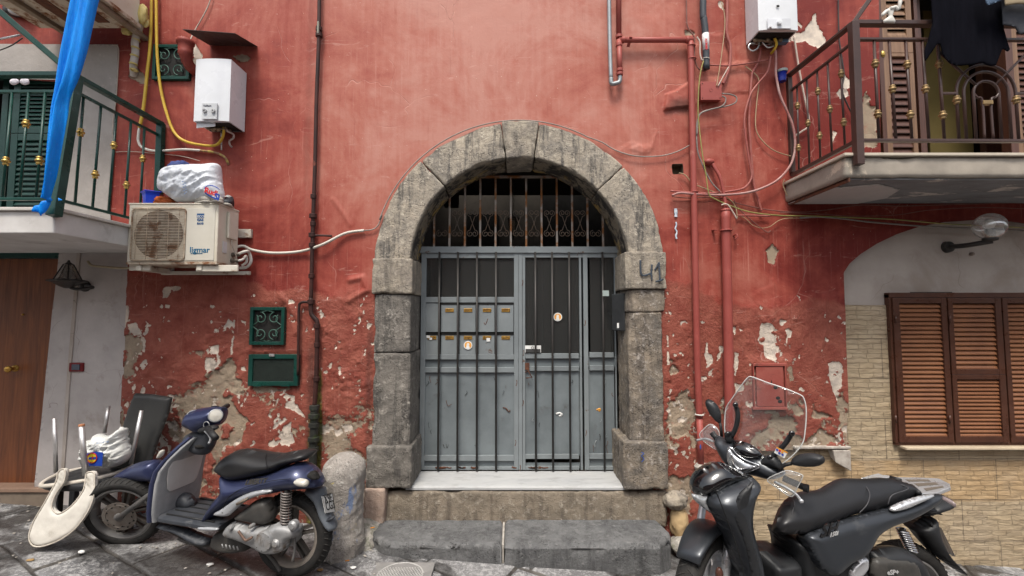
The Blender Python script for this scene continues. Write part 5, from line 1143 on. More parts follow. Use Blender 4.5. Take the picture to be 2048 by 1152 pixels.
def shoe(label, u, v, Y, L_, mat, ang, sole=shw):
    c = np.array(P(u, v, Y)); c[2] = az1; t = thing('shoe', label, 'shoe', c, 'shoes on the outdoor unit', rz=ang)
    secs = []
    for s, hw, hh, zc in [(-.48, .02, .015, .03), (-.42, .03, .035, .045), (-.25, .033, .05, .055), (-.05, .034, .042, .048), (.15, .037, .028, .036), (.35, .037, .022, .03), (.46, .025, .016, .026), (.5, .01, .008, .022)]: secs.append(((s*L_, 0, zc), (0, hw, 0), (0, 0, hh), 2.3))
    loft(secs, 16).build('upper', mat, t, True); loft([((s*L_, 0, .009), (0, hw, 0), (0, 0, .008), 4) for s, hw in [(-.5, .02), (-.45, .032), (0, .033), (.3, .04), (.45, .032), (.52, .015)]], 12).build('sole', sole, t, True)
    lc_ = MB()
    for k in range(4): lc_.tube([(.0+.02*k, -.022, .088-.007*k), (.01+.02*k, 0, .095-.008*k), (.0+.02*k, .022, .088-.007*k)], .003, 6)
    lc_.build('laces', S('lace', (.6, .6, .58), None, 4, .8), t, True); return t
shoe('black canvas sneaker at the right end of the outdoor unit', 456, 412, AY+.14, .17, shb, R(-70)); shoe('white sneaker lying under the corner of the shopping bag', 430, 408, AY+.03, .16, shw, R(-35)); shoe('pale sneaker in front beside the shopping bag', 408, 408, AY+.025, .14, shw, R(-20))
# ------------------------------------------------------------ upper outdoor unit
ut = thing('air_conditioner_unit', 'rusty underside of an outdoor air conditioner at the top left edge', 'air conditioner', (-3.45, -.3, CZ+2.42), 'outdoor units')
ac['group'] = 'outdoor units'
uz = CZ+2.40
MB().box((-3.95, -.62, uz+.03), (-3.12, -.13, uz+.5)).build('casing', cream, ut, bevel=.008); MB().box((-3.96, -.63, uz), (-3.11, -.12, uz+.03)).build('base_pan', creamr, ut, bevel=.004)
for x_ in (-3.78, -3.17): m = MB(); m.box((x_-.02, -.75, uz-.035), (x_+.025, .0, uz-.002)); m.build('bracket', S('bracket_rust', (.24, .19, .14), (.15, .1, .06), 9, .7, bump=.4, stain=(.45, .4, .32), ss=8, st=(.6, .7)), ut, bevel=.003)
for x_ in (-3.6, -3.35): MB().box((x_-.05, -.55, uz-.006), (x_+.05, -.2, uz)).build('vent_slot', rust, ut, bevel=.002)
tp = S('pipe_lagging', (.50, .46, .42), (.36, .32, .28), 20, .85, bump=.5)
tube('insulated_pipe', wl([(272, 28), (280, 45), (276, 62), (270, 85), (271, 105), (267, 130), (268, 152)], [-.14, -.1, -.07, -.05, -.045, -.04, .01]), .027, tp, ut, n=12)
ym = S('yellow_tape', (.52, .42, .16), (.38, .29, .09), 9, .6, bump=.4)
for (u, v) in [(277, 62), (272, 80), (271, 96), (269, 112), (267, 128), (268, 140)]: MB().torus(P(u, v, -.05), (.15, 0, 1), .024, .008, 16, 6).build('tape_band', ym, ut, True)
blob(P(283, 28, -.12), (.05, .03, .09), .3, 8, 8, 30, 20, crease=.3).build('tape_wrap', ym, ut, True); blob(P(292, 44, -.09), (.028, .022, .045), .3, 8, 9, 24, 16, crease=.3).build('tape_wrap', ym, ut, True); blob(P(255, 60, -.06), (.05, .03, .05), .35, 8, 10, 24, 16, crease=.3).build('tape_wrap', ym, ut, True)
# ------------------------------------------------------------ dark drain pipe
pm = S('drain_paint', (.022, .014, .013), (.06, .022, .018), 5, .5, bump=.3, bs=30, stain=(.16, .055, .04), ss=6, st=(.62, .7), spec=.2)
pm2 = S('drain_iron', (.016, .017, .015), (.035, .035, .03), 9, .5, bump=.5, bs=30, stain=(.03, .045, .012), ss=7, st=(.5, .62))
dp = thing('drainpipe', 'thin dark drainpipe with joints running down the red wall left of the arch', 'pipe', P(627, 955, 0))
tube('pipe', wl([(640, -150), (638, 60), (633, 200), (630, 330), (626.5, 430), (624, 520), (622, 600)], -.04), .016, pm, dp, n=12)
tube('pipe', wl([(622, 596), (622, 624), (627, 634), (634, 643), (634.5, 665), (633, 740), (629, 815)], -.04), .018, pm, dp, n=12)
tube('lower_pipe', wl([(629, 812), (628, 860), (626, 900), (626, 1000)], -.05), .032, pm2, dp, n=14)
for u, v, r in [(638, 58, .026), (638, 70, .028), (627, 393, .024), (626, 432, .03), (626, 448, .022), (624, 470, .027), (624, 490, .025), (623, 552, .024), (622, 604, .028), (634, 652, .026), (634, 690, .024), (633, 758, .024), (629, 815, .04), (628, 832, .044), (628, 850, .042), (627, 878, .044), (627, 898, .04)]:
    MB().lathe([(r*.7, -.02), (r, -.016), (r, .016), (r*.7, .02)], P(u, v, -.04 if v < 800 else -.05), (0, 0, 1), 14).build('joint', pm if v < 800 else pm2, dp, 'auto')
tube('side_branch', wl([(622, 604), (612, 604), (601, 606), (598, 616), (597, 660), (596, 750)], -.03), .011, pm, dp, n=8); tube('stub', wl([(626, 471), (645, 471), (664, 472)], [-.04, -.035, -.01]), .009, pm, dp)
MB().rect(634, 42, 637, 66, -.07, .02).build('clamp', S('clamp_metal', (.2, .2, .16), None, 9, .5), dp, bevel=.002)
# ------------------------------------------------------------ right balcony
brn = S('brown_rail_paint', (.062, .034, .028), (.042, .024, .02), 6, .35, bump=.05, stain=(.20, .17, .17), ss=12, st=(.70, .76))
gold2 = S('dull_gold_collar', (.30, .20, .09), (.2, .13, .06), 30, .45, metal=.5)
br = thing('balcony', 'brown railed balcony with a damaged cement slab above the brown shutters', 'balcony', (3.6, -.35, CZ+.95))
rzb, rzt = CZ+.952, CZ+1.119
cems = S('cement_slab', (.34, .30, .25), (.22, .195, .165), 3, .85, bump=.5, bs=16, stain=(.50, .42, .33), ss=3.2, st=(.58, .63))
under = S('slab_underside', (.20, .205, .21), (.13, .132, .136), 3, .8, bump=.5, bs=12, stain=(.45, .41, .37), ss=2.2, st=(.55, .60), stretch=(1, 2.4, 1))
N_ = 60; V = []; xs = np.linspace(2.315, 6.2, 220); ys = np.linspace(-.70, .02, 46); XX, YY = np.meshgrid(xs, ys); XX = XX.ravel(); YY = YY.ravel()
f_ = lambda p: np.stack([2.315+p[:, 0], -.70+p[:, 1], rzb+p[:, 2]], 1)
stone(f_, (3.9, .72, rzt-.022-rzb), .03, .012, .006, 8, 61, chip=.03).build('slab', cems, br, True)
MB().box((2.335, -.68, rzb-.012), (6.2, -.005, rzb-.001)).build('underside', under, br, bevel=.003)
pillow([(2.33, -.01), (2.36, -.5), (2.62, -.60), (2.9, -.45), (3.0, -.2), (2.9, -.02)], lambda x, y, h: np.stack([x, y, rzb-.016-h], 1), .006, .05, .02, .002).build('hanging_plaster', S('loose_plaster', (.42, .40, .385), (.36, .34, .33), 4, .8, bump=.2), br, True)
MB().box((2.335, -.695, rzb-.03), (2.345, -.01, rzb-.0)).build('rusty_edge', rust, br)
MB().box((2.295, -.722, rzt-.0215), (6.2, .01, rzt)).build('slab_edging', S('pale_marble_edge', (.50, .44, .36), (.4, .35, .28), 6, .6), br, bevel=.004)
def ppole(a, b, w_, name='post', h=None): return MB().bar(a, b, w_, h).build(name, brn, br, bevel=.003)
RY = -.70
ppole(P(1717.5, 330, -.735), P(1706.5, 45, -.735), .050); ppole(P(1585, 345, -.02), P(1578, 155, -.02), .035)
ppole(P(1706, 47, RY), P(1577, 152, -.01), .045, 'handrail', .022); ppole(P(1707, 84, RY), P(1581, 182, -.01), .02, 'rail'); ppole(P(1712, 283, RY), P(1584, 350, -.01), .028, 'rail')
ppole(P(1706, 47, RY), P(2400, 52, RY), .05, 'handrail', .03); ppole(P(1707, 79, RY), P(2400, 82, RY), .03, 'rail', .018); ppole(P(1712, 281, RY), P(2400, 284, RY), .032, 'rail', .02)
ppole(P(1707, 46, RY), P(1780, -60, RY-.08), .028, 'drying_arm')
for (u0, v0, u1, v1, cs) in [(1594, 172, 1598, 343, [212, 296]), (1613, 157, 1619, 331, [247]), (1634, 141, 1641, 320, [183, 272]), (1655, 124, 1664, 308, [219]), (1680, 105, 1690, 295, [148, 245])]:
    Zd = 2.325*910/(u0-1024); a = np.array(P(u0, v0, Zd-D)); b = np.array(P(u1, v1, Zd-D)); bb = MB().tube([a, b], .0075, 8).build('baluster', brn, br, True)
    for c in cs: t = (c-v0)/(v1-v0); collar(a+(b-a)*t, bb, .0135).data.materials[0] = gold2
for (u0, u1, cs) in [(1748, 1758, [128, 229]), (1778, 1792, [179]), (1811, 1824, [130, 230]), (1844, 1858, [179]), (1875, 1889, [129, 231]), (2072, 2090, [129, 231])]:
    a = np.array(P(u0, 80, RY)); b = np.array(P(u1, 282, RY)); bb = MB().tube([a, b], .0095, 8).build('baluster', brn, br, True)
    for c in cs: t = (c-80)/202; collar(a+(b-a)*t, bb, .0155).data.materials[0] = gold2
fc = np.array(P(1972, 187, RY)); sc_ = 3.1/910
for k, rpx in enumerate((61, 46, 26)):
    r = rpx*sc_; arcp = [fc+np.array((r*math.cos(R(180-a)), 0, r*math.sin(R(180-a))))for a in range(0, 181, 9)]; zbm = P(1972, 282, RY)[2]
    pts = [np.array((fc[0]-r, RY, zbm))]+arcp+[np.array((fc[0]+r, RY, zbm))]; fa_ = MB().tube([Vector(p) for p in pts], .0095, 8).build('fan_arch', brn, br, True)
    if k == 0:
        for s in (-1, 1): collar((fc[0]+s*r, RY, P(1972, 200, RY)[2]), fa_, .0155).data.materials[0] = gold2
for s in (-1, 1):
    MB().tube(cr([fc+np.array((s*26*sc_, 0, 0)), fc+np.array((s*19*sc_, 0, -.03)), fc+np.array((s*9*sc_, 0, -.06)), np.array((fc[0]+s*9*sc_, RY, zbm))], 4), .0085, 8).build('fan_stem', brn, br, True)
    ppole(fc+np.array((s*61*sc_, 0, .0)), fc+np.array((s*90*sc_, 0, .0)), .016, 'rail'); MB().tube([fc+np.array((s*20*sc_, 0, 18*sc_)), fc+np.array((s*95*sc_, 0, 92*sc_))], .0085, 8).build('fan_ray', brn, br, True)
MB().box((fc[0]-.035, RY-.014, fc[2]-.083), (fc[0]+.035, RY+.012, fc[2]-.053)).build('brass_plate', gold2, br, bevel=.004)
# room and doors behind
bd2 = thing('balcony_door', 'open brown and tan louvred doors of the right balcony room', 'door', P(1900, 300, .1))
wtan = wood_mat('tan_wood', (.22, .125, .07), (.14, .075, .04), .5); wdk = wood_mat('dark_wood_slats', (.09, .035, .02), (.06, .022, .013), .4)
zf = rzt; z1 = P(1900, -60, .06)[2]
def XU(u, v=200, Y=.06): return P(u, v, Y)[0]
MB().box((XU(1757), .03, zf), (XU(1766), .16, z1)).build('frame', wdk, bd2, bevel=.003); MB().box((XU(1766), .04, zf), (XU(1775), .1, z1)).build('frame', wtan, bd2, bevel=.003)
lf = louvre('shutter_leaf', XU(1775), XU(1832), zf+.02, P(1800, 106, .06)[2], .06, 17, wdk, bd2, fr=(.03, .04, .06, .03), frm=wtan); MB().box((XU(1775), .06, P(1800, 106, .06)[2]+.002), (XU(1832), .09, P(1800, 80, .06)[2])).build('rail', wtan, lf, bevel=.003)
louvre('shutter_leaf', XU(1775), XU(1832), P(1800, 79, .06)[2], z1, .06, 9, wtan, bd2, fr=(.03, .05, .03, .03))
MB().ell(P(1766, 108, .03), (.02, .014, .03)).build('handle', gold, bd2, True)
louvre('shutter_leaf', XU(2028), XU(2110), zf+.02, z1, .06, 34, wdk, bd2, fr=(.06, .04, .06, .03), frm=wtan); MB().box((XU(2012), .04, zf), (XU(2027), .12, z1)).build('frame', wdk, bd2, bevel=.003)
MB().box((XU(1846), .10, zf), (XU(1853), .16, z1)).build('frame', wdk, bd2, bevel=.003); MB().box((XU(1866), .2, zf), (XU(1880), .26, z1)).build('frame', wdk, bd2, bevel=.003)
olive = S('olive_wall', (.15, .11, .034), (.10, .075, .022), 2, .8)
rm2 = MB(); rm2.box((XU(1895, 200, .4), .6, zf), (XU(1985, 200, .4), .62, z1)); rm2.build('inner_wall', olive, bd2)
MB().box((XU(1985, 200, .4)+.02, .5, zf), (XU(2030, 200, .4), .56, z1)).build('frame', wdk, bd2, bevel=.003)
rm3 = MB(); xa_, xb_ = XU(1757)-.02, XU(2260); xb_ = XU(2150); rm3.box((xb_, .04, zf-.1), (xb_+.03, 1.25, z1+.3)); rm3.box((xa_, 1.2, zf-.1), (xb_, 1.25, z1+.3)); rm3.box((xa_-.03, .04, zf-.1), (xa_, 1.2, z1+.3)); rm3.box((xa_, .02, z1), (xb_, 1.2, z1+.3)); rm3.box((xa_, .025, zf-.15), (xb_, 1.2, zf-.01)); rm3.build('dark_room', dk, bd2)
# laundry
tsm = S('black_cotton', (.004, .004, .006), (.006, .006, .009), 8, .95, bump=.2, bs=12, bd=.01, stretch=(3, 1, .6), spec=.02)
def garment(name, pix, Y, mat, label, th=.012, amp=.010):
    poly = [P2(u, v, Y) for u, v in pix]
    def f(x, y, h):
        s = np.sin(x*60+2*np.sin(y*6))*.5*.3+np.sin(x*31-y*3)*.8
        return np.stack([x, Y-h+amp*s*.6, y], 1)
    o = pillow(poly, f, .004, .02, .010, .003).build(name, mat, None, True); tag(o, label, 'laundry', 'laundry hanging on the right balcony'); return o
garment('hanging_shirt', [(1862, -20), (2012, -20), (2008, 20), (2005, 57), (2020, 99), (2016, 103), (2003, 97), (1990, 131), (1982, 132), (1965, 124), (1945, 130), (1920, 131), (1900, 126), (1885, 112), (1877, 82), (1866, 100), (1852, 122), (1850, 100), (1858, 78), (1866, 45)], -.78, tsm, 'black t-shirt hanging over the brown balcony handrail')
garment('hanging_garment', [(2003, -20), (2080, -20), (2080, 60), (2040, 68), (2030, 55), (2006, 50)], -.84, S('grey_cotton', (.035, .037, .045), (.05, .052, .06), 9, .9, bump=.4), 'dark grey garment hanging right of the black t-shirt')
garment('hanging_denim', [(1968, -20), (2040, -20), (2010, -2), (1976, 11), (1970, 6)], -.87, S('denim', (.07, .11, .17), (.05, .08, .13), 20, .9), 'blue denim edge hanging at the very top above the black t-shirt')
garment('hanging_cloth', [(2008, -20), (2090, -20), (2090, 10), (2030, 8), (2012, 10)], -.90, S('tan_cloth', (.28, .22, .14), None, 9, .9), 'pale tan cloth edge at the very top right corner')
pw = S('white_plastic', (.62, .60, .55), (.5, .48, .44), 9, .5)
rk = thing('clothes_rack_end', 'white plastic clothes rack end clamped to the brown handrail', 'clothes rack', P(1780, 45, RY))
MB().tube(cr(wl([(1812, -150), (1800, 5), (1790, 14), (1780, 17)], RY-.05), 4), .012, 8).build('arm', pw, rk, True); pillow([P2(u, v, RY-.04) for u, v in [(1762, 28), (1770, 20), (1782, 14), (1795, 14), (1788, 22), (1785, 32), (1791, 42), (1789, 47), (1768, 46), (1766, 41), (1777, 33), (1775, 26), (1764, 34)]], lambda x, y, h: np.stack([x, RY-.04-h, y], 1), .012, .02, .006).build('clamp', pw, rk, True)
# ------------------------------------------------------------ brown shutters
sw = thing('shutter_window', 'wide brown louvred shutters with a pale sill in the grey recess', 'shutters', P(1900, 893, .02))
fb_ = S('brown_shutter_frame', (.075, .030, .018), (.055, .022, .014), 5, .35, bump=.05)
sb_ = S('brown_slats', (.235, .098, .042), (.15, .056, .025), 2.2, .42, bump=.03, coat=.1, spec=.4, rv=.05)
SY = .0
def SXU(u): return P(u, 740, SY)[0]
zt_ = P(1900, 588, SY)[2]; zb_ = P(1900, 889, SY)[2]
f = MB(); f.box((SXU(1787), SY+.012, zb_), (SXU(1791)+.004, SY+.07, zt_)); f.box((SXU(1787), SY+.004, zt_-.03), (SXU(2128), SY+.07, zt_+.012)); f.box((SXU(1787), SY+.012, zb_-.01), (SXU(2128), SY+.07, zb_+.012)); f.build('frame', fb_, sw, bevel=.003)
ZV = lambda v: P(1900, v, SY)[2]
louvre('shutter_leaf', SXU(1791)+.006, SXU(1901), zb_+.014, zt_-.032, SY, 30, fb_, sw, .045, (.055, .045, .05, .045), slat_mat=sb_)
for (ua, ub) in ((1904, 2011), (2014, 2122)):
    l = louvre('shutter_leaf', SXU(ua), SXU(ub), zb_+.014, ZV(749)-.001, SY, 15, fb_, sw, .045, (.04, .05, .05, .04), slat_mat=sb_) if ub < 2100 else louvre('shutter_leaf', SXU(ua), SXU(ub), zb_+.014, zt_-.032, SY, 30, fb_, sw, .045, (.04, .05, .05, .045), slat_mat=sb_)
    if ub < 2100: louvre('shutter_leaf', SXU(ua), SXU(ub), ZV(749), zt_-.032, SY, 14, fb_, sw, .045, (.04, .05, .045, .045), slat_mat=sb_)
for (u, v) in ((1790, 638), (1790, 838), (1898, 638), (1898, 838)): a = P(u, v, SY); MB().tube([(a[0], SY-.008, a[2]-.03), (a[0], SY-.008, a[2]+.03)], .008, 8).build('hinge', fb_, sw, True)
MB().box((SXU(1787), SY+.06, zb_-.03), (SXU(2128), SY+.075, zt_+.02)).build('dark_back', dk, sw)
zsl = ZV(892); MB().box((SXU(1796), -.045, zsl-.022), (SXU(2128), .05, zsl)).build('sill', S('pale_sill', (.52, .43, .31), (.42, .34, .24), 5, .5), sw, bevel=.006)
# globe lamp
gl = thing('globe_lamp', 'clear glass globe lamp on a black arm above the brown shutters', 'wall lamp', P(1950, 490, .06))
gc = np.array(P(1979, 453, -.24)); MB().ell(gc, (.105, .105, .105), 36, 24).build('globe', glass_mat('globe_glass', (.93, .92, .9), .04, .55), gl, True)
MB().lathe([(.001, .075), (.022, .07), (.034, .05), (.035, .03), (.022, .0), (.018, -.03)], gc+np.array((0, 0, -.02)), (0, 0, 1), 20).build('bulb', S('bulb_white', (.75, .73, .68), None, 4, .3), gl, True)
MB().lathe([(.045, -.085), (.05, -.10), (.045, -.112), (.02, -.118)], gc, (0, 0, 1), 22).build('collar', blk, gl, 'auto'); MB().lathe([(.032, -.02), (.032, -.09)], gc, (0, 0, 1), 18).build('socket', blk, gl, 'auto')
tube('arm', [gc+np.array((.02, 0, -.115)), gc+np.array((-.03, .06, -.125)), gc+np.array((-.06, .15, -.13)), gc+np.array((-.06, .28, -.12))], .02, blk, gl, n=10)
MB().lathe([(.05, 0), (.045, -.03), (.02, -.04)], gc+np.array((-.06, .30, -.12)), (0, 1, 0), 20).build('wall_plate', blk, gl, 'auto')
MB().ell(P(1944, 508, .05), (.018, .02, .015)).build('wall_plug', S('wall_plug', (.25, .2, .17), None, 8, .8), gl, True)
# ------------------------------------------------------------ pipes and boxes on the right
rp = S('red_pipe_paint', (.30, .068, .055), (.24, .05, .04), 4, .5, bump=.15, bs=30, stain=(.38, .16, .12), ss=6, st=(.62, .75))
gpm = S('galvanised', (.30, .32, .33), (.22, .24, .25), 9, .45, metal=.5, stain=(.2, .12, .08), ss=9, st=(.68, .75))
gp = thing('gas_pipe', 'grey metal pipe hooking into a red pipe above the right side of the arch', 'pipe', P(1225, 170, 0))
tube('pipe', wl([(1216, -150), (1219, 60), (1222, 160)], -.06), .0165, gpm, gp, n=12); tube('elbow', wl([(1222, 156), (1223, 167), (1231, 167), (1239, 163), (1240, 150)], -.06), .018, gpm, gp, n=12)
tube('riser', wl([(1240, 152), (1238, 80)], -.06), .022, rp, gp, n=14, k=1); tube('recessed_pipe', wl([(1238, 80), (1236, -150)], -.035), .022, rp, gp, n=14, k=1); tube('cross_pipe', wl([(1238, 80), (1386, 80)], -.06), .0225, rp, gp, n=14, k=1)
for u, v, ax_, r in [(1238, 73, (0, 0, 1), .028), (1238, 90, (0, 0, 1), .027), (1239.5, 148, (0, 0, 1), .028), (1239.5, 140, (0, 0, 1), .026), (1246, 80, (1, 0, 0), .027), (1374, 80, (1, 0, 0), .028)]: MB().lathe([(r*.8, -.014), (r, -.01), (r, .01), (r*.8, .014)], P(u, v, -.06), ax_, 16).build('fitting', rp, gp, 'auto')
MB().bar(P(1262, 73, -.09), P(1256, 94, -.03), .025, .012).build('bracket', rp, gp, bevel=.003)
dn = thing('red_square_pipe', 'long red painted pipe running down the wall just right of the arch', 'pipe', P(1400, 933, 0))
xa_, zt1 = P2(1383, 80, -.06); xb_, zb1 = P2(1401, 934, -.06)
tube('pipe', wl([(1381, 84), (1383, 180), (1388, 400), (1394, 700), (1399, 835)], -.055), .026, rp, dn, n=12); tube('pipe', wl([(1399, 833), (1402, 935)], -.05), .025, rp, dn, n=12, k=1)
for u, v, r in [(1383, 92, .032), (1384, 118, .034), (1399, 829, .034), (1388.5, 384, .029)]: MB().torus(P(u, v, -.055), (0, 0, 1), r-.003, .006, 20, 6).build('band', rp if v != 829 else whc, dn, True)
MB().lathe([(.055, 0), (.06, .02), (.045, .04), (.03, .042)], P(1404, 938, -.05), (0, 0, 1), 18).build('foot_collar', S('mortar', (.5, .47, .42)), dn, 'auto')
MB().ell(P(1401, 894, -.08), (.006, .003, .02)).build('blue_mark', blueg, dn, True)
vp = thing('vent_pipe', 'thick red painted pipe with a thin curved tube entering its top', 'pipe', P(1457, 800, 0))
tube('pipe', wl([(1451, 418), (1455, 600), (1460, 900)], -.06), .037, rp, vp, n=16); MB().torus(P(1452, 461, -.06), (0, 0, 1), .042, .008, 24, 6).build('clamp', rp, vp, True); MB().torus(P(1451, 421, -.06), (0, 0, 1), .036, .006, 24, 6).build('rim', rp, vp, True)
MB().bar(P(1433, 460, -.06), P(1425, 460, -.0), .02, .01).build('bracket', rp, vp, bevel=.002)
tube('thin_tube', wl([(1425, 328), (1432, 340), (1440, 355), (1446, 380), (1450, 405), (1452, 425)], [-.04, -.05, -.06, -.06, -.06, -.06]), .0135, rp, vp, n=10); MB().ell(P(1418, 324, -.03), (.045, .035, .028)).build('wall_elbow', rp, vp, True)
o = tube('wall_hook', wl([(1466, 472), (1473, 469), (1475, 474), (1470, 479)], [-.0, -.04, -.05, -.04]), .006, rp, label='small red hook sticking out of the wall beside the thick red pipe', cat='hook')
hs = thing('black_hose', 'thick black hose with a white lettered band hanging beside the junction box', 'hose', P(1413, 140, -.07))
tube('hose', wl([(1408, -150), (1406, 15), (1408, 40), (1411, 70), (1413, 138)], -.075), .027, S('black_rubber', (.03, .035, .042), (.05, .055, .065), 8, .45, bump=.1), hs, n=14)
MB().tube([P(1411, 68, -.075), P(1412.2, 101, -.075)], .0278, 16).build('band', S('print_pale2', (.62, .6, .6), None, 9, .5), hs, True)
text_geo('OKNLTX', .024, P(1415, 99, -.1035), (0, 0, 1), (-1, 0, 0), bold=.0008).build('lettering', rd, hs)
MB().torus(P(1412, 119, -.075), (.2, 0, 1), .030, .003, 20, 6).build('tie', whc, hs, True)
jb = thing('junction_box', 'square red painted junction box with cables entering its corners', 'junction box', P(1422, 200, 0))
MB().rect(1402, 164, 1443, 199, -.065, .06).build('box', rp, jb, bevel=.005); MB().rect(1401, 163, 1444, 200, -.07, .008).build('lid', rp, jb, bevel=.003)
MB().torus(P(1422, 180, -.071), (0, 1, 0), .013, .0015, 20, 5).build('embossed_mark', rp, jb, True)
for u, v in ((1405, 167), (1440, 167), (1405, 196), (1440, 196)): MB().lathe([(.005, 0), (.004, .003)], P(u, v, -.07), (0, -1, 0), 8).build('screw', S('screw_dark', (.1, .03, .02), None, 9, .6), jb)
ht = thing('wall_hatch', 'small red painted metal hatch in the peeling wall behind the windshield', 'hatch', P(1541, 820, 0)); hmt = S('hatch_paint', (.24, .045, .035), (.30, .09, .07), 7, .55, bump=.5, bs=25, stain=(.12, .04, .03), ss=8, st=(.58, .66))
MB().rect(1512, 733, 1569, 813, -.036, .03).build('door', hmt, ht, bevel=.003)
f = MB(); f.rect(1506, 727, 1575, 732.5, -.042, .05); f.rect(1506, 814, 1575, 820, -.042, .05); f.rect(1506, 732.5, 1511, 814, -.042, .05); f.rect(1570, 732.5, 1575, 814, -.042, .05); f.build('frame', hmt, ht, bevel=.003); MB().ell(P(1543, 765, -.036), (.004, .004, .02)).build('keyhole', dk, ht, True)
for u, v in ((1556, 796), (1560, 803), (1551, 775)): MB().ell(P(u, v, -.037), (.018, .002, .014)).build('black_spot', dk, ht, True)
hb = MB(); a = P(1343, 328, .0); b = P(1367, 349, .0); hb.box((a[0]-.02, .09, b[2]-.02), (b[0]+.02, .12, a[2]+.02)); hb.box((a[0]-.02, .0, b[2]-.012), (b[0]+.02, .09, b[2])); hb.box((a[0]-.012, .0, b[2]), (a[0], .09, a[2])); hb.box((b[0], .0, b[2]), (b[0]+.012, .09, a[2])); hb.box((a[0]-.02, .0, a[2]), (b[0]+.02, .09, a[2]+.012))
tag(hb.build('wall_cavity', S('cavity', (.16, .12, .08), (.08, .06, .045), 20, .9, bump=.5), smooth=False), 'small square open cavity in the wall right of the arch', 'wall cavity')
sd_ = S('wall_paint_white', (.6, .6, .6), (.3, .45, .6), 30, .7)
o = brush([(1351, 417), (1352, 425), (1352, 434)], .012, -.02, sd_, 'paint_dab', None, .004); tag(o, 'white and pale blue paint dab on the wall right of the arch', 'paint mark')
o = brush([(1352, 444), (1353, 450), (1351, 457), (1354, 464), (1352, 472), (1354, 478)], .006, -.02, sd_, 'paint_dab', None, .004); tag(o, 'broken line of small white paint dabs below the pale blue dab', 'paint mark')
bf = thing('water_filter', 'small blue water filter cup hanging beside the right balcony', 'water filter', P(1565, 165, -.05))
MB().lathe([(.03, 0), (.033, .02), (.036, .07), (.04, .075)], P(1564, 163, -.06), (0, 0, 1), 18).build('cup', S('filter_blue', (.01, .02, .2), None, 4, .3), bf, 'auto'); MB().lathe([(.042, 0), (.044, .02), (.02, .03)], P(1564, 145, -.06), (0, 0, 1), 18).build('cap', S('filter_cap', (.2, .22, .22), None, 4, .5), bf, 'auto')
# ------------------------------------------------------------ cables
redc = S('red_painted_cable', (.26, .06, .05), (.30, .11, .09), 14, .5); brc = S('brown_cable', (.14, .05, .04), (.2, .09, .07), 14, .6); grc = S('grey_cable', (.22, .20, .18), (.15, .13, .12), 12, .6)
ygc = S('yellow_green_cable', (.30, .25, .08), (.13, .17, .05), 4, .5); wc_ = S('white_cable', (.50, .44, .38), (.42, .30, .25), 8, .5); bgc = S('beige_cable', (.38, .27, .16), None, 9, .6)
def cab_(lab, pts, r, m, Y=-.04): tube('cable', wl(pts, Y), r, m, label=lab, cat='cable', group='cables on the right part of the facade')
cab_('red cable bridging from the black hose to the right water heater', [(1420, 130), (1442, 131), (1462, 131), (1500, 126), (1540, 119)], .007, redc)
cab_('thick red conduit dropping from the top into the junction box', [(1454, -150), (1454, 20), (1453, 60), (1456, 78), (1461, 95), (1459, 130), (1452, 155), (1446, 168)], .013, redc, -.035)
cab_('thin beige cable hanging from peeled plaster into the junction box', [(1443, 4), (1449, 30), (1449, 60), (1443, 110), (1437, 150), (1433, 172)], .004, bgc, -.075)
cab_('short pale cable stub above the junction box', [(1457, 134), (1448, 150), (1436, 172)], .0045, wc_, -.078)
cab_('dark wire down the cracked plaster to the end of the black hose', [(1371, -150), (1373, 20), (1376, 55), (1388, 73), (1389, 90), (1390, 120), (1398, 138), (1411, 142)], .006, brc, -.05)
cab_('short white wire looping beside the red pipe tee', [(1394, 74), (1400, 85), (1400, 105), (1404, 120), (1412, 116)], .006, wc_, -.08)
cab_('red cable twisting down from the right water heater', [(1522, 88), (1521, 100), (1517, 122), (1506, 143), (1503, 155), (1500, 200), (1498, 240), (1500, 280), (1503, 320), (1508, 370), (1518, 405), (1523, 422)], .010, redc, -.03)
cab_('red cable curling left and down to the horizontal pair', [(1541, 112), (1539, 128), (1534, 145), (1518, 165), (1503, 185), (1494, 210), (1489, 235), (1490, 262), (1495, 300), (1502, 340), (1503, 355), (1495, 370), (1480, 379), (1440, 385), (1400, 386), (1341, 382)], .0085, redc, -.055)
cab_('long white and red cable looping out beside the balcony', [(1551, 100), (1552, 125), (1552, 150), (1560, 190), (1573, 220), (1585, 250), (1590, 280), (1588, 310), (1578, 335), (1555, 360), (1525, 376), (1490, 386), (1440, 390), (1390, 388), (1360, 386), (1344, 391)], .0095, S('pink_white_cable', (.40, .27, .25), (.26, .065, .055), 5, .45), -.07)
cab_('thin tan wire swinging from the heater cables to the balcony', [(1490, 132), (1503, 142), (1514, 152), (1518, 165), (1514, 200), (1511, 240), (1514, 265), (1530, 287), (1552, 303), (1584, 313)], .0045, bgc, -.03)
cab_('yellow and green earth wire running down then along the wall under the balcony', [(1407, 122), (1402, 140), (1398, 170), (1396, 220), (1399, 260), (1405, 310), (1412, 350), (1418, 388), (1430, 398), (1460, 411), (1500, 424), (1560, 431), (1620, 432), (1700, 435), (1790, 439), (1880, 447), (1960, 451), (2060, 456)], .005, ygc, -.085)
cab_('grey cable leaving the junction box to the left and down', [(1444, 187), (1462, 189), (1473, 195), (1470, 206), (1450, 213), (1420, 219), (1402, 226), (1395, 240), (1393, 262), (1395, 300), (1402, 322), (1412, 345), (1424, 366), (1440, 383)], .0055, grc, -.07)
cab_('second grey cable looping tightly below the junction box', [(1444, 192), (1451, 196), (1450, 206), (1440, 214), (1415, 221), (1398, 232), (1394, 270)], .0055, grc, -.078)
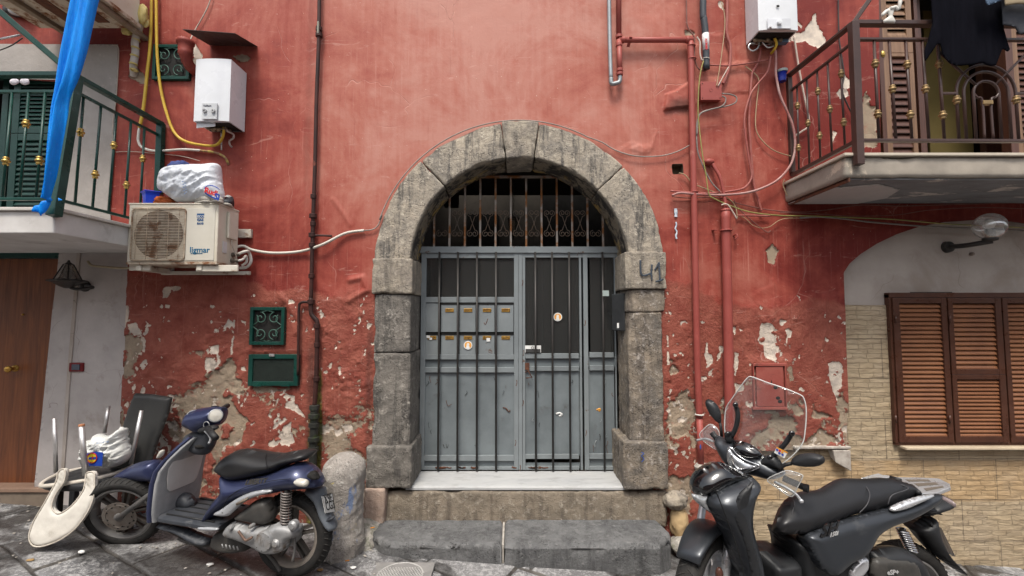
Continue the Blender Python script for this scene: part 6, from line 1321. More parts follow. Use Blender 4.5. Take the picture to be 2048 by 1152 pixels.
cab_('beige wire coming out of the square cavity', [(1358, 346), (1370, 350), (1385, 366), (1402, 374), (1425, 383), (1455, 396), (1470, 412), (1475, 436)], .005, bgc, -.03)
cab_('dark wire running low from the arch side under the balcony', [(1345, 393), (1380, 396), (1420, 394), (1450, 398), (1480, 408), (1540, 420), (1600, 424), (1660, 419), (1720, 410), (1800, 412), (1900, 409), (2060, 405)], .0045, brc, -.02)
cab_('thin telephone wire sagging below the yellow wire', [(1478, 430), (1492, 438), (1505, 450), (1522, 456), (1540, 453), (1556, 442), (1572, 437), (1600, 436)], .003, bgc, -.03)
cab_('short pink conduit along the bottom of the cable run', [(1474, 431), (1500, 431), (1540, 432)], .008, redc, -.03)
cab_('grey service cable across the grey plaster behind the globe lamp', [(1600, 436), (1640, 434), (1690, 438), (1740, 444), (1840, 452), (1940, 457), (2060, 462)], .007, grc, -.04)
cab_('thin dark wire sagging across the arched recess', [(1560, 425), (1640, 428), (1700, 432), (1790, 430), (1860, 420), (1960, 415), (2060, 418)], .0035, brc, -.04)
cab_('brown cable rising diagonally at the end of the cable run', [(1468, 398), (1480, 420), (1530, 462), (1541, 461)], .004, brc, -.03)
cab_('pale wire stub sticking out above the thick red pipe', [(1443, 410), (1452, 408), (1460, 415), (1474, 438)], .006, wc_, -.09)
cab_('white cable dropping behind the balcony railing', [(1588, 72), (1595, 120), (1602, 160), (1610, 200), (1618, 240), (1616, 254), (1603, 263), (1590, 272)], .008, wc_, -.03)
cab_('black cable hanging inside the right balcony', [(1675, -150), (1677, 50), (1681, 100), (1688, 150), (1684, 180), (1695, 210), (1710, 238)], .006, blk, -.03)
cab_('thin cable wrapped round the lower corner of the balcony slab', [(1569, 358), (1566, 370), (1574, 390), (1583, 404), (1589, 406)], .004, bgc, -.03)
class Fr:
    """vertical working plane through O, e1 along it, e2 pointing away from the street side, tilted by the street's fall if wanted"""
    def __init__(s, O, ang, slope=0.):
        s.O = np.array(O, float); c, d = math.cos(ang), math.sin(ang)
        s.e1 = np.array((c*math.cos(slope), d*math.cos(slope), -math.sin(slope))); s.e2 = np.array((-d, c, 0)); s.e3 = np.cross(s.e1, s.e2)
    def tilt(s, th, u, v, off):
        r = Fr(s.W(u, v, off), 0); r.e1 = s.e1; c, d = math.cos(th), math.sin(th); r.e3 = s.e3*c+s.e2*d; r.e2 = s.e2*c-s.e3*d; return r
    def px(s, u, v, off=0.):
        d = ray(u, v); t = np.dot(s.O+off*s.e2-CAM, s.e2)/np.dot(d, s.e2); W = CAM+d*t-s.O; return (np.dot(W, s.e1), np.dot(W, s.e3))
    def w(s, a, o, z): return s.O+a*s.e1+o*s.e2+z*s.e3
    def W(s, u, v, off=0.): a, z = s.px(u, v, off); return s.w(a, off, z)
    def pill(s, name, pts, off, T, Rr, mat, par, step=.012, rim=.002, curve=None, smooth=3, Tb=None, disp=None):
        poly = [s.px(u, v, off) for u, v in pts]
        if smooth: poly = [tuple(p) for p in cr([np.array(p) for p in poly], smooth, closed=True)]
        cv = curve or (lambda x, z: 0*x)
        f = lambda x, y, h: s.O+x[:, None]*s.e1+(off+cv(x, y)-h)[:, None]*s.e2+y[:, None]*s.e3
        return pillow(poly, f, T, Rr, step, rim, disp, Tb).build(name, mat, par, True)
z4 = lambda *p: [(x/2.926, 780+y/2.926) for x, y in p]
z6 = lambda *p: [(1320+x/2.797, 740+y/2.797) for x, y in p]
tyre = S('tyre_rubber', (.012, .012, .012), (.024, .022, .02), 20, .8, bump=.25, bs=90)
def wheel(par, C, e1, ax, R_, tw, rimr, rim_mat, spoke_mat, ns, disc_=False, side=-1, tread=True, hub_mat=None):
    """C centre, e1 in-plane horizontal, ax axle direction"""
    C = Vector(C); ax = Vector(ax).normalized(); e1 = Vector(e1).normalized(); up = ax.cross(e1).normalized()
    if up.z < 0: up = -up
    t = thing_part = None
    prof = [(rimr, -tw*.42), (rimr+.02, -tw*.5), ((rimr+R_)/2+.01, -tw*.56), (R_-.018, -tw*.44), (R_-.004, -tw*.25), (R_, 0), (R_-.004, tw*.25), (R_-.018, tw*.44), ((rimr+R_)/2+.01, tw*.56), (rimr+.02, tw*.5), (rimr, tw*.42)]
    def rev(prof, n=56):
        V = []; Fc = []; k = len(prof)
        for i in range(n):
            a = 2*math.pi*i/n; d = e1*math.cos(a)+up*math.sin(a)
            for r, h in prof: V.append(C+d*r+ax*h)
        for i in range(n):
            for j in range(k): Fc.append((i*k+j, i*k+(j+1) % k, ((i+1) % n)*k+(j+1) % k, ((i+1) % n)*k+j))
        m = MB(); m.add(V, Fc); return m
    w_ = rev(prof).build('tyre', tyre, par, True)
    if tread:
        g = MB()
        for i in range(44):
            a = 2*math.pi*i/44
            for s in (-1, 1):
                a2 = a+(.07 if s > 0 else 0); p = [C+(e1*math.cos(a2+da)+up*math.sin(a2+da))*r+ax*h*s for da, r, h in ((0, R_+.0012, .004), (.05, R_-.003, tw*.26), (.09, R_-.016, tw*.44))]
                g.tube(p, .0035, 4)
        g.build('tread', S('tread_rubber', (.045, .043, .04), None, 20, .85), w_)
    rr_ = rimr
    rev([(rr_+.004, -tw*.40), (rr_+.006, -tw*.44), (rr_-.006, -tw*.46), (rr_-.022, -tw*.30), (rr_-.03, 0), (rr_-.022, tw*.30), (rr_-.006, tw*.46), (rr_+.006, tw*.44), (rr_+.004, tw*.40)]).build('rim', rim_mat, par, 'auto')
    sp_ = MB()
    for i in range(ns):
        a = 2*math.pi*(i+.3)/ns; d = e1*math.cos(a)+up*math.sin(a); q = ax.cross(d)
        for s in (-.35, .35): sp_.bar(C+d*.04+q*.018*s*2, C+d*(rr_-.015)+q*.03*s*2, .015, tw*.35, up=ax)
    sp_.lathe([(.05, -tw*.45), (.055, -tw*.3), (.055, tw*.3), (.05, tw*.45)], C, ax, 20); sp_.build('spokes', spoke_mat, par, 'auto')
    if disc_:
        dm_ = S('brake_disc', (.22, .20, .18), (.14, .11, .09), 14, .45, metal=.6); d_ = MB(); h = side*tw*.62
        d_.torus(C+ax*h, ax, .088, .0055, 40, 4); V = []
        d_.lathe([(.06, h-.002), (.11, h-.002), (.11, h+.002), (.06, h+.002)], C, ax, 40); d_.build('brake_disc', dm_, par, 'auto')
        hl = MB()
        for i in range(18):
            a = 2*math.pi*i/18; hl.lathe([(.006, 0), (.006, .001)], C+(e1*math.cos(a)+up*math.sin(a))*(.095 if i % 2 else .08)+ax*(h+side*.0022), ax*side, 8)
        hl.tube([C+(e1*math.cos(2*math.pi*i/18)+up*math.sin(2*math.pi*i/18))*(.095 if i % 2 else .08)+ax*(h+side*.0021) for i in range(18)], .0012, 4, closed=True); hl.build('disc_holes', dk, par); MB().lathe([(.03, 0), (.03, .012), (.018, .02), (.004, .022)], C+ax*h, ax*side, 16).build('hub_cap', hub_mat or spoke_mat, par, 'auto')
# ------------------------------------------------------------ blue scooter
BO = np.array((-2.78, -.47, gz(-2.78))); BA = math.atan2(-.24, 1.296); A = Fr(BO, BA, math.atan(.064)*.9)
bs = thing('motor_scooter', 'dusty dark blue scooter with black seat parked against the wall on the left', 'scooter', BO)
bp_ = S('blue_scooter_paint', (.024, .031, .082), (.034, .040, .078), 3, .32, metal=.35, coat=.25, stain=(.12, .12, .15), ss=11, st=(.62, .8))
sgr = S('scooter_grey_plastic', (.30, .305, .31), (.17, .175, .185), 5, .5, bump=.15, bs=40, stain=(.28, .27, .26), ss=10, st=(.6, .75)); sdk = S('scooter_dark_plastic', (.03, .034, .042), (.05, .053, .06), 8, .5, bump=.15, stain=(.12, .12, .12), ss=11, st=(.6, .75))
slv = S('silver_trim', (.42, .43, .45), (.26, .27, .28), 7, .4, metal=.4, stain=(.2, .18, .16), ss=9, st=(.62, .75)); eng = S('engine_alloy', (.33, .33, .33), (.20, .20, .20), 9, .5, metal=.45, bump=.2, bs=40, stain=(.10, .075, .055), ss=8, st=(.54, .68)); drk = S('engine_dark', (.035, .034, .032), (.06, .055, .05), 12, .6, bump=.3)
lens = S('clear_lens', (.50, .48, .42), (.42, .4, .36), 20, .12, coat=.6, bump=.2, bs=60)
sea = S('black_seat', (.014, .014, .015), (.020, .020, .021), 4, .42, bump=.12, bs=120, stain=(.07, .068, .065), ss=9, st=(.6, .8)); rub = S('rubber_black', (.015, .015, .016), None, 9, .55)
rimg = S('rim_grey', (.16, .155, .15), (.11, .105, .10), 9, .5, metal=.3, stain=(.3, .28, .25), ss=7, st=(.6, .72)); spk = S('spoke_dark', (.06, .055, .052), (.10, .09, .08), 9, .6, metal=.2)
# wheels
Cr = A.W(587, 1066, .0); R1 = .268
wheel(bs, Cr, A.e1, A.e2, R1, .10, .195, S('rim_worn', (.26, .23, .20), (.16, .14, .12), 8, .55, metal=.2), spk, 5, False)
st_a = R(18); fe = np.array((math.cos(BA+st_a), math.sin(BA+st_a), -.05)); fa = np.cross((0, 0, 1), fe); fa = fa/np.linalg.norm(fa); fa = fa*math.cos(R(16))+np.array((0, 0, math.sin(R(16))))
Cf = A.W(250, 1022, -.02); wheel(bs, Cf, fe, fa, .262, .09, .195, rimg, spk, 6, True, -1, hub_mat=rimg)
# fork
for o_ in (-.07, .07): MB().tube([Vector(Cf)+Vector(fa)*o_*1.05, A.W(*z4((905, 590))[0], o_), A.W(*z4((960, 470))[0], o_*.8)], [.017, .018, .02], 12).build('fork_leg', S('fork_grey', (.10, .10, .10), (.16, .15, .14), 9, .5, metal=.3), bs, True)
A.pill('front_mudguard', z4((640, 552), (672, 508), (735, 462), (800, 428), (870, 412), (925, 418), (940, 520), (870, 532), (790, 528), (710, 534), (660, 556)), -.01, .075, .07, bp_, bs)
# leg shield: front skin in blue, inner face in grey
lv_ = [((1028, 712), .175), ((1032, 660), .185), ((1040, 600), .19), ((1052, 500), .19), ((1070, 430), .185), ((1100, 370), .155), ((1140, 310), .11), ((1180, 262), .07)]
def shield(ds, hw_add, th, name, mat, e=3.2, lv=lv_, cup=.0):
    secs = []
    for (p, hw) in lv:
        a, z = A.px(*z4(p)[0], 0.); secs.append((A.w(a+ds, 0, z), A.e2*(hw+hw_add), A.e1*th, e))
    return loft(secs, 36).build(name, mat, bs, 'auto')
shield(-.022, .008, .026, 'leg_shield', bp_); shield(.004, -.004, .022, 'inner_shield', sgr)
shield(.026, -.055, .008, 'knee_panel', S('knee_panel_grey', (.55, .54, .53), (.45, .44, .43), 4, .5, bump=.1), 3.5, [((1046, 560), .15), ((1050, 540), .17), ((1060, 480), .185), ((1072, 420), .19), ((1086, 385), .185), ((1092, 372), .16)])
A.pill('glovebox_line', z4((1010, 640), (1080, 600), (1130, 640), (1125, 690), (1010, 690)), .02, .05, .05, sdk, bs)
A.pill('indicator', z4((922, 392), (940, 355), (958, 352), (950, 385), (930, 400)), -.17, .02, .02, lens, bs, step=.005)
A.pill('neck', z4((1085, 280), (1150, 236), (1235, 240), (1255, 290), (1235, 350), (1200, 380), (1130, 360)), .0, .055, .05, sdk, bs)
# floor and belly
f0 = A.px(*z4((905, 740))[0], -.17); f1 = A.px(*z4((1262, 812))[0], -.17); zf_ = (f0[1]+f1[1])/2
loft([(A.w(f0[0]-.0, 0, zf_-.005), A.e2*.14, A.e3*.012, 4), (A.w(f0[0]+.03, 0, zf_-.01), A.e2*.18, A.e3*.022, 4), (A.w(f1[0]-.06, 0, zf_-.012), A.e2*.175, A.e3*.022, 4), (A.w(f1[0]+.01, 0, zf_-.012), A.e2*.165, A.e3*.018, 4)], 28).build('floorboard', sdk, bs, 'auto')
for k in range(5): o_ = -.13+.065*k; MB().tube([A.w(f0[0]+.05, o_, zf_+.012), A.w(f1[0]-.05, o_, zf_+.012)], .006, 6).build('floor_strip', rub, bs, True)
A.pill('belly_pan', z4((930, 785), (1050, 800), (1160, 845), (1228, 870), (1222, 905), (1150, 892), (1050, 835), (960, 810)), -.10, .05, .03, sdk, bs)
A.pill('footrest_tip', z4((1165, 800), (1272, 806), (1268, 822), (1180, 820)), -.17, .012, .01, slv, bs, step=.006)
# rear body, trim, seat
A.pill('rear_body', z4((1215, 755), (1235, 700), (1280, 630), (1325, 570), (1315, 480), (1370, 500), (1440, 505), (1560, 485), (1690, 440), (1745, 422), (1795, 432), (1845, 475), (1885, 545), (1878, 562), (1800, 572), (1700, 582), (1590, 602), (1500, 612), (1390, 655), (1300, 715), (1255, 760)), -.06, .125, .11, bp_, bs)
A.pill('silver_panel', z4((1252, 728), (1300, 695), (1400, 628), (1500, 588), (1580, 582), (1588, 598), (1500, 622), (1425, 660), (1375, 705), (1330, 738)), -.165, .02, .022, slv, bs, step=.007)
MB().tube([A.W(*z4((1385, 668))[0], -.19), A.W(*z4((1450, 636))[0], -.19)], .008, 8).build('vent_slot', S('slot_bronze', (.16, .13, .10), None, 8, .6), bs, True)
for p in ((1302, 718), (1575, 602)): MB().ell(A.W(*z4(p)[0], -.185), (.005, .004, .005)).build('screw', dk, bs, True)
A.pill('seat', z4((1299, 440), (1318, 400), (1360, 368), (1400, 350), (1460, 349), (1560, 368), (1640, 374), (1700, 362), (1780, 350), (1822, 358), (1828, 382), (1790, 408), (1710, 430), (1650, 465), (1540, 495), (1420, 518), (1362, 502), (1312, 468)), -.03, .125, .075, sea, bs)
MB().tube(cr([A.W(*z4(p)[0], o_) for p, o_ in (((1560, 372), -.03), ((1552, 400), -.125), ((1560, 440), -.158), ((1580, 484), -.135))], 5), .0028, 6).build('seat_stitching', rub, bs, True)
A.pill('tail_lamp_socket', z4((1806, 492), (1820, 474), (1842, 478), (1862, 510), (1866, 522), (1835, 520), (1812, 508)), -.14, .035, .02, dk, bs, step=.006)
A.pill('indicator', z4((1722, 535), (1745, 515), (1790, 525), (1806, 548), (1790, 566), (1745, 560)), -.155, .03, .03, lens, bs, step=.006)
text_geo('LIBERTY', .042, A.W(*z4((1432, 556))[0], -.192), A.e1*1.0+A.e3*.22, A.e3, depth=.002, bold=.002, shear=.4).build('badge', drk, bs)
# tail, plate
A.pill('rear_mudguard', z4((1788, 578), (1885, 566), (1902, 620), (1925, 700), (1955, 770), (1966, 810), (1942, 820), (1912, 790), (1880, 730), (1850, 650)), .0, .065, .05, S('mudguard_grey', (.12, .135, .155), (.09, .10, .115), 8, .5, stain=(.2, .2, .2), ss=9, st=(.62, .75)), bs)
q = [np.array(A.W(*z4(p)[0], o_)) for p, o_ in (((1884, 622), -.085), ((1944, 605), .07), ((1960, 712), .07), ((1906, 722), -.085))]
rgt = q[1]-q[0]; upv = q[0]-q[3]; nn = np.cross(rgt, upv); nn = nn/np.linalg.norm(nn)
if np.dot(nn, CAM-q[0]) < 0: nn = -nn
plt_ = MB().prism(q, tuple(-nn*.004)).build('number_plate', S('plate_white', (.66, .66, .64), None, 9, .4), bs, bevel=.001)
pts_ = [q[0]+nn*.001, q[1]+nn*.001, q[2]+nn*.001, q[3]+nn*.001]; MB().tube([Vector(p) for p in pts_], .0014, 6, closed=True).build('plate_border', dk, plt_, True)
L_ = np.linalg.norm(rgt); Hh = np.linalg.norm(upv)
text_geo('X9F', L_*.46, q[3]+rgt*.10+upv*.55+nn*.002, rgt, upv, bold=.0004).build('characters', dk, plt_); text_geo('CG3', L_*.46, q[3]+rgt*.10+upv*.12+nn*.002, rgt, upv, bold=.0004).build('characters', dk, plt_)
A.pill('reflector', z4((1905, 755), (1950, 738), (1955, 752), (1912, 770)), -.02, .03, .02, sdk, bs, step=.005)
for pts, o_ in ((((1300, 712), (1330, 640), (1390, 590), (1470, 560)), -.176), (((1470, 560), (1600, 530), (1700, 520)), -.187)): MB().tube(cr([A.W(*z4(p)[0], o_) for p in pts], 5), .002, 6).build('panel_gap', S('panel_gap', (.004, .004, .004), None, 4, .8), bs, True)
# engine
A.pill('air_filter', z4((1382, 742), (1435, 695), (1500, 645), (1575, 630), (1602, 690), (1605, 750), (1565, 780), (1470, 765)), -.10, .06, .04, drk, bs)
A.pill('crankcase', z4((1328, 815), (1375, 768), (1480, 790), (1590, 790), (1640, 770), (1700, 775), (1755, 800), (1750, 850), (1700, 870), (1685, 925), (1630, 948), (1560, 945), (1490, 905), (1410, 870), (1345, 850)), -.12, .06, .035, eng, bs)
A.pill('engine_block', z4((1280, 860), (1300, 810), (1400, 760), (1480, 780), (1500, 900), (1440, 930), (1350, 930), (1290, 900)), -.02, .10, .04, drk, bs)
cc = A.W(*z4((1545, 885))[0], -.19); MB().lathe([(.060, -.03), (.062, 0), (.056, .014), (.03, .017), (.001, .018)], cc, -A.e2, 32).build('round_cover', eng, bs, 'auto')
for i in range(8): t = 2*math.pi*i/8; MB().ell(cc-A.e2*.012+A.e1*.052*math.cos(t)+A.e3*.052*math.sin(t), (.004, .004, .004), 8, 6).build('bolt', dk, bs, True)
for k in (-1, 0, 1): MB().bar(cc-A.e2*.018+A.e1*.012*k-A.e3*.02, cc-A.e2*.018+A.e1*.012*k+A.e3*.02, .005, .004).build('rib', eng, bs)
for p, r in (((1612, 900), .028), ((1350, 812), .012), ((1465, 800), .012), ((1710, 795), .03)): MB().lathe([(r, -.03), (r, 0), (r*.6, .012), (.001, .013)], A.W(*z4(p)[0], -.185), -A.e2, 18).build('boss', eng, bs, 'auto')
MB().tube(cr([A.W(*z4(p)[0], -.2) for p in ((1395, 825), (1420, 860), (1440, 880), (1475, 862))], 4), .008, 8).build('kick_lever', S('rust_steel', (.2, .14, .11), (.12, .07, .05), 20, .6, metal=.4), bs, True)
MB().lathe([(.05, -.03), (.055, .03)], A.W(*z4((1710, 850))[0], -.06), -A.e2, 20).build('rear_hub', eng, bs, 'auto')
for k in range(5): MB().tube([A.W(*z4((1300+k*22, 900+k*3))[0], -.12), A.W(*z4((1308+k*22, 925+k*3))[0], -.12)], .006, 6).build('cooling_fin', eng, bs, True)
sh0, sh1 = A.W(*z4((1676, 585))[0], -.13), A.W(*z4((1672, 775))[0], -.13); MB().tube([sh0, sh1], .013, 10).build('shock_absorber', drk, bs, True)
co = []; 
for i in range(150): t = i/149; an = t*2*math.pi*12; co.append(sh0+(sh1-sh0)*t+A.e1*.030*math.cos(an)+A.e2*.030*math.sin(an))
MB().tube([Vector(p) for p in co], .005, 6).build('shock_spring', S('spring_steel', (.22, .20, .19), (.13, .11, .10), 12, .45, metal=.5), bs, True)
MB().bar(sh1, sh1-A.e3*.04, .035, .03).build('shock_mount', eng, bs, bevel=.004)
MB().tube(cr([A.W(*z4(p)[0], -.09) for p in ((1045, 868), (1080, 885), (1150, 905), (1230, 912), (1300, 890))], 4), .010, 8).build('stand', S('stand_grey', (.08, .075, .07), None, 9, .6), bs, True)
MB().tube(cr([A.W(*z4(p)[0], -.05) for p in ((1560, 950), (1610, 1010), (1640, 1060))], 4), .012, 8).build('stand', S('stand_grey', (.08, .075, .07)), bs, True)
MB().tube(cr([A.W(*z4(p)[0], -.11) for p in ((1720, 850), (1725, 930), (1712, 1000))], 4), .008, 8).build('brake_rod', rimg, bs, True)
# headset
A.pill('handlebar_cowl', z4((1110, 208), (1104, 168), (1128, 122), (1165, 110), (1245, 98), (1290, 104), (1302, 140), (1290, 190), (1265, 215), (1225, 228), (1180, 246), (1140, 225)), -.02, .10, .07, bp_, bs)
A.pill('headlamp_rim', z4((1102, 205), (1104, 165), (1126, 122), (1140, 118), (1118, 160), (1116, 212)), -.05, .07, .03, slv, bs, step=.006)
ic_ = A.W(*z4((1262, 150))[0], -.105); ax_ = A.e1*.72-A.e2*.62+A.e3*.28; MB().lathe([(.036, -.02), (.039, -.004), (.036, .006), (.016, .010), (.001, .011)], ic_, ax_, 28).build('instrument_glass', lens, bs, 'auto'); MB().torus(ic_, ax_, .039, .005, 32, 6).build('instrument_ring', slv, bs, True)
MB().torus(A.W(*z4((1208, 205))[0], -.118), A.e2, .022, .003, 24, 5).build('emblem', slv, bs, True)
MB().tube([A.W(*z4((1215, 225))[0], -.16), A.W(*z4((1262, 280))[0], -.30)], [.019, .019], 14).build('grip', rub, bs, True); MB().tube([A.W(*z4((1285, 118))[0], .14), A.W(*z4((1332, 92))[0], .30)], [.016, .018], 14).build('grip', rub, bs, True)
MB().tube(cr([A.W(*z4(p)[0], o_) for p, o_ in (((1198, 240), -.15), ((1222, 262), -.2), ((1232, 290), -.25), ((1222, 312), -.29))], 5), .007, 8).build('brake_lever', slv, bs, True); MB().tube(cr([A.W(*z4(p)[0], o_) for p, o_ in (((1240, 98), .1), ((1280, 100), .2), ((1308, 140), .28))], 5), .007, 8).build('brake_lever', rub, bs, True)
A.pill('switch_housing', z4((1170, 225), (1250, 205), (1272, 228), (1215, 250), (1180, 252)), -.13, .03, .025, rub, bs, step=.006)
A.pill('ignition_cover', z4((1160, 315), (1200, 305), (1220, 330), (1195, 340), (1165, 330)), -.02, .06, .03, dk, bs, step=.006)

# ------------------------------------------------------------ black scooter
KO = np.array((1.074, -1.2, gz(1.074))); KA = math.atan2(.2, 1.326); K = Fr(KO, KA, math.atan(.064)*.8)
ks = thing('motor_scooter', 'large black scooter with tall clear windshield and silver luggage rack on the right', 'scooter', KO)
mt = S('matt_graphite', (.040, .044, .051), (.034, .038, .044), 3, .33, metal=.4, coat=.12, stain=(.075, .075, .075), ss=7, st=(.6, .85)); gls = S('gloss_black', (.004, .004, .005), None, 3, .08, coat=1.0, rv=.03); bpl = S('black_trim', (.014, .015, .017), (.022, .023, .025), 8, .45)
bsea = S('smooth_seat', (.013, .013, .014), (.018, .018, .02), 3, .38, bump=.08, bs=200, rv=.06); alu2 = S('rack_silver', (.55, .56, .58), (.48, .49, .5), 3, .32, metal=.6); chm = S('chrome', (.75, .75, .76), None, 4, .08, metal=1, rv=.04)
SA = KA+R(-55); PV = K.W(1500, 925, 0); T2 = Fr(PV, SA)                       # handlebar plane
HA = SA+R(90); W3 = Fr(K.W(1414, 1180, 0), HA)                                # front wheel plane
kx = lambda *p: z6(*p)
wheel(ks, W3.O, W3.e1, W3.e2, .305, .115, .215, alu2, alu2, 5, True, -1)
arc = []; 
for k in range(13):
    an = R(47+k*8.5); r = .322+.01*math.sin(k/12*math.pi); hw = .062+.028*math.sin(min(1, k/8)*math.pi/2)
    d = -W3.e1*math.cos(an)+np.array((0, 0, 1))*math.sin(an); arc.append((W3.O+d*r, W3.e2*(hw*(1 if k < 12 else .7)), d*.022, 2.6))
loft(arc, 28).build('front_mudguard', mt, ks, True)
for o_ in (-.085, .085): MB().tube([W3.w(.0, o_, 0), W3.w(.06, o_, .16), W3.w(.16, o_*.9, .42)], [.024, .024, .02], 14).build('fork_leg', alu2, ks, True)
MB().ell(W3.w(-.05, -.09, .14), (.02, .02, .035)).build('reflector', S('dark_reflector', (.09, .04, .03), None, 5, .3), ks, True)
# leg shield lofted: wide in front, rounded
sh_ = [((480, 1230), .20, .05), ((478, 1150), .215, .06), ((470, 1060), .22, .065), ((440, 960), .22, .07), ((405, 870), .215, .075), ((385, 790), .205, .08), ((390, 710), .19, .075), ((410, 650), .16, .06), ((420, 615), .12, .04)]
secs = []
for p, hw, th in sh_:
    a, z = K.px(*kx(p)[0], -.03); secs.append((K.w(a, -.0, z), K.e2*hw, K.e1*th, 2.3))
K.pill('leg_shield', kx((247, 738), (256, 692), (300, 652), (360, 625), (430, 603), (500, 598), (528, 610), (522, 650), (498, 700), (484, 780), (488, 860), (512, 950), (538, 1050), (552, 1160), (556, 1260), (450, 1260), (445, 1152), (425, 1060), (380, 935), (330, 840), (285, 790)), -.14, .13, .10, mt, ks, Tb=1.6)
K.pill('inner_trim', kx((415, 790), (440, 700), (500, 640), (524, 622), (500, 700), (488, 790), (492, 870), (520, 965), (548, 1080), (556, 1250), (520, 1250), (505, 1100), (470, 960), (432, 860)), -.255, .014, .02, bpl, ks, step=.008)
K.pill('front_nose', kx((180, 655), (195, 600), (230, 560), (285, 525), (335, 514), (400, 540), (470, 575), (520, 598), (470, 606), (400, 622), (330, 655), (280, 685), (225, 692), (190, 692)), -.10, .10, .09, gls, ks)
K.pill('front_nose', kx((225, 700), (300, 652), (400, 612), (515, 600), (440, 580), (360, 560), (290, 600), (230, 650)), .06, .10, .09, gls, ks)
lensg = glass_mat('clear_lens_glass', (.85, .87, .88), .03, .9)
K.pill('position_lamp', kx((180, 694), (240, 700), (300, 672), (262, 700), (255, 740), (285, 800), (255, 780), (215, 750), (188, 722)), -.15, .03, .03, S('lamp_silver', (.28, .29, .3), (.45, .46, .47), 30, .15, coat=.8, metal=.4), ks, step=.007)
seam = S('panel_gap', (.004, .004, .004), None, 4, .8)
for pts, o_ in ((((300, 652), (330, 720), (375, 840), (420, 960), (455, 1080), (470, 1160)), -.272), (((250, 692), (330, 640), (420, 606), (505, 600)), -.245)): MB().tube(cr([K.W(*kx(p)[0], o_) for p in pts], 5), .0025, 6).build('panel_gap', seam, ks, True)
# floor, tunnel, side body
K.pill('floorboard', kx((540, 1025), (600, 1012), (690, 1004), (705, 1080), (760, 1160), (760, 1260), (552, 1260), (545, 1120)), -.04, .15, .03, bpl, ks)
K.pill('under_seat_cover', kx((662, 890), (820, 915), (1000, 850), (1080, 1000), (980, 1160), (900, 1260), (760, 1240), (700, 1100), (682, 980)), -.05, .15, .06, bpl, ks)
K.tilt(R(16), *kx((1200, 930))[0], -.215).pill('side_panel', kx((815, 925), (905, 885), (1000, 850), (1150, 808), (1300, 772), (1420, 735), (1500, 700), (1562, 694), (1556, 740), (1500, 785), (1400, 840), (1290, 880), (1215, 930), (1180, 990), (1140, 1045), (1060, 1085), (980, 1150), (905, 1110), (850, 1010)), 0, .04, .06, mt, ks, Tb=3., step=.006)
K.tilt(R(38), *kx((900, 882))[0], -.19).pill('seat', kx((652, 855), (668, 800), (690, 745), (722, 708), (775, 682), (870, 672), (935, 638), (985, 612), (1040, 606), (1140, 608), (1230, 602), (1320, 618), (1390, 645), (1446, 688), (1430, 706), (1300, 760), (1180, 790), (1090, 808), (1000, 842), (900, 882), (820, 912), (730, 916), (668, 895)), 0, .05, .07, bsea, ks, Tb=2.2)
MB().tube(cr([K.W(*kx(p)[0], o_) for p, o_ in (((1085, 612), -.02), ((1140, 640), -.09), ((1172, 690), -.15), ((1160, 750), -.19), ((1115, 800), -.185))], 6), .003, 6).build('seat_stitching', S('stitch_grey', (.06, .06, .065), None, 5, .5), ks, True)
MB().tube(cr([K.W(*kx(p)[0], o_) for p, o_ in (((735, 712), -.10), ((752, 740), -.155), ((742, 790), -.19), ((722, 850), -.19), ((710, 905), -.16))], 6), .003, 6).build('seat_stitching', S('stitch_grey', (.06, .06, .065)), ks, True)
MB().tube(cr([K.W(*kx(p)[0], o_) for p, o_ in (((1345, 640), -.1), ((1388, 665), -.14), ((1300, 700), -.18), ((1275, 752), -.18))], 6), .003, 6).build('seat_stitching', S('stitch_grey', (.06, .06, .065)), ks, True)
K.pill('grab_handle', kx((1284, 778), (1330, 748), (1430, 712), (1522, 694), (1524, 705), (1440, 745), (1370, 776), (1305, 790)), -.21, .02, .022, alu2, ks, step=.007)
# luggage rack, a real horizontal frame
zr = K.W(*kx((1500, 640))[0], 0)[2]
def onz(u, v, z): d = ray(u, v); t = (z-CZ)/d[2]; return CAM+d*t
rk_o = [onz(*p, zr) for p in kx((1250, 585), (1330, 598), (1440, 600), (1560, 605), (1622, 636), (1625, 655), (1540, 688), (1448, 690), (1440, 668), (1340, 618), (1270, 604))]
MB().prism(rk_o, (0, 0, -.022)).build('luggage_rack', alu2, ks, bevel=.005)
for s in (((1370, 612), (1500, 612), (1515, 622), (1395, 624)), ((1420, 634), (1545, 628), (1560, 640), (1445, 650)), ((1475, 662), (1580, 648), (1590, 655), (1490, 676))): MB().prism([onz(*p, zr+.002) for p in kx(*s)], (0, 0, -.001)).build('rack_opening', S('rack_gap', (.12, .10, .08), None, 4, .7), ks)
MB().prism([onz(*p, zr+.012) for p in kx((1125, 602), (1180, 585), (1220, 577), (1290, 600), (1250, 602), (1200, 604))], (0, 0, -.03)).build('rack_arm', alu2, ks, bevel=.005)
for p0, p1 in (((1290, 602), (1345, 620)), ((1405, 650), (1450, 690))): MB().tube([onz(*kx(p0)[0], zr+.01), onz(*kx(p1)[0], zr+.01)], .014, 8).build('rack_pad', rub, ks, True)
K.pill('tail_cowl', kx((1440, 720), (1530, 690), (1562, 690), (1560, 735), (1520, 765), (1440, 790), (1400, 800)), -.03, .12, .05, bpl, ks); K.pill('tail_lamp', kx((1535, 700), (1560, 694), (1562, 738), (1540, 745)), -.05, .11, .03, S('red_lamp', (.25, .2, .2), None, 4, .15, coat=.6), ks, step=.006)
K.pill('rear_mudguard', kx((1395, 880), (1440, 840), (1500, 800), (1536, 778), (1538, 800), (1505, 815), (1520, 900), (1560, 990), (1620, 1060), (1700, 1142), (1640, 1110), (1545, 1040), (1470, 960), (1430, 910)), -.03, .08, .04, bpl, ks)
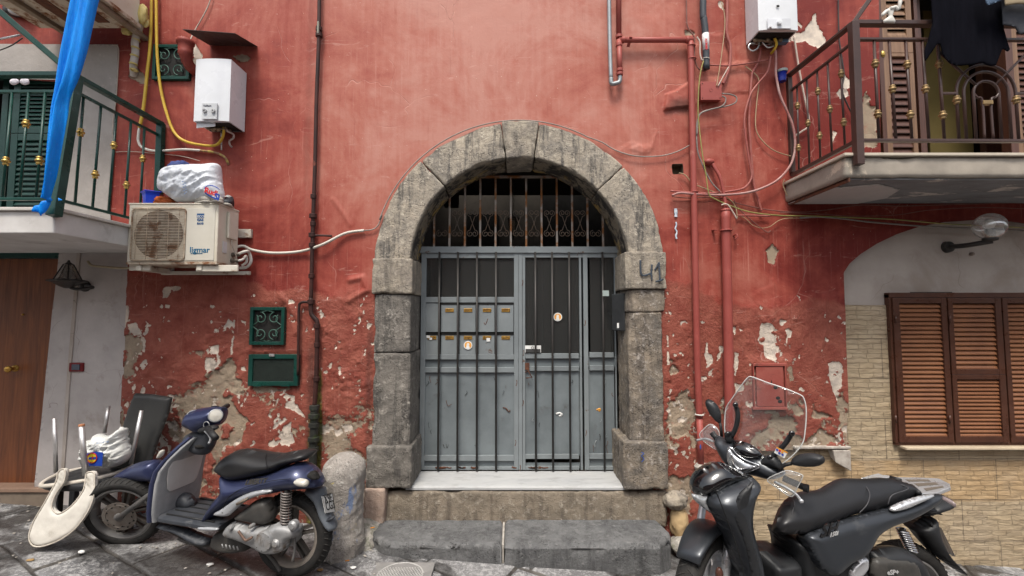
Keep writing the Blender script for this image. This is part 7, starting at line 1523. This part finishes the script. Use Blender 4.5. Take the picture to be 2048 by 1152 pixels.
qa = [K.W(*kx(p)[0], o_) for p, o_ in (((1510, 855), -.1), ((1566, 885), .1), ((1645, 1045), .1), ((1580, 1010), -.1))]; MB().prism(qa, (.008, .0, .004)).build('plate_back', bpl, ks, bevel=.002)
K.pill('indicator', kx((1470, 760), (1530, 772), (1536, 790), (1490, 800)), -.13, .025, .02, bpl, ks, step=.006)
# engine side and rear wheel
HC = K.W(1806, 1186, .0); wheel(ks, HC, K.e1, K.e2, .295, .12, .215, rimg, alu2, 5, False)
K.pill('air_box', kx((1160, 1060), (1185, 1012), (1290, 988), (1370, 1002), (1430, 1040), (1465, 1100), (1485, 1170), (1480, 1260), (1150, 1260)), -.15, .07, .06, bpl, ks); K.pill('air_box_lid', kx((1190, 1060), (1290, 1050), (1400, 1056), (1440, 1100), (1430, 1180), (1200, 1180)), -.20, .025, .03, drk, ks)
text_geo('eSP+', .035, K.W(*kx((1272, 1146))[0], -.235), K.e1, K.e3, bold=.001).build('lettering', S('lettering_pale', (.45, .45, .45), None, 4, .5), ks)
a0, a1 = K.W(*kx((1352, 890))[0], -.15), K.W(*kx((1408, 1010))[0], -.15); MB().tube([a0, a1], .012, 8).build('shock_absorber', drk, ks, True); co = []
for i in range(120): t = i/119; an = t*2*math.pi*9; co.append(a0+(a1-a0)*t+K.e1*.026*math.cos(an)+K.e2*.026*math.sin(an))
MB().tube([Vector(p) for p in co], .005, 6).build('shock_spring', chm, ks, True)
K.pill('footrest', kx((1055, 1125), (1110, 1060), (1155, 1050), (1155, 1110), (1110, 1160), (1060, 1180)), -.20, .02, .02, alu2, ks, step=.008)
K.pill('lower_fairing', kx((560, 1140), (760, 1145), (960, 1150), (1060, 1090), (1150, 1050), (1110, 1160), (1000, 1260), (560, 1260)), -.08, .13, .05, bpl, ks)
MB().tube(cr([K.W(*kx(p)[0], .0) for p in ((488, 795), (502, 800), (506, 820), (492, 828))], 4), .006, 8).build('bag_hook', rub, ks, True)
text_geo('SH', .085, K.W(*kx((893, 938))[0], -.25), K.e1+K.e3*.22, K.e3, depth=.003, bold=.002, shear=.4).build('badge', gls, ks); text_geo('150i', .03, K.W(*kx((948, 936))[0], -.255), K.e1+K.e3*.22, K.e3, depth=.001, bold=.0006, shear=.3).build('badge', S('lettering_pale', (.45, .45, .45)), ks)
# headset in the handlebar plane
T2.pill('handlebar_cowl', kx((309, 390), (330, 368), (370, 385), (430, 395), (520, 425), (580, 480), (620, 505), (690, 560), (702, 575), (680, 598), (630, 612), (590, 606), (540, 592), (470, 582), (420, 560), (372, 520), (345, 485), (318, 430)), .0, .075, .07, mt, ks)
T2.pill('dash_cover', kx((405, 405), (440, 396), (500, 412), (550, 450), (572, 482), (530, 500), (470, 490), (425, 450)), -.045, .05, .05, gls, ks)
T2.pill('headlamp', kx((380, 438), (400, 436), (432, 472), (480, 505), (556, 536), (520, 560), (470, 580), (440, 582), (400, 550), (380, 500)), -.06, .03, .03, S('headlamp_reflector', (.55, .56, .58), (.18, .19, .2), 22, .1, coat=1, metal=.7), ks, step=.006)
hl = kx((380, 438), (400, 436), (432, 472), (480, 505), (556, 536), (520, 560), (470, 580), (440, 582), (400, 550), (380, 500)); MB().tube([Vector(p) for p in cr([T2.W(*p, -.082) for p in hl], 4, closed=True)], .004, 6, closed=True).build('headlamp_rim', chm, ks, True)
MB().tube(cr([T2.W(*p, -.096) for p in kx((398, 470), (410, 520), (440, 555), (480, 552), (530, 540))], 5), .005, 6).build('headlamp_strip', chm, ks, True)
# windshield
wpoly = kx((430, 425), (380, 402), (357, 372), (351, 300), (362, 215), (400, 160), (445, 100), (490, 45), (518, 38), (600, 68), (690, 100), (775, 138), (800, 165), (812, 235), (806, 345), (792, 415), (745, 475), (690, 520), (660, 532), (600, 505), (520, 460))
poly = [T2.px(u, v, -.02) for u, v in wpoly]; poly = [tuple(p) for p in cr([np.array(p) for p in poly], 4, closed=True)]; xc = sum(p[0] for p in poly)/len(poly); zc = min(p[1] for p in poly)
off = lambda x, z: -.02+.9*(x-xc)**2-.10*(z-zc)*0
f = lambda x, y, h: T2.O+x[:, None]*T2.e1+(-.03+.75*(x-xc)**2-h)[:, None]*T2.e2+y[:, None]*T2.e3
pillow(poly, f, .0015, .01, .02, .001).build('windshield', glass_mat('windshield_clear', (.93, .94, .94), .02, .05), ks, True)
MB().tube([Vector(T2.O+p[0]*T2.e1+(-.03+.75*(p[0]-xc)**2)*T2.e2+p[1]*T2.e3) for p in poly], .003, 6, closed=True).build('windshield_edge', S('acrylic_edge', (.62, .62, .60), (.5, .5, .48), 9, .2, coat=.6), ks, True)
for pts in (((422, 198), (436, 250), (425, 320), (398, 375)), ((738, 355), (700, 412), (650, 465), (600, 505))):
    MB().tube(cr([T2.W(*p, -.035) for p in kx(*pts)], 4), [.010]+[.014]*11+[.02], 10).build('windshield_arm', bpl, ks, True) if False else MB().tube(cr([T2.W(*p, -.035) for p in kx(*pts)], 4), .013, 10).build('windshield_arm', bpl, ks, True)
for p in ((422, 195), (738, 355), (380, 358), (618, 490)): MB().ell(T2.W(*kx(p)[0], -.055), (.016, .012, .016), 14, 10).build('bolt_cap', gls, ks, True)
T2.pill('arm_base', kx((560, 525), (590, 480), (640, 475), (680, 520), (690, 560), (640, 545)), -.03, .035, .03, bpl, ks, step=.008); T2.pill('arm_base', kx((362, 350), (395, 345), (412, 380), (405, 410), (370, 395)), -.03, .03, .03, bpl, ks, step=.008)
stq = [T2.W(*p, -.062) for p in kx((652, 430), (715, 460), (695, 494), (638, 463))]; sk_ = MB().prism(stq, tuple(T2.e2*.001)).build('safety_sticker', st_w, ks); MB().prism([T2.W(*p, -.0635) for p in kx((652, 430), (715, 460), (712, 467), (649, 437))], tuple(T2.e2*.001)).build('orange_band', st_o, sk_)
for p, m_ in (((655, 447), bl_), ((668, 465), bl_), ((686, 474), bl_), ((684, 461), st_o), ((670, 452), rd)): MB().lathe([(.006, 0), (.006, .0008)], T2.W(*kx(p)[0], -.0645), -T2.e2, 12).build('pictogram', m_, sk_)
# mirrors, guards, levers
T2.pill('mirror', kx((255, 182), (266, 163), (292, 172), (322, 202), (340, 250), (342, 290), (333, 300), (300, 272), (270, 228)), .05, .03, .03, bpl, ks, step=.007); MB().tube([T2.W(*p, .04) for p in kx((336, 295), (342, 335), (345, 375))], .009, 8).build('mirror_stem', rub, ks, True)
T2.pill('mirror', kx((733, 512), (748, 488), (780, 472), (845, 464), (905, 478), (922, 500), (915, 522), (870, 540), (800, 541), (745, 530)), -.06, .03, .03, bpl, ks, step=.007); MB().tube([T2.W(*p, -.05) for p in kx((735, 522), (700, 530), (675, 545), (672, 565))], .010, 8).build('mirror_stem', rub, ks, True)
hg = glass_mat('hand_guard_clear', (.90, .91, .91), .04, .25)
T2.pill('hand_guard', kx((222, 358), (250, 325), (282, 303), (318, 325), (332, 365), (322, 445), (262, 412), (232, 385)), .03, .012, .03, hg, ks, step=.01); T2.pill('hand_guard', kx((600, 612), (690, 568), (730, 564), (792, 585), (797, 602), (770, 655), (740, 708), (690, 685), (640, 650)), -.07, .012, .03, hg, ks, step=.01)
for gp_ in (((222, 358), (250, 325), (282, 303), (318, 325), (332, 365), (322, 445), (262, 412), (232, 385)),): MB().tube([Vector(p) for p in cr([T2.W(*p, .03) for p in kx(*gp_)], 4, closed=True)], .0022, 6, closed=True).build('guard_edge', S('acrylic_edge', (.62, .62, .60)), ks, True)
MB().tube([Vector(p) for p in cr([T2.W(*p, -.07) for p in kx((600, 612), (690, 568), (730, 564), (792, 585), (797, 602), (770, 655), (740, 708), (690, 685), (640, 650))], 4, closed=True)], .0022, 6, closed=True).build('guard_edge', S('acrylic_edge', (.62, .62, .60)), ks, True)
MB().tube(cr([T2.W(*p, -.04) for p in kx((640, 625), (700, 655), (755, 690), (790, 733))], 5), .008, 8).build('brake_lever', alu2, ks, True); MB().ell(T2.W(*kx((790, 733))[0], -.04), (.012, .012, .012), 12, 8).build('lever_ball', alu2, ks, True)
MB().tube([T2.W(*p, -.0) for p in kx((690, 605), (815, 660))], .017, 14).build('grip', rub, ks, True); MB().lathe([(.02, -.01), (.021, .012)], T2.W(*kx((815, 660))[0], 0), T2.e1, 14).build('bar_end', rub, ks, 'auto')
MB().tube(cr([T2.W(*p, .03) for p in kx((300, 400), (262, 386), (230, 388), (206, 393))], 5), .007, 8).build('brake_lever', alu2, ks, True); MB().tube([T2.W(*p, .03) for p in kx((330, 400), (290, 350))], .018, 12).build('grip', rub, ks, True)
# ------------------------------------------------------------ stone bollard and rubble
bst = stone_mat('bollard_stone', (.36, .33, .30), (.25, .225, .2), (.10, .09, .085), .4, None, .7, (.50, .48, .44))
bx, by = (686-1024)*3.42/910, -.38; bz = gz(bx)
def bollard():
    n, m_ = 56, 60; V = []; 
    for j in range(m_+1):
        t = j/m_; z = t*.74; r = .172-.02*t+.006*math.sin(t*9); 
        if t > .8: r *= math.sqrt(max(.0, 1-((t-.8)/.2)**2))*.98+.001
        for k in range(n): a = 2*math.pi*k/n; V.append((bx+.03*t+r*math.cos(a), by+.05*t+r*.9*math.sin(a), bz-.05+z))
    V = np.array(V); c = np.stack([np.full(len(V), bx), np.full(len(V), by), V[:, 2]], 1); d = V-c; d /= np.linalg.norm(d, axis=1, keepdims=True)+1e-6
    V = V+d*(.055*fbm(V[:, 0], V[:, 1], 5, 4, 71, z=V[:, 2])+.02*fbm(V[:, 0], V[:, 1], 26, 4, 72, z=V[:, 2]))[:, None]
    i = np.arange((m_+1)*n).reshape(m_+1, n); j = np.roll(i, -1, 1); mm = MB(); mm.add(V, np.stack([i[:-1], j[:-1], j[1:], i[1:]], -1).reshape(-1, 4).tolist()); return mm
bo = thing('stone_bollard', 'rounded stone bollard with faded blue and yellow paint beside the steps', 'bollard', (bx, by, bz)); bod = bollard().build('post', bst, bo, True)
# painted stains on the bollard: give the stone a second procedural layer
def add_stain(mat, col, sc, a, b, amt=.8, seedv=(0, 0, 0)):
    nt = mat.node_tree; bs = nt.nodes['Principled BSDF']; src = bs.inputs['Base Color'].links[0].from_socket
    v = N(nt, 'Mapping', Vector=N(nt, 'TexCoord').outputs['Object'], Location=seedv).outputs[0]
    f = mth(nt, 'MULTIPLY', ramp(nt, noise(nt, v, sc, 7, .7, .6), a, b).outputs[0], amt); nt.links.new(mixc(nt, f, src, col), bs.inputs['Base Color'])
add_stain(bst, (.10, .17, .33), 3.2, .55, .60, .75, (3, 1, 2)); add_stain(bst, (.55, .45, .10), 4, .64, .68, .7, (1, 7, 2))
pk = stone_mat('pink_block', (.46, .34, .27), (.36, .27, .22), (.2, .14, .11), .3, None, .4, (.5, .42, .36))
def rough_box(name, a, b, mat, seed, label, cat, amp=.01, rnd=.02, par=None, rot=0):
    L = [abs(b[i]-a[i]) for i in range(3)]; lo = [min(a[i], b[i]) for i in range(3)]
    o = stone(lambda p: np.stack([lo[0]+p[:, 0], lo[1]+p[:, 1], lo[2]+p[:, 2]], 1), L, .012, rnd, amp, 10, seed, chip=.02).build(name, mat, par, True)
    if label: tag(o, label, cat)
    return o
a = P(727, 978, -.10); b = P(768, 1052, -.10); rough_box('stone_block', (a[0], -.10, b[2]-.05), (b[0], .1, a[2]), pk, 73, 'small pinkish stone block between the bollard and the doorway base', 'stone block')
mor = stone_mat('kerb_mortar', (.40, .37, .33), (.28, .26, .23), (.10, .11, .06), .5, None, .3, (.5, .48, .44))
x_ = -1.12; o = blob((x_-.02, -.17, gz(x_)-.01), (.15, .24, .13), .3, 7, 74, 60, 30, flat=-.05).build('mortar_fillet', mor, None, True); tag(o, 'pale mortar slope filling the gap between the bollard and the steps', 'mortar')
rb = [((1352, 1000, -.06), (.10, .09, .07), stC, 'rough grey stone at the foot of the wall below the right base block'), ((1357, 1044, -.05), (.075, .06, .12), S('tan_rock', (.48, .34, .18), (.34, .23, .12), 7, .8, bump=.6, bs=10, bd=.012), 'smooth tan stone set low in the wall beside the black scooter')]
for (u, v, Y), rad, m_, lab in rb: o = blob(P(u, v, Y), rad, .3, 6, int(u), 44, 30, crease=.1).build('wall_stone', m_, None, True); tag(o, lab, 'stone')
o = blob(P(1375, 1090, -.12), (.14, .12, .07), .25, 6, 79, 44, 24).build('wall_stone', mor, None, True); tag(o, 'low mortar mound between the step and the black scooter wheel', 'stone')
# utility cover
ci = S('cast_iron', (.24, .23, .22), (.17, .165, .16), 14, .7, bump=.3, bs=60); mc = thing('utility_cover', 'square cover with raised diamond grid set in the paving before the step', 'manhole cover', ong(800, 1143))
c = np.array(ong(802, 1148)); m = MB(); m.box((c[0]-.21, c[1]-.19, c[2]-.02), (c[0]+.21, c[1]+.13, c[2]+.010)); m.build('plate', ci, mc, bevel=.004)
g = MB()
for i in range(-10, 11):
    for j in range(-7, 6):
        x, y = c[0]+i*.019+(.0095 if j % 2 else 0), c[1]-.03+j*.0165
        if ((x-c[0])/.16)**2+((y-c[1]+.03)/.13)**2 < 1 and abs(x-c[0]) < .2: g.hexa([(x-.0075, y, c[2]+.009), (x, y-.006, c[2]+.009), (x+.0075, y, c[2]+.009), (x, y+.006, c[2]+.009), (x-.005, y, c[2]+.014), (x, y-.004, c[2]+.014), (x+.005, y, c[2]+.014), (x, y+.004, c[2]+.014)])
g.torus((c[0], c[1]-.03, c[2]+.010), (0, 0, 1), .15, .005, 40, 6); g.build('raised_grid', S('cast_iron_worn', (.42, .41, .39), (.3, .29, .28), 30, .6), mc, True)
# ------------------------------------------------------------ dark chair
vin = S('grey_vinyl', (.042, .042, .04), (.03, .03, .029), 5, .45, bump=.15, bs=30, stain=(.14, .12, .09), ss=16, st=(.68, .74)); vin2 = S('black_vinyl', (.022, .023, .025), None, 6, .4, bump=.1)
ch = thing('dining_chair', 'dark grey high backed chair leaning against the wall behind the scooter wheel', 'chair', P(250, 985, -.3))
def lean(x, y, h):
    t = (y-gz(-3.2)-.42)/.7; return np.stack([x, -.22+.12*t-h, y], 1)
pillow([P2(u, v, -.16) for u, v in [(264, 788), (300, 790), (339, 796), (335, 830), (322, 880), (309, 940), (236, 936), (246, 870), (255, 820)]], lean, .022, .03, .012, .006).build('backrest', vin, ch, True)
sc0 = P(190, 945, -.32); m = loft([((sc0[0]+.03, -.33, sc0[2]-.055), (.23, 0, 0), (0, .21, 0), 4), ((sc0[0]+.03, -.33, sc0[2]-.04), (.25, 0, 0), (0, .23, 0), 4), ((sc0[0]+.03, -.33, sc0[2]-.005), (.245, 0, 0), (0, .225, 0), 4), ((sc0[0]+.03, -.33, sc0[2]+.004), (.2, 0, 0), (0, .18, 0), 4)], 40); m.build('seat', vin2, ch, True)
for (u, yy) in ((118, -.42), (262, -.3), (150, -.16)):
    p = P(u, 960, yy); MB().bar((p[0], yy, gz(p[0])), (p[0], yy, sc0[2]-.04), .045, .045).build('leg', vin2, ch, bevel=.006)
# ------------------------------------------------------------ white upturned chair
chrome = S('chrome_leg', (.60, .59, .58), (.42, .40, .39), 9, .38, metal=.75, stain=(.22, .19, .16), ss=9, st=(.6, .75)); cord = S('white_piping', (.55, .50, .43), (.42, .38, .32), 8, .6, bump=.2)
wcv = S('white_vinyl', (.62, .59, .53), (.47, .44, .39), 4, .55, bump=.5, bs=9, bd=.008, stain=(.26, .22, .17), ss=5, st=(.56, .74))
wh = thing('upturned_chair', 'upside down white chair with four metal legs in the air beside the brown door', 'chair', (sc0[0], -.5, gz(sc0[0])))
cx, cy, cz_ = -3.17, -.33, CZ-1.186; rx, ry = .275, .225
ring = []
for k in range(48): t = 2*math.pi*k/48; ring.append((cx+rx*math.cos(t)+.02*math.sin(2*t), cy+ry*math.sin(t), cz_+.03*math.cos(t)+.006*math.sin(3*t)))
MB().tube([Vector(p) for p in ring], .015, 10, closed=True).build('seat_ring', cord, wh, True)
for (u0, v0, u1, v1, Y0, Y1, r) in [(109, 837, 112, 945, -.5, -.5, .014), (163, 851, 171, 950, -.56, -.56, .019), (217, 812, 209, 866, -.14, -.18, .014), (283, 821, 262, 928, -.3, -.34, .015)]:
    MB().tube([P(u0, v0, Y0), P(u1, v1, Y1)], r*.9, 14).build('leg', chrome, wh, True)
MB().lathe([(.019, 0), (.017, .012)], P(163, 852, -.56), (0, 0, 1), 14).build('foot_cap', S('orange_cap', (.45, .2, .1), None, 6, .7), wh)
out = [(104, 948), (114, 942), (119, 950), (119, 968), (109, 985), (103, 1005), (106, 1018), (118, 1026), (133, 1020), (148, 1005), (160, 985), (162, 968), (161, 952), (168, 948), (178, 951), (181, 966), (184, 985), (182, 1008), (174, 1030), (158, 1054), (138, 1070), (118, 1080), (96, 1086), (80, 1084), (70, 1072), (69, 1056), (75, 1034), (86, 1010), (96, 985), (103, 965)]
poly = [P2(u, v, -.62) for u, v in out]; poly = [tuple(p) for p in cr([np.array(p) for p in poly], 3, closed=True)]
zc0 = P(120, 948, -.62)[2]
MB().tube([Vector((p[0], -.565-.10*min(1, max(0, (zc0-p[1])/.5))-.012, p[1])) for p in poly], .0045, 6, closed=True).build('piping', cord, wh, True)
pillow(poly, lambda x, y, h: np.stack([x, -.56-h-.10*np.clip((zc0-y)/.5, 0, 1), y], 1), .017, .025, .009, .006, disp=lambda x, y: .010*fbm(x, y, 14, 3, 81)+.006*np.sin((x+y)*190)*np.clip((y-zc0+.14)/.06, 0, 1)).build('backrest', wcv, wh, True)
# bag with a printed emblem
bm2 = S('thin_bag_plastic', (.60, .61, .60), (.48, .48, .44), 5, .3, bump=.6, bs=9, bd=.015); gb2 = thing('rubbish_bag', 'tied white plastic bag with a blue print lying on the seat ring', 'bag', P(212, 935, -.36))
bag('bag', [(166, 920), (170, 895), (172, 882), (190, 878), (194, 868), (210, 872), (225, 868), (240, 857), (249, 858), (249, 872), (253, 890), (257, 905), (255, 918), (245, 928), (222, 935), (200, 930), (180, 932)], -.38, .10, 15, bm2, gb2, step=.006, crs=.05, sc=13)
blob(P(243, 863, -.38), (.022, .015, .035), .4, 8, 16, 20, 14, crease=.3).build('knot', bm2, gb2, True)
def blob_patch(pix, Y, mat, name, par, t=.0015): return MB().prism([P(u, v, Y) for u, v in pix], (0, t, 0)).build(name, mat, par)
BYB = -.505
blob_patch([(172, 908), (190, 903), (206, 905), (204, 932), (178, 932)], BYB, bl_, 'printed_patch', gb2)
yel2 = S('print_yellow', (.72, .55, .02), None, 5, .4); c = Vector(P(184, 916, BYB-.001)); m = MB(); m.lathe([(.034, 0), (.034, .0012)], c, (0, -1, 0), 28); m.build('round_emblem', yel2, gb2)
MB().torus(P(184, 916, BYB-.003), (0, 1, 0), .034, .003, 28, 5).build('emblem_ring', rd, gb2, True); MB().bar(P(177, 917, BYB-.004), P(192, 916, BYB-.004), .016, .001, up=(0, 1, 0)).build('emblem_bar', bl_, gb2)
MB().bar(P(184, 918, BYB-.006), P(186, 913, BYB-.006), .008, .001, up=(0, 1, 0)).build('emblem_bar', rd, gb2)
for k in range(3): text_geo('SACCHETTO', .016, P(188+k*4, 891+k*0-k*3, -.488), (1, 0, .12), (0, 0, 1)).build('small_print', S('print_faint', (.25, .35, .55)), gb2) if k == 1 else None
o = blob(P(244, 848, -.45), (.03, .02, .012), .2, 5, 17, 18, 12).build('paper_scrap', st_w, None, True) if False else None
cc_ = ong(163, 1104, .012); o = blob(cc_, (.022, .012, .012), .15, 4, 18, 20, 14).build('plastic_cap', st_w, None, True); tag(o, 'small white cap lying on the paving below the upturned chair', 'cap')
for (u, v, lb_) in ((690, 1122, 'orange cigarette filter on the paving near the scooter plate'), (741, 1056, 'orange cigarette filter on the mortar beside the step')):
    q = np.array(ong(u, v, .01 if v > 1100 else .13)); o = MB().tube([q, q+np.array((.028, .006, .002))], .0045, 8).build('cigarette_butt', S('filter_orange', (.55, .22, .04), None, 5, .8), None, True); tag(o, lb_, 'cigarette butt')
rs4 = random.Random(21)
for k, (u, v, m_, lb_) in enumerate([(706, 1135, st_w, 'crumpled white paper scrap near the rear tyre of the blue scooter'), (640, 1140, S('tan_leaf', (.30, .19, .08), None, 9, .8), 'dry tan leaf under the rear tyre of the blue scooter'), (60, 1120, S('tan_leaf', (.30, .19, .08)), 'dry tan leaf on the paving at the bottom left'), (420, 1128, st_w, 'tiny torn paper on the paving below the blue scooter')]):
    o = blob(ong(u, v, .008), (.022, .014, .006), .5, 7, 30+k, 22, 12).build('litter', m_, None, True); tag(o, lb_, 'litter')
# litter of small plaster flakes on the ground
fl_ = MB(); rs_ = random.Random(4)
for k in range(420):
    x = rs_.uniform(-4.2, -.9) if k < 300 else rs_.uniform(1.2, 3.5); y = -abs(rs_.gauss(0, .42))-.02; s = rs_.uniform(.002, .009); a = rs_.uniform(0, 6)
    z = gz(x)+.006; fl_.hexa([(x+s*math.cos(a+k2*1.57)*(1+.3*(k2 % 2)), y+s*math.sin(a+k2*1.57), z+dz) for dz in (0, s*.5) for k2 in range(4)])
o = fl_.build('plaster_flakes', S('mortar', (.5, .47, .42)), None); tag(o, 'scattered small plaster flakes on the paving along the wall', 'debris', kind='stuff')
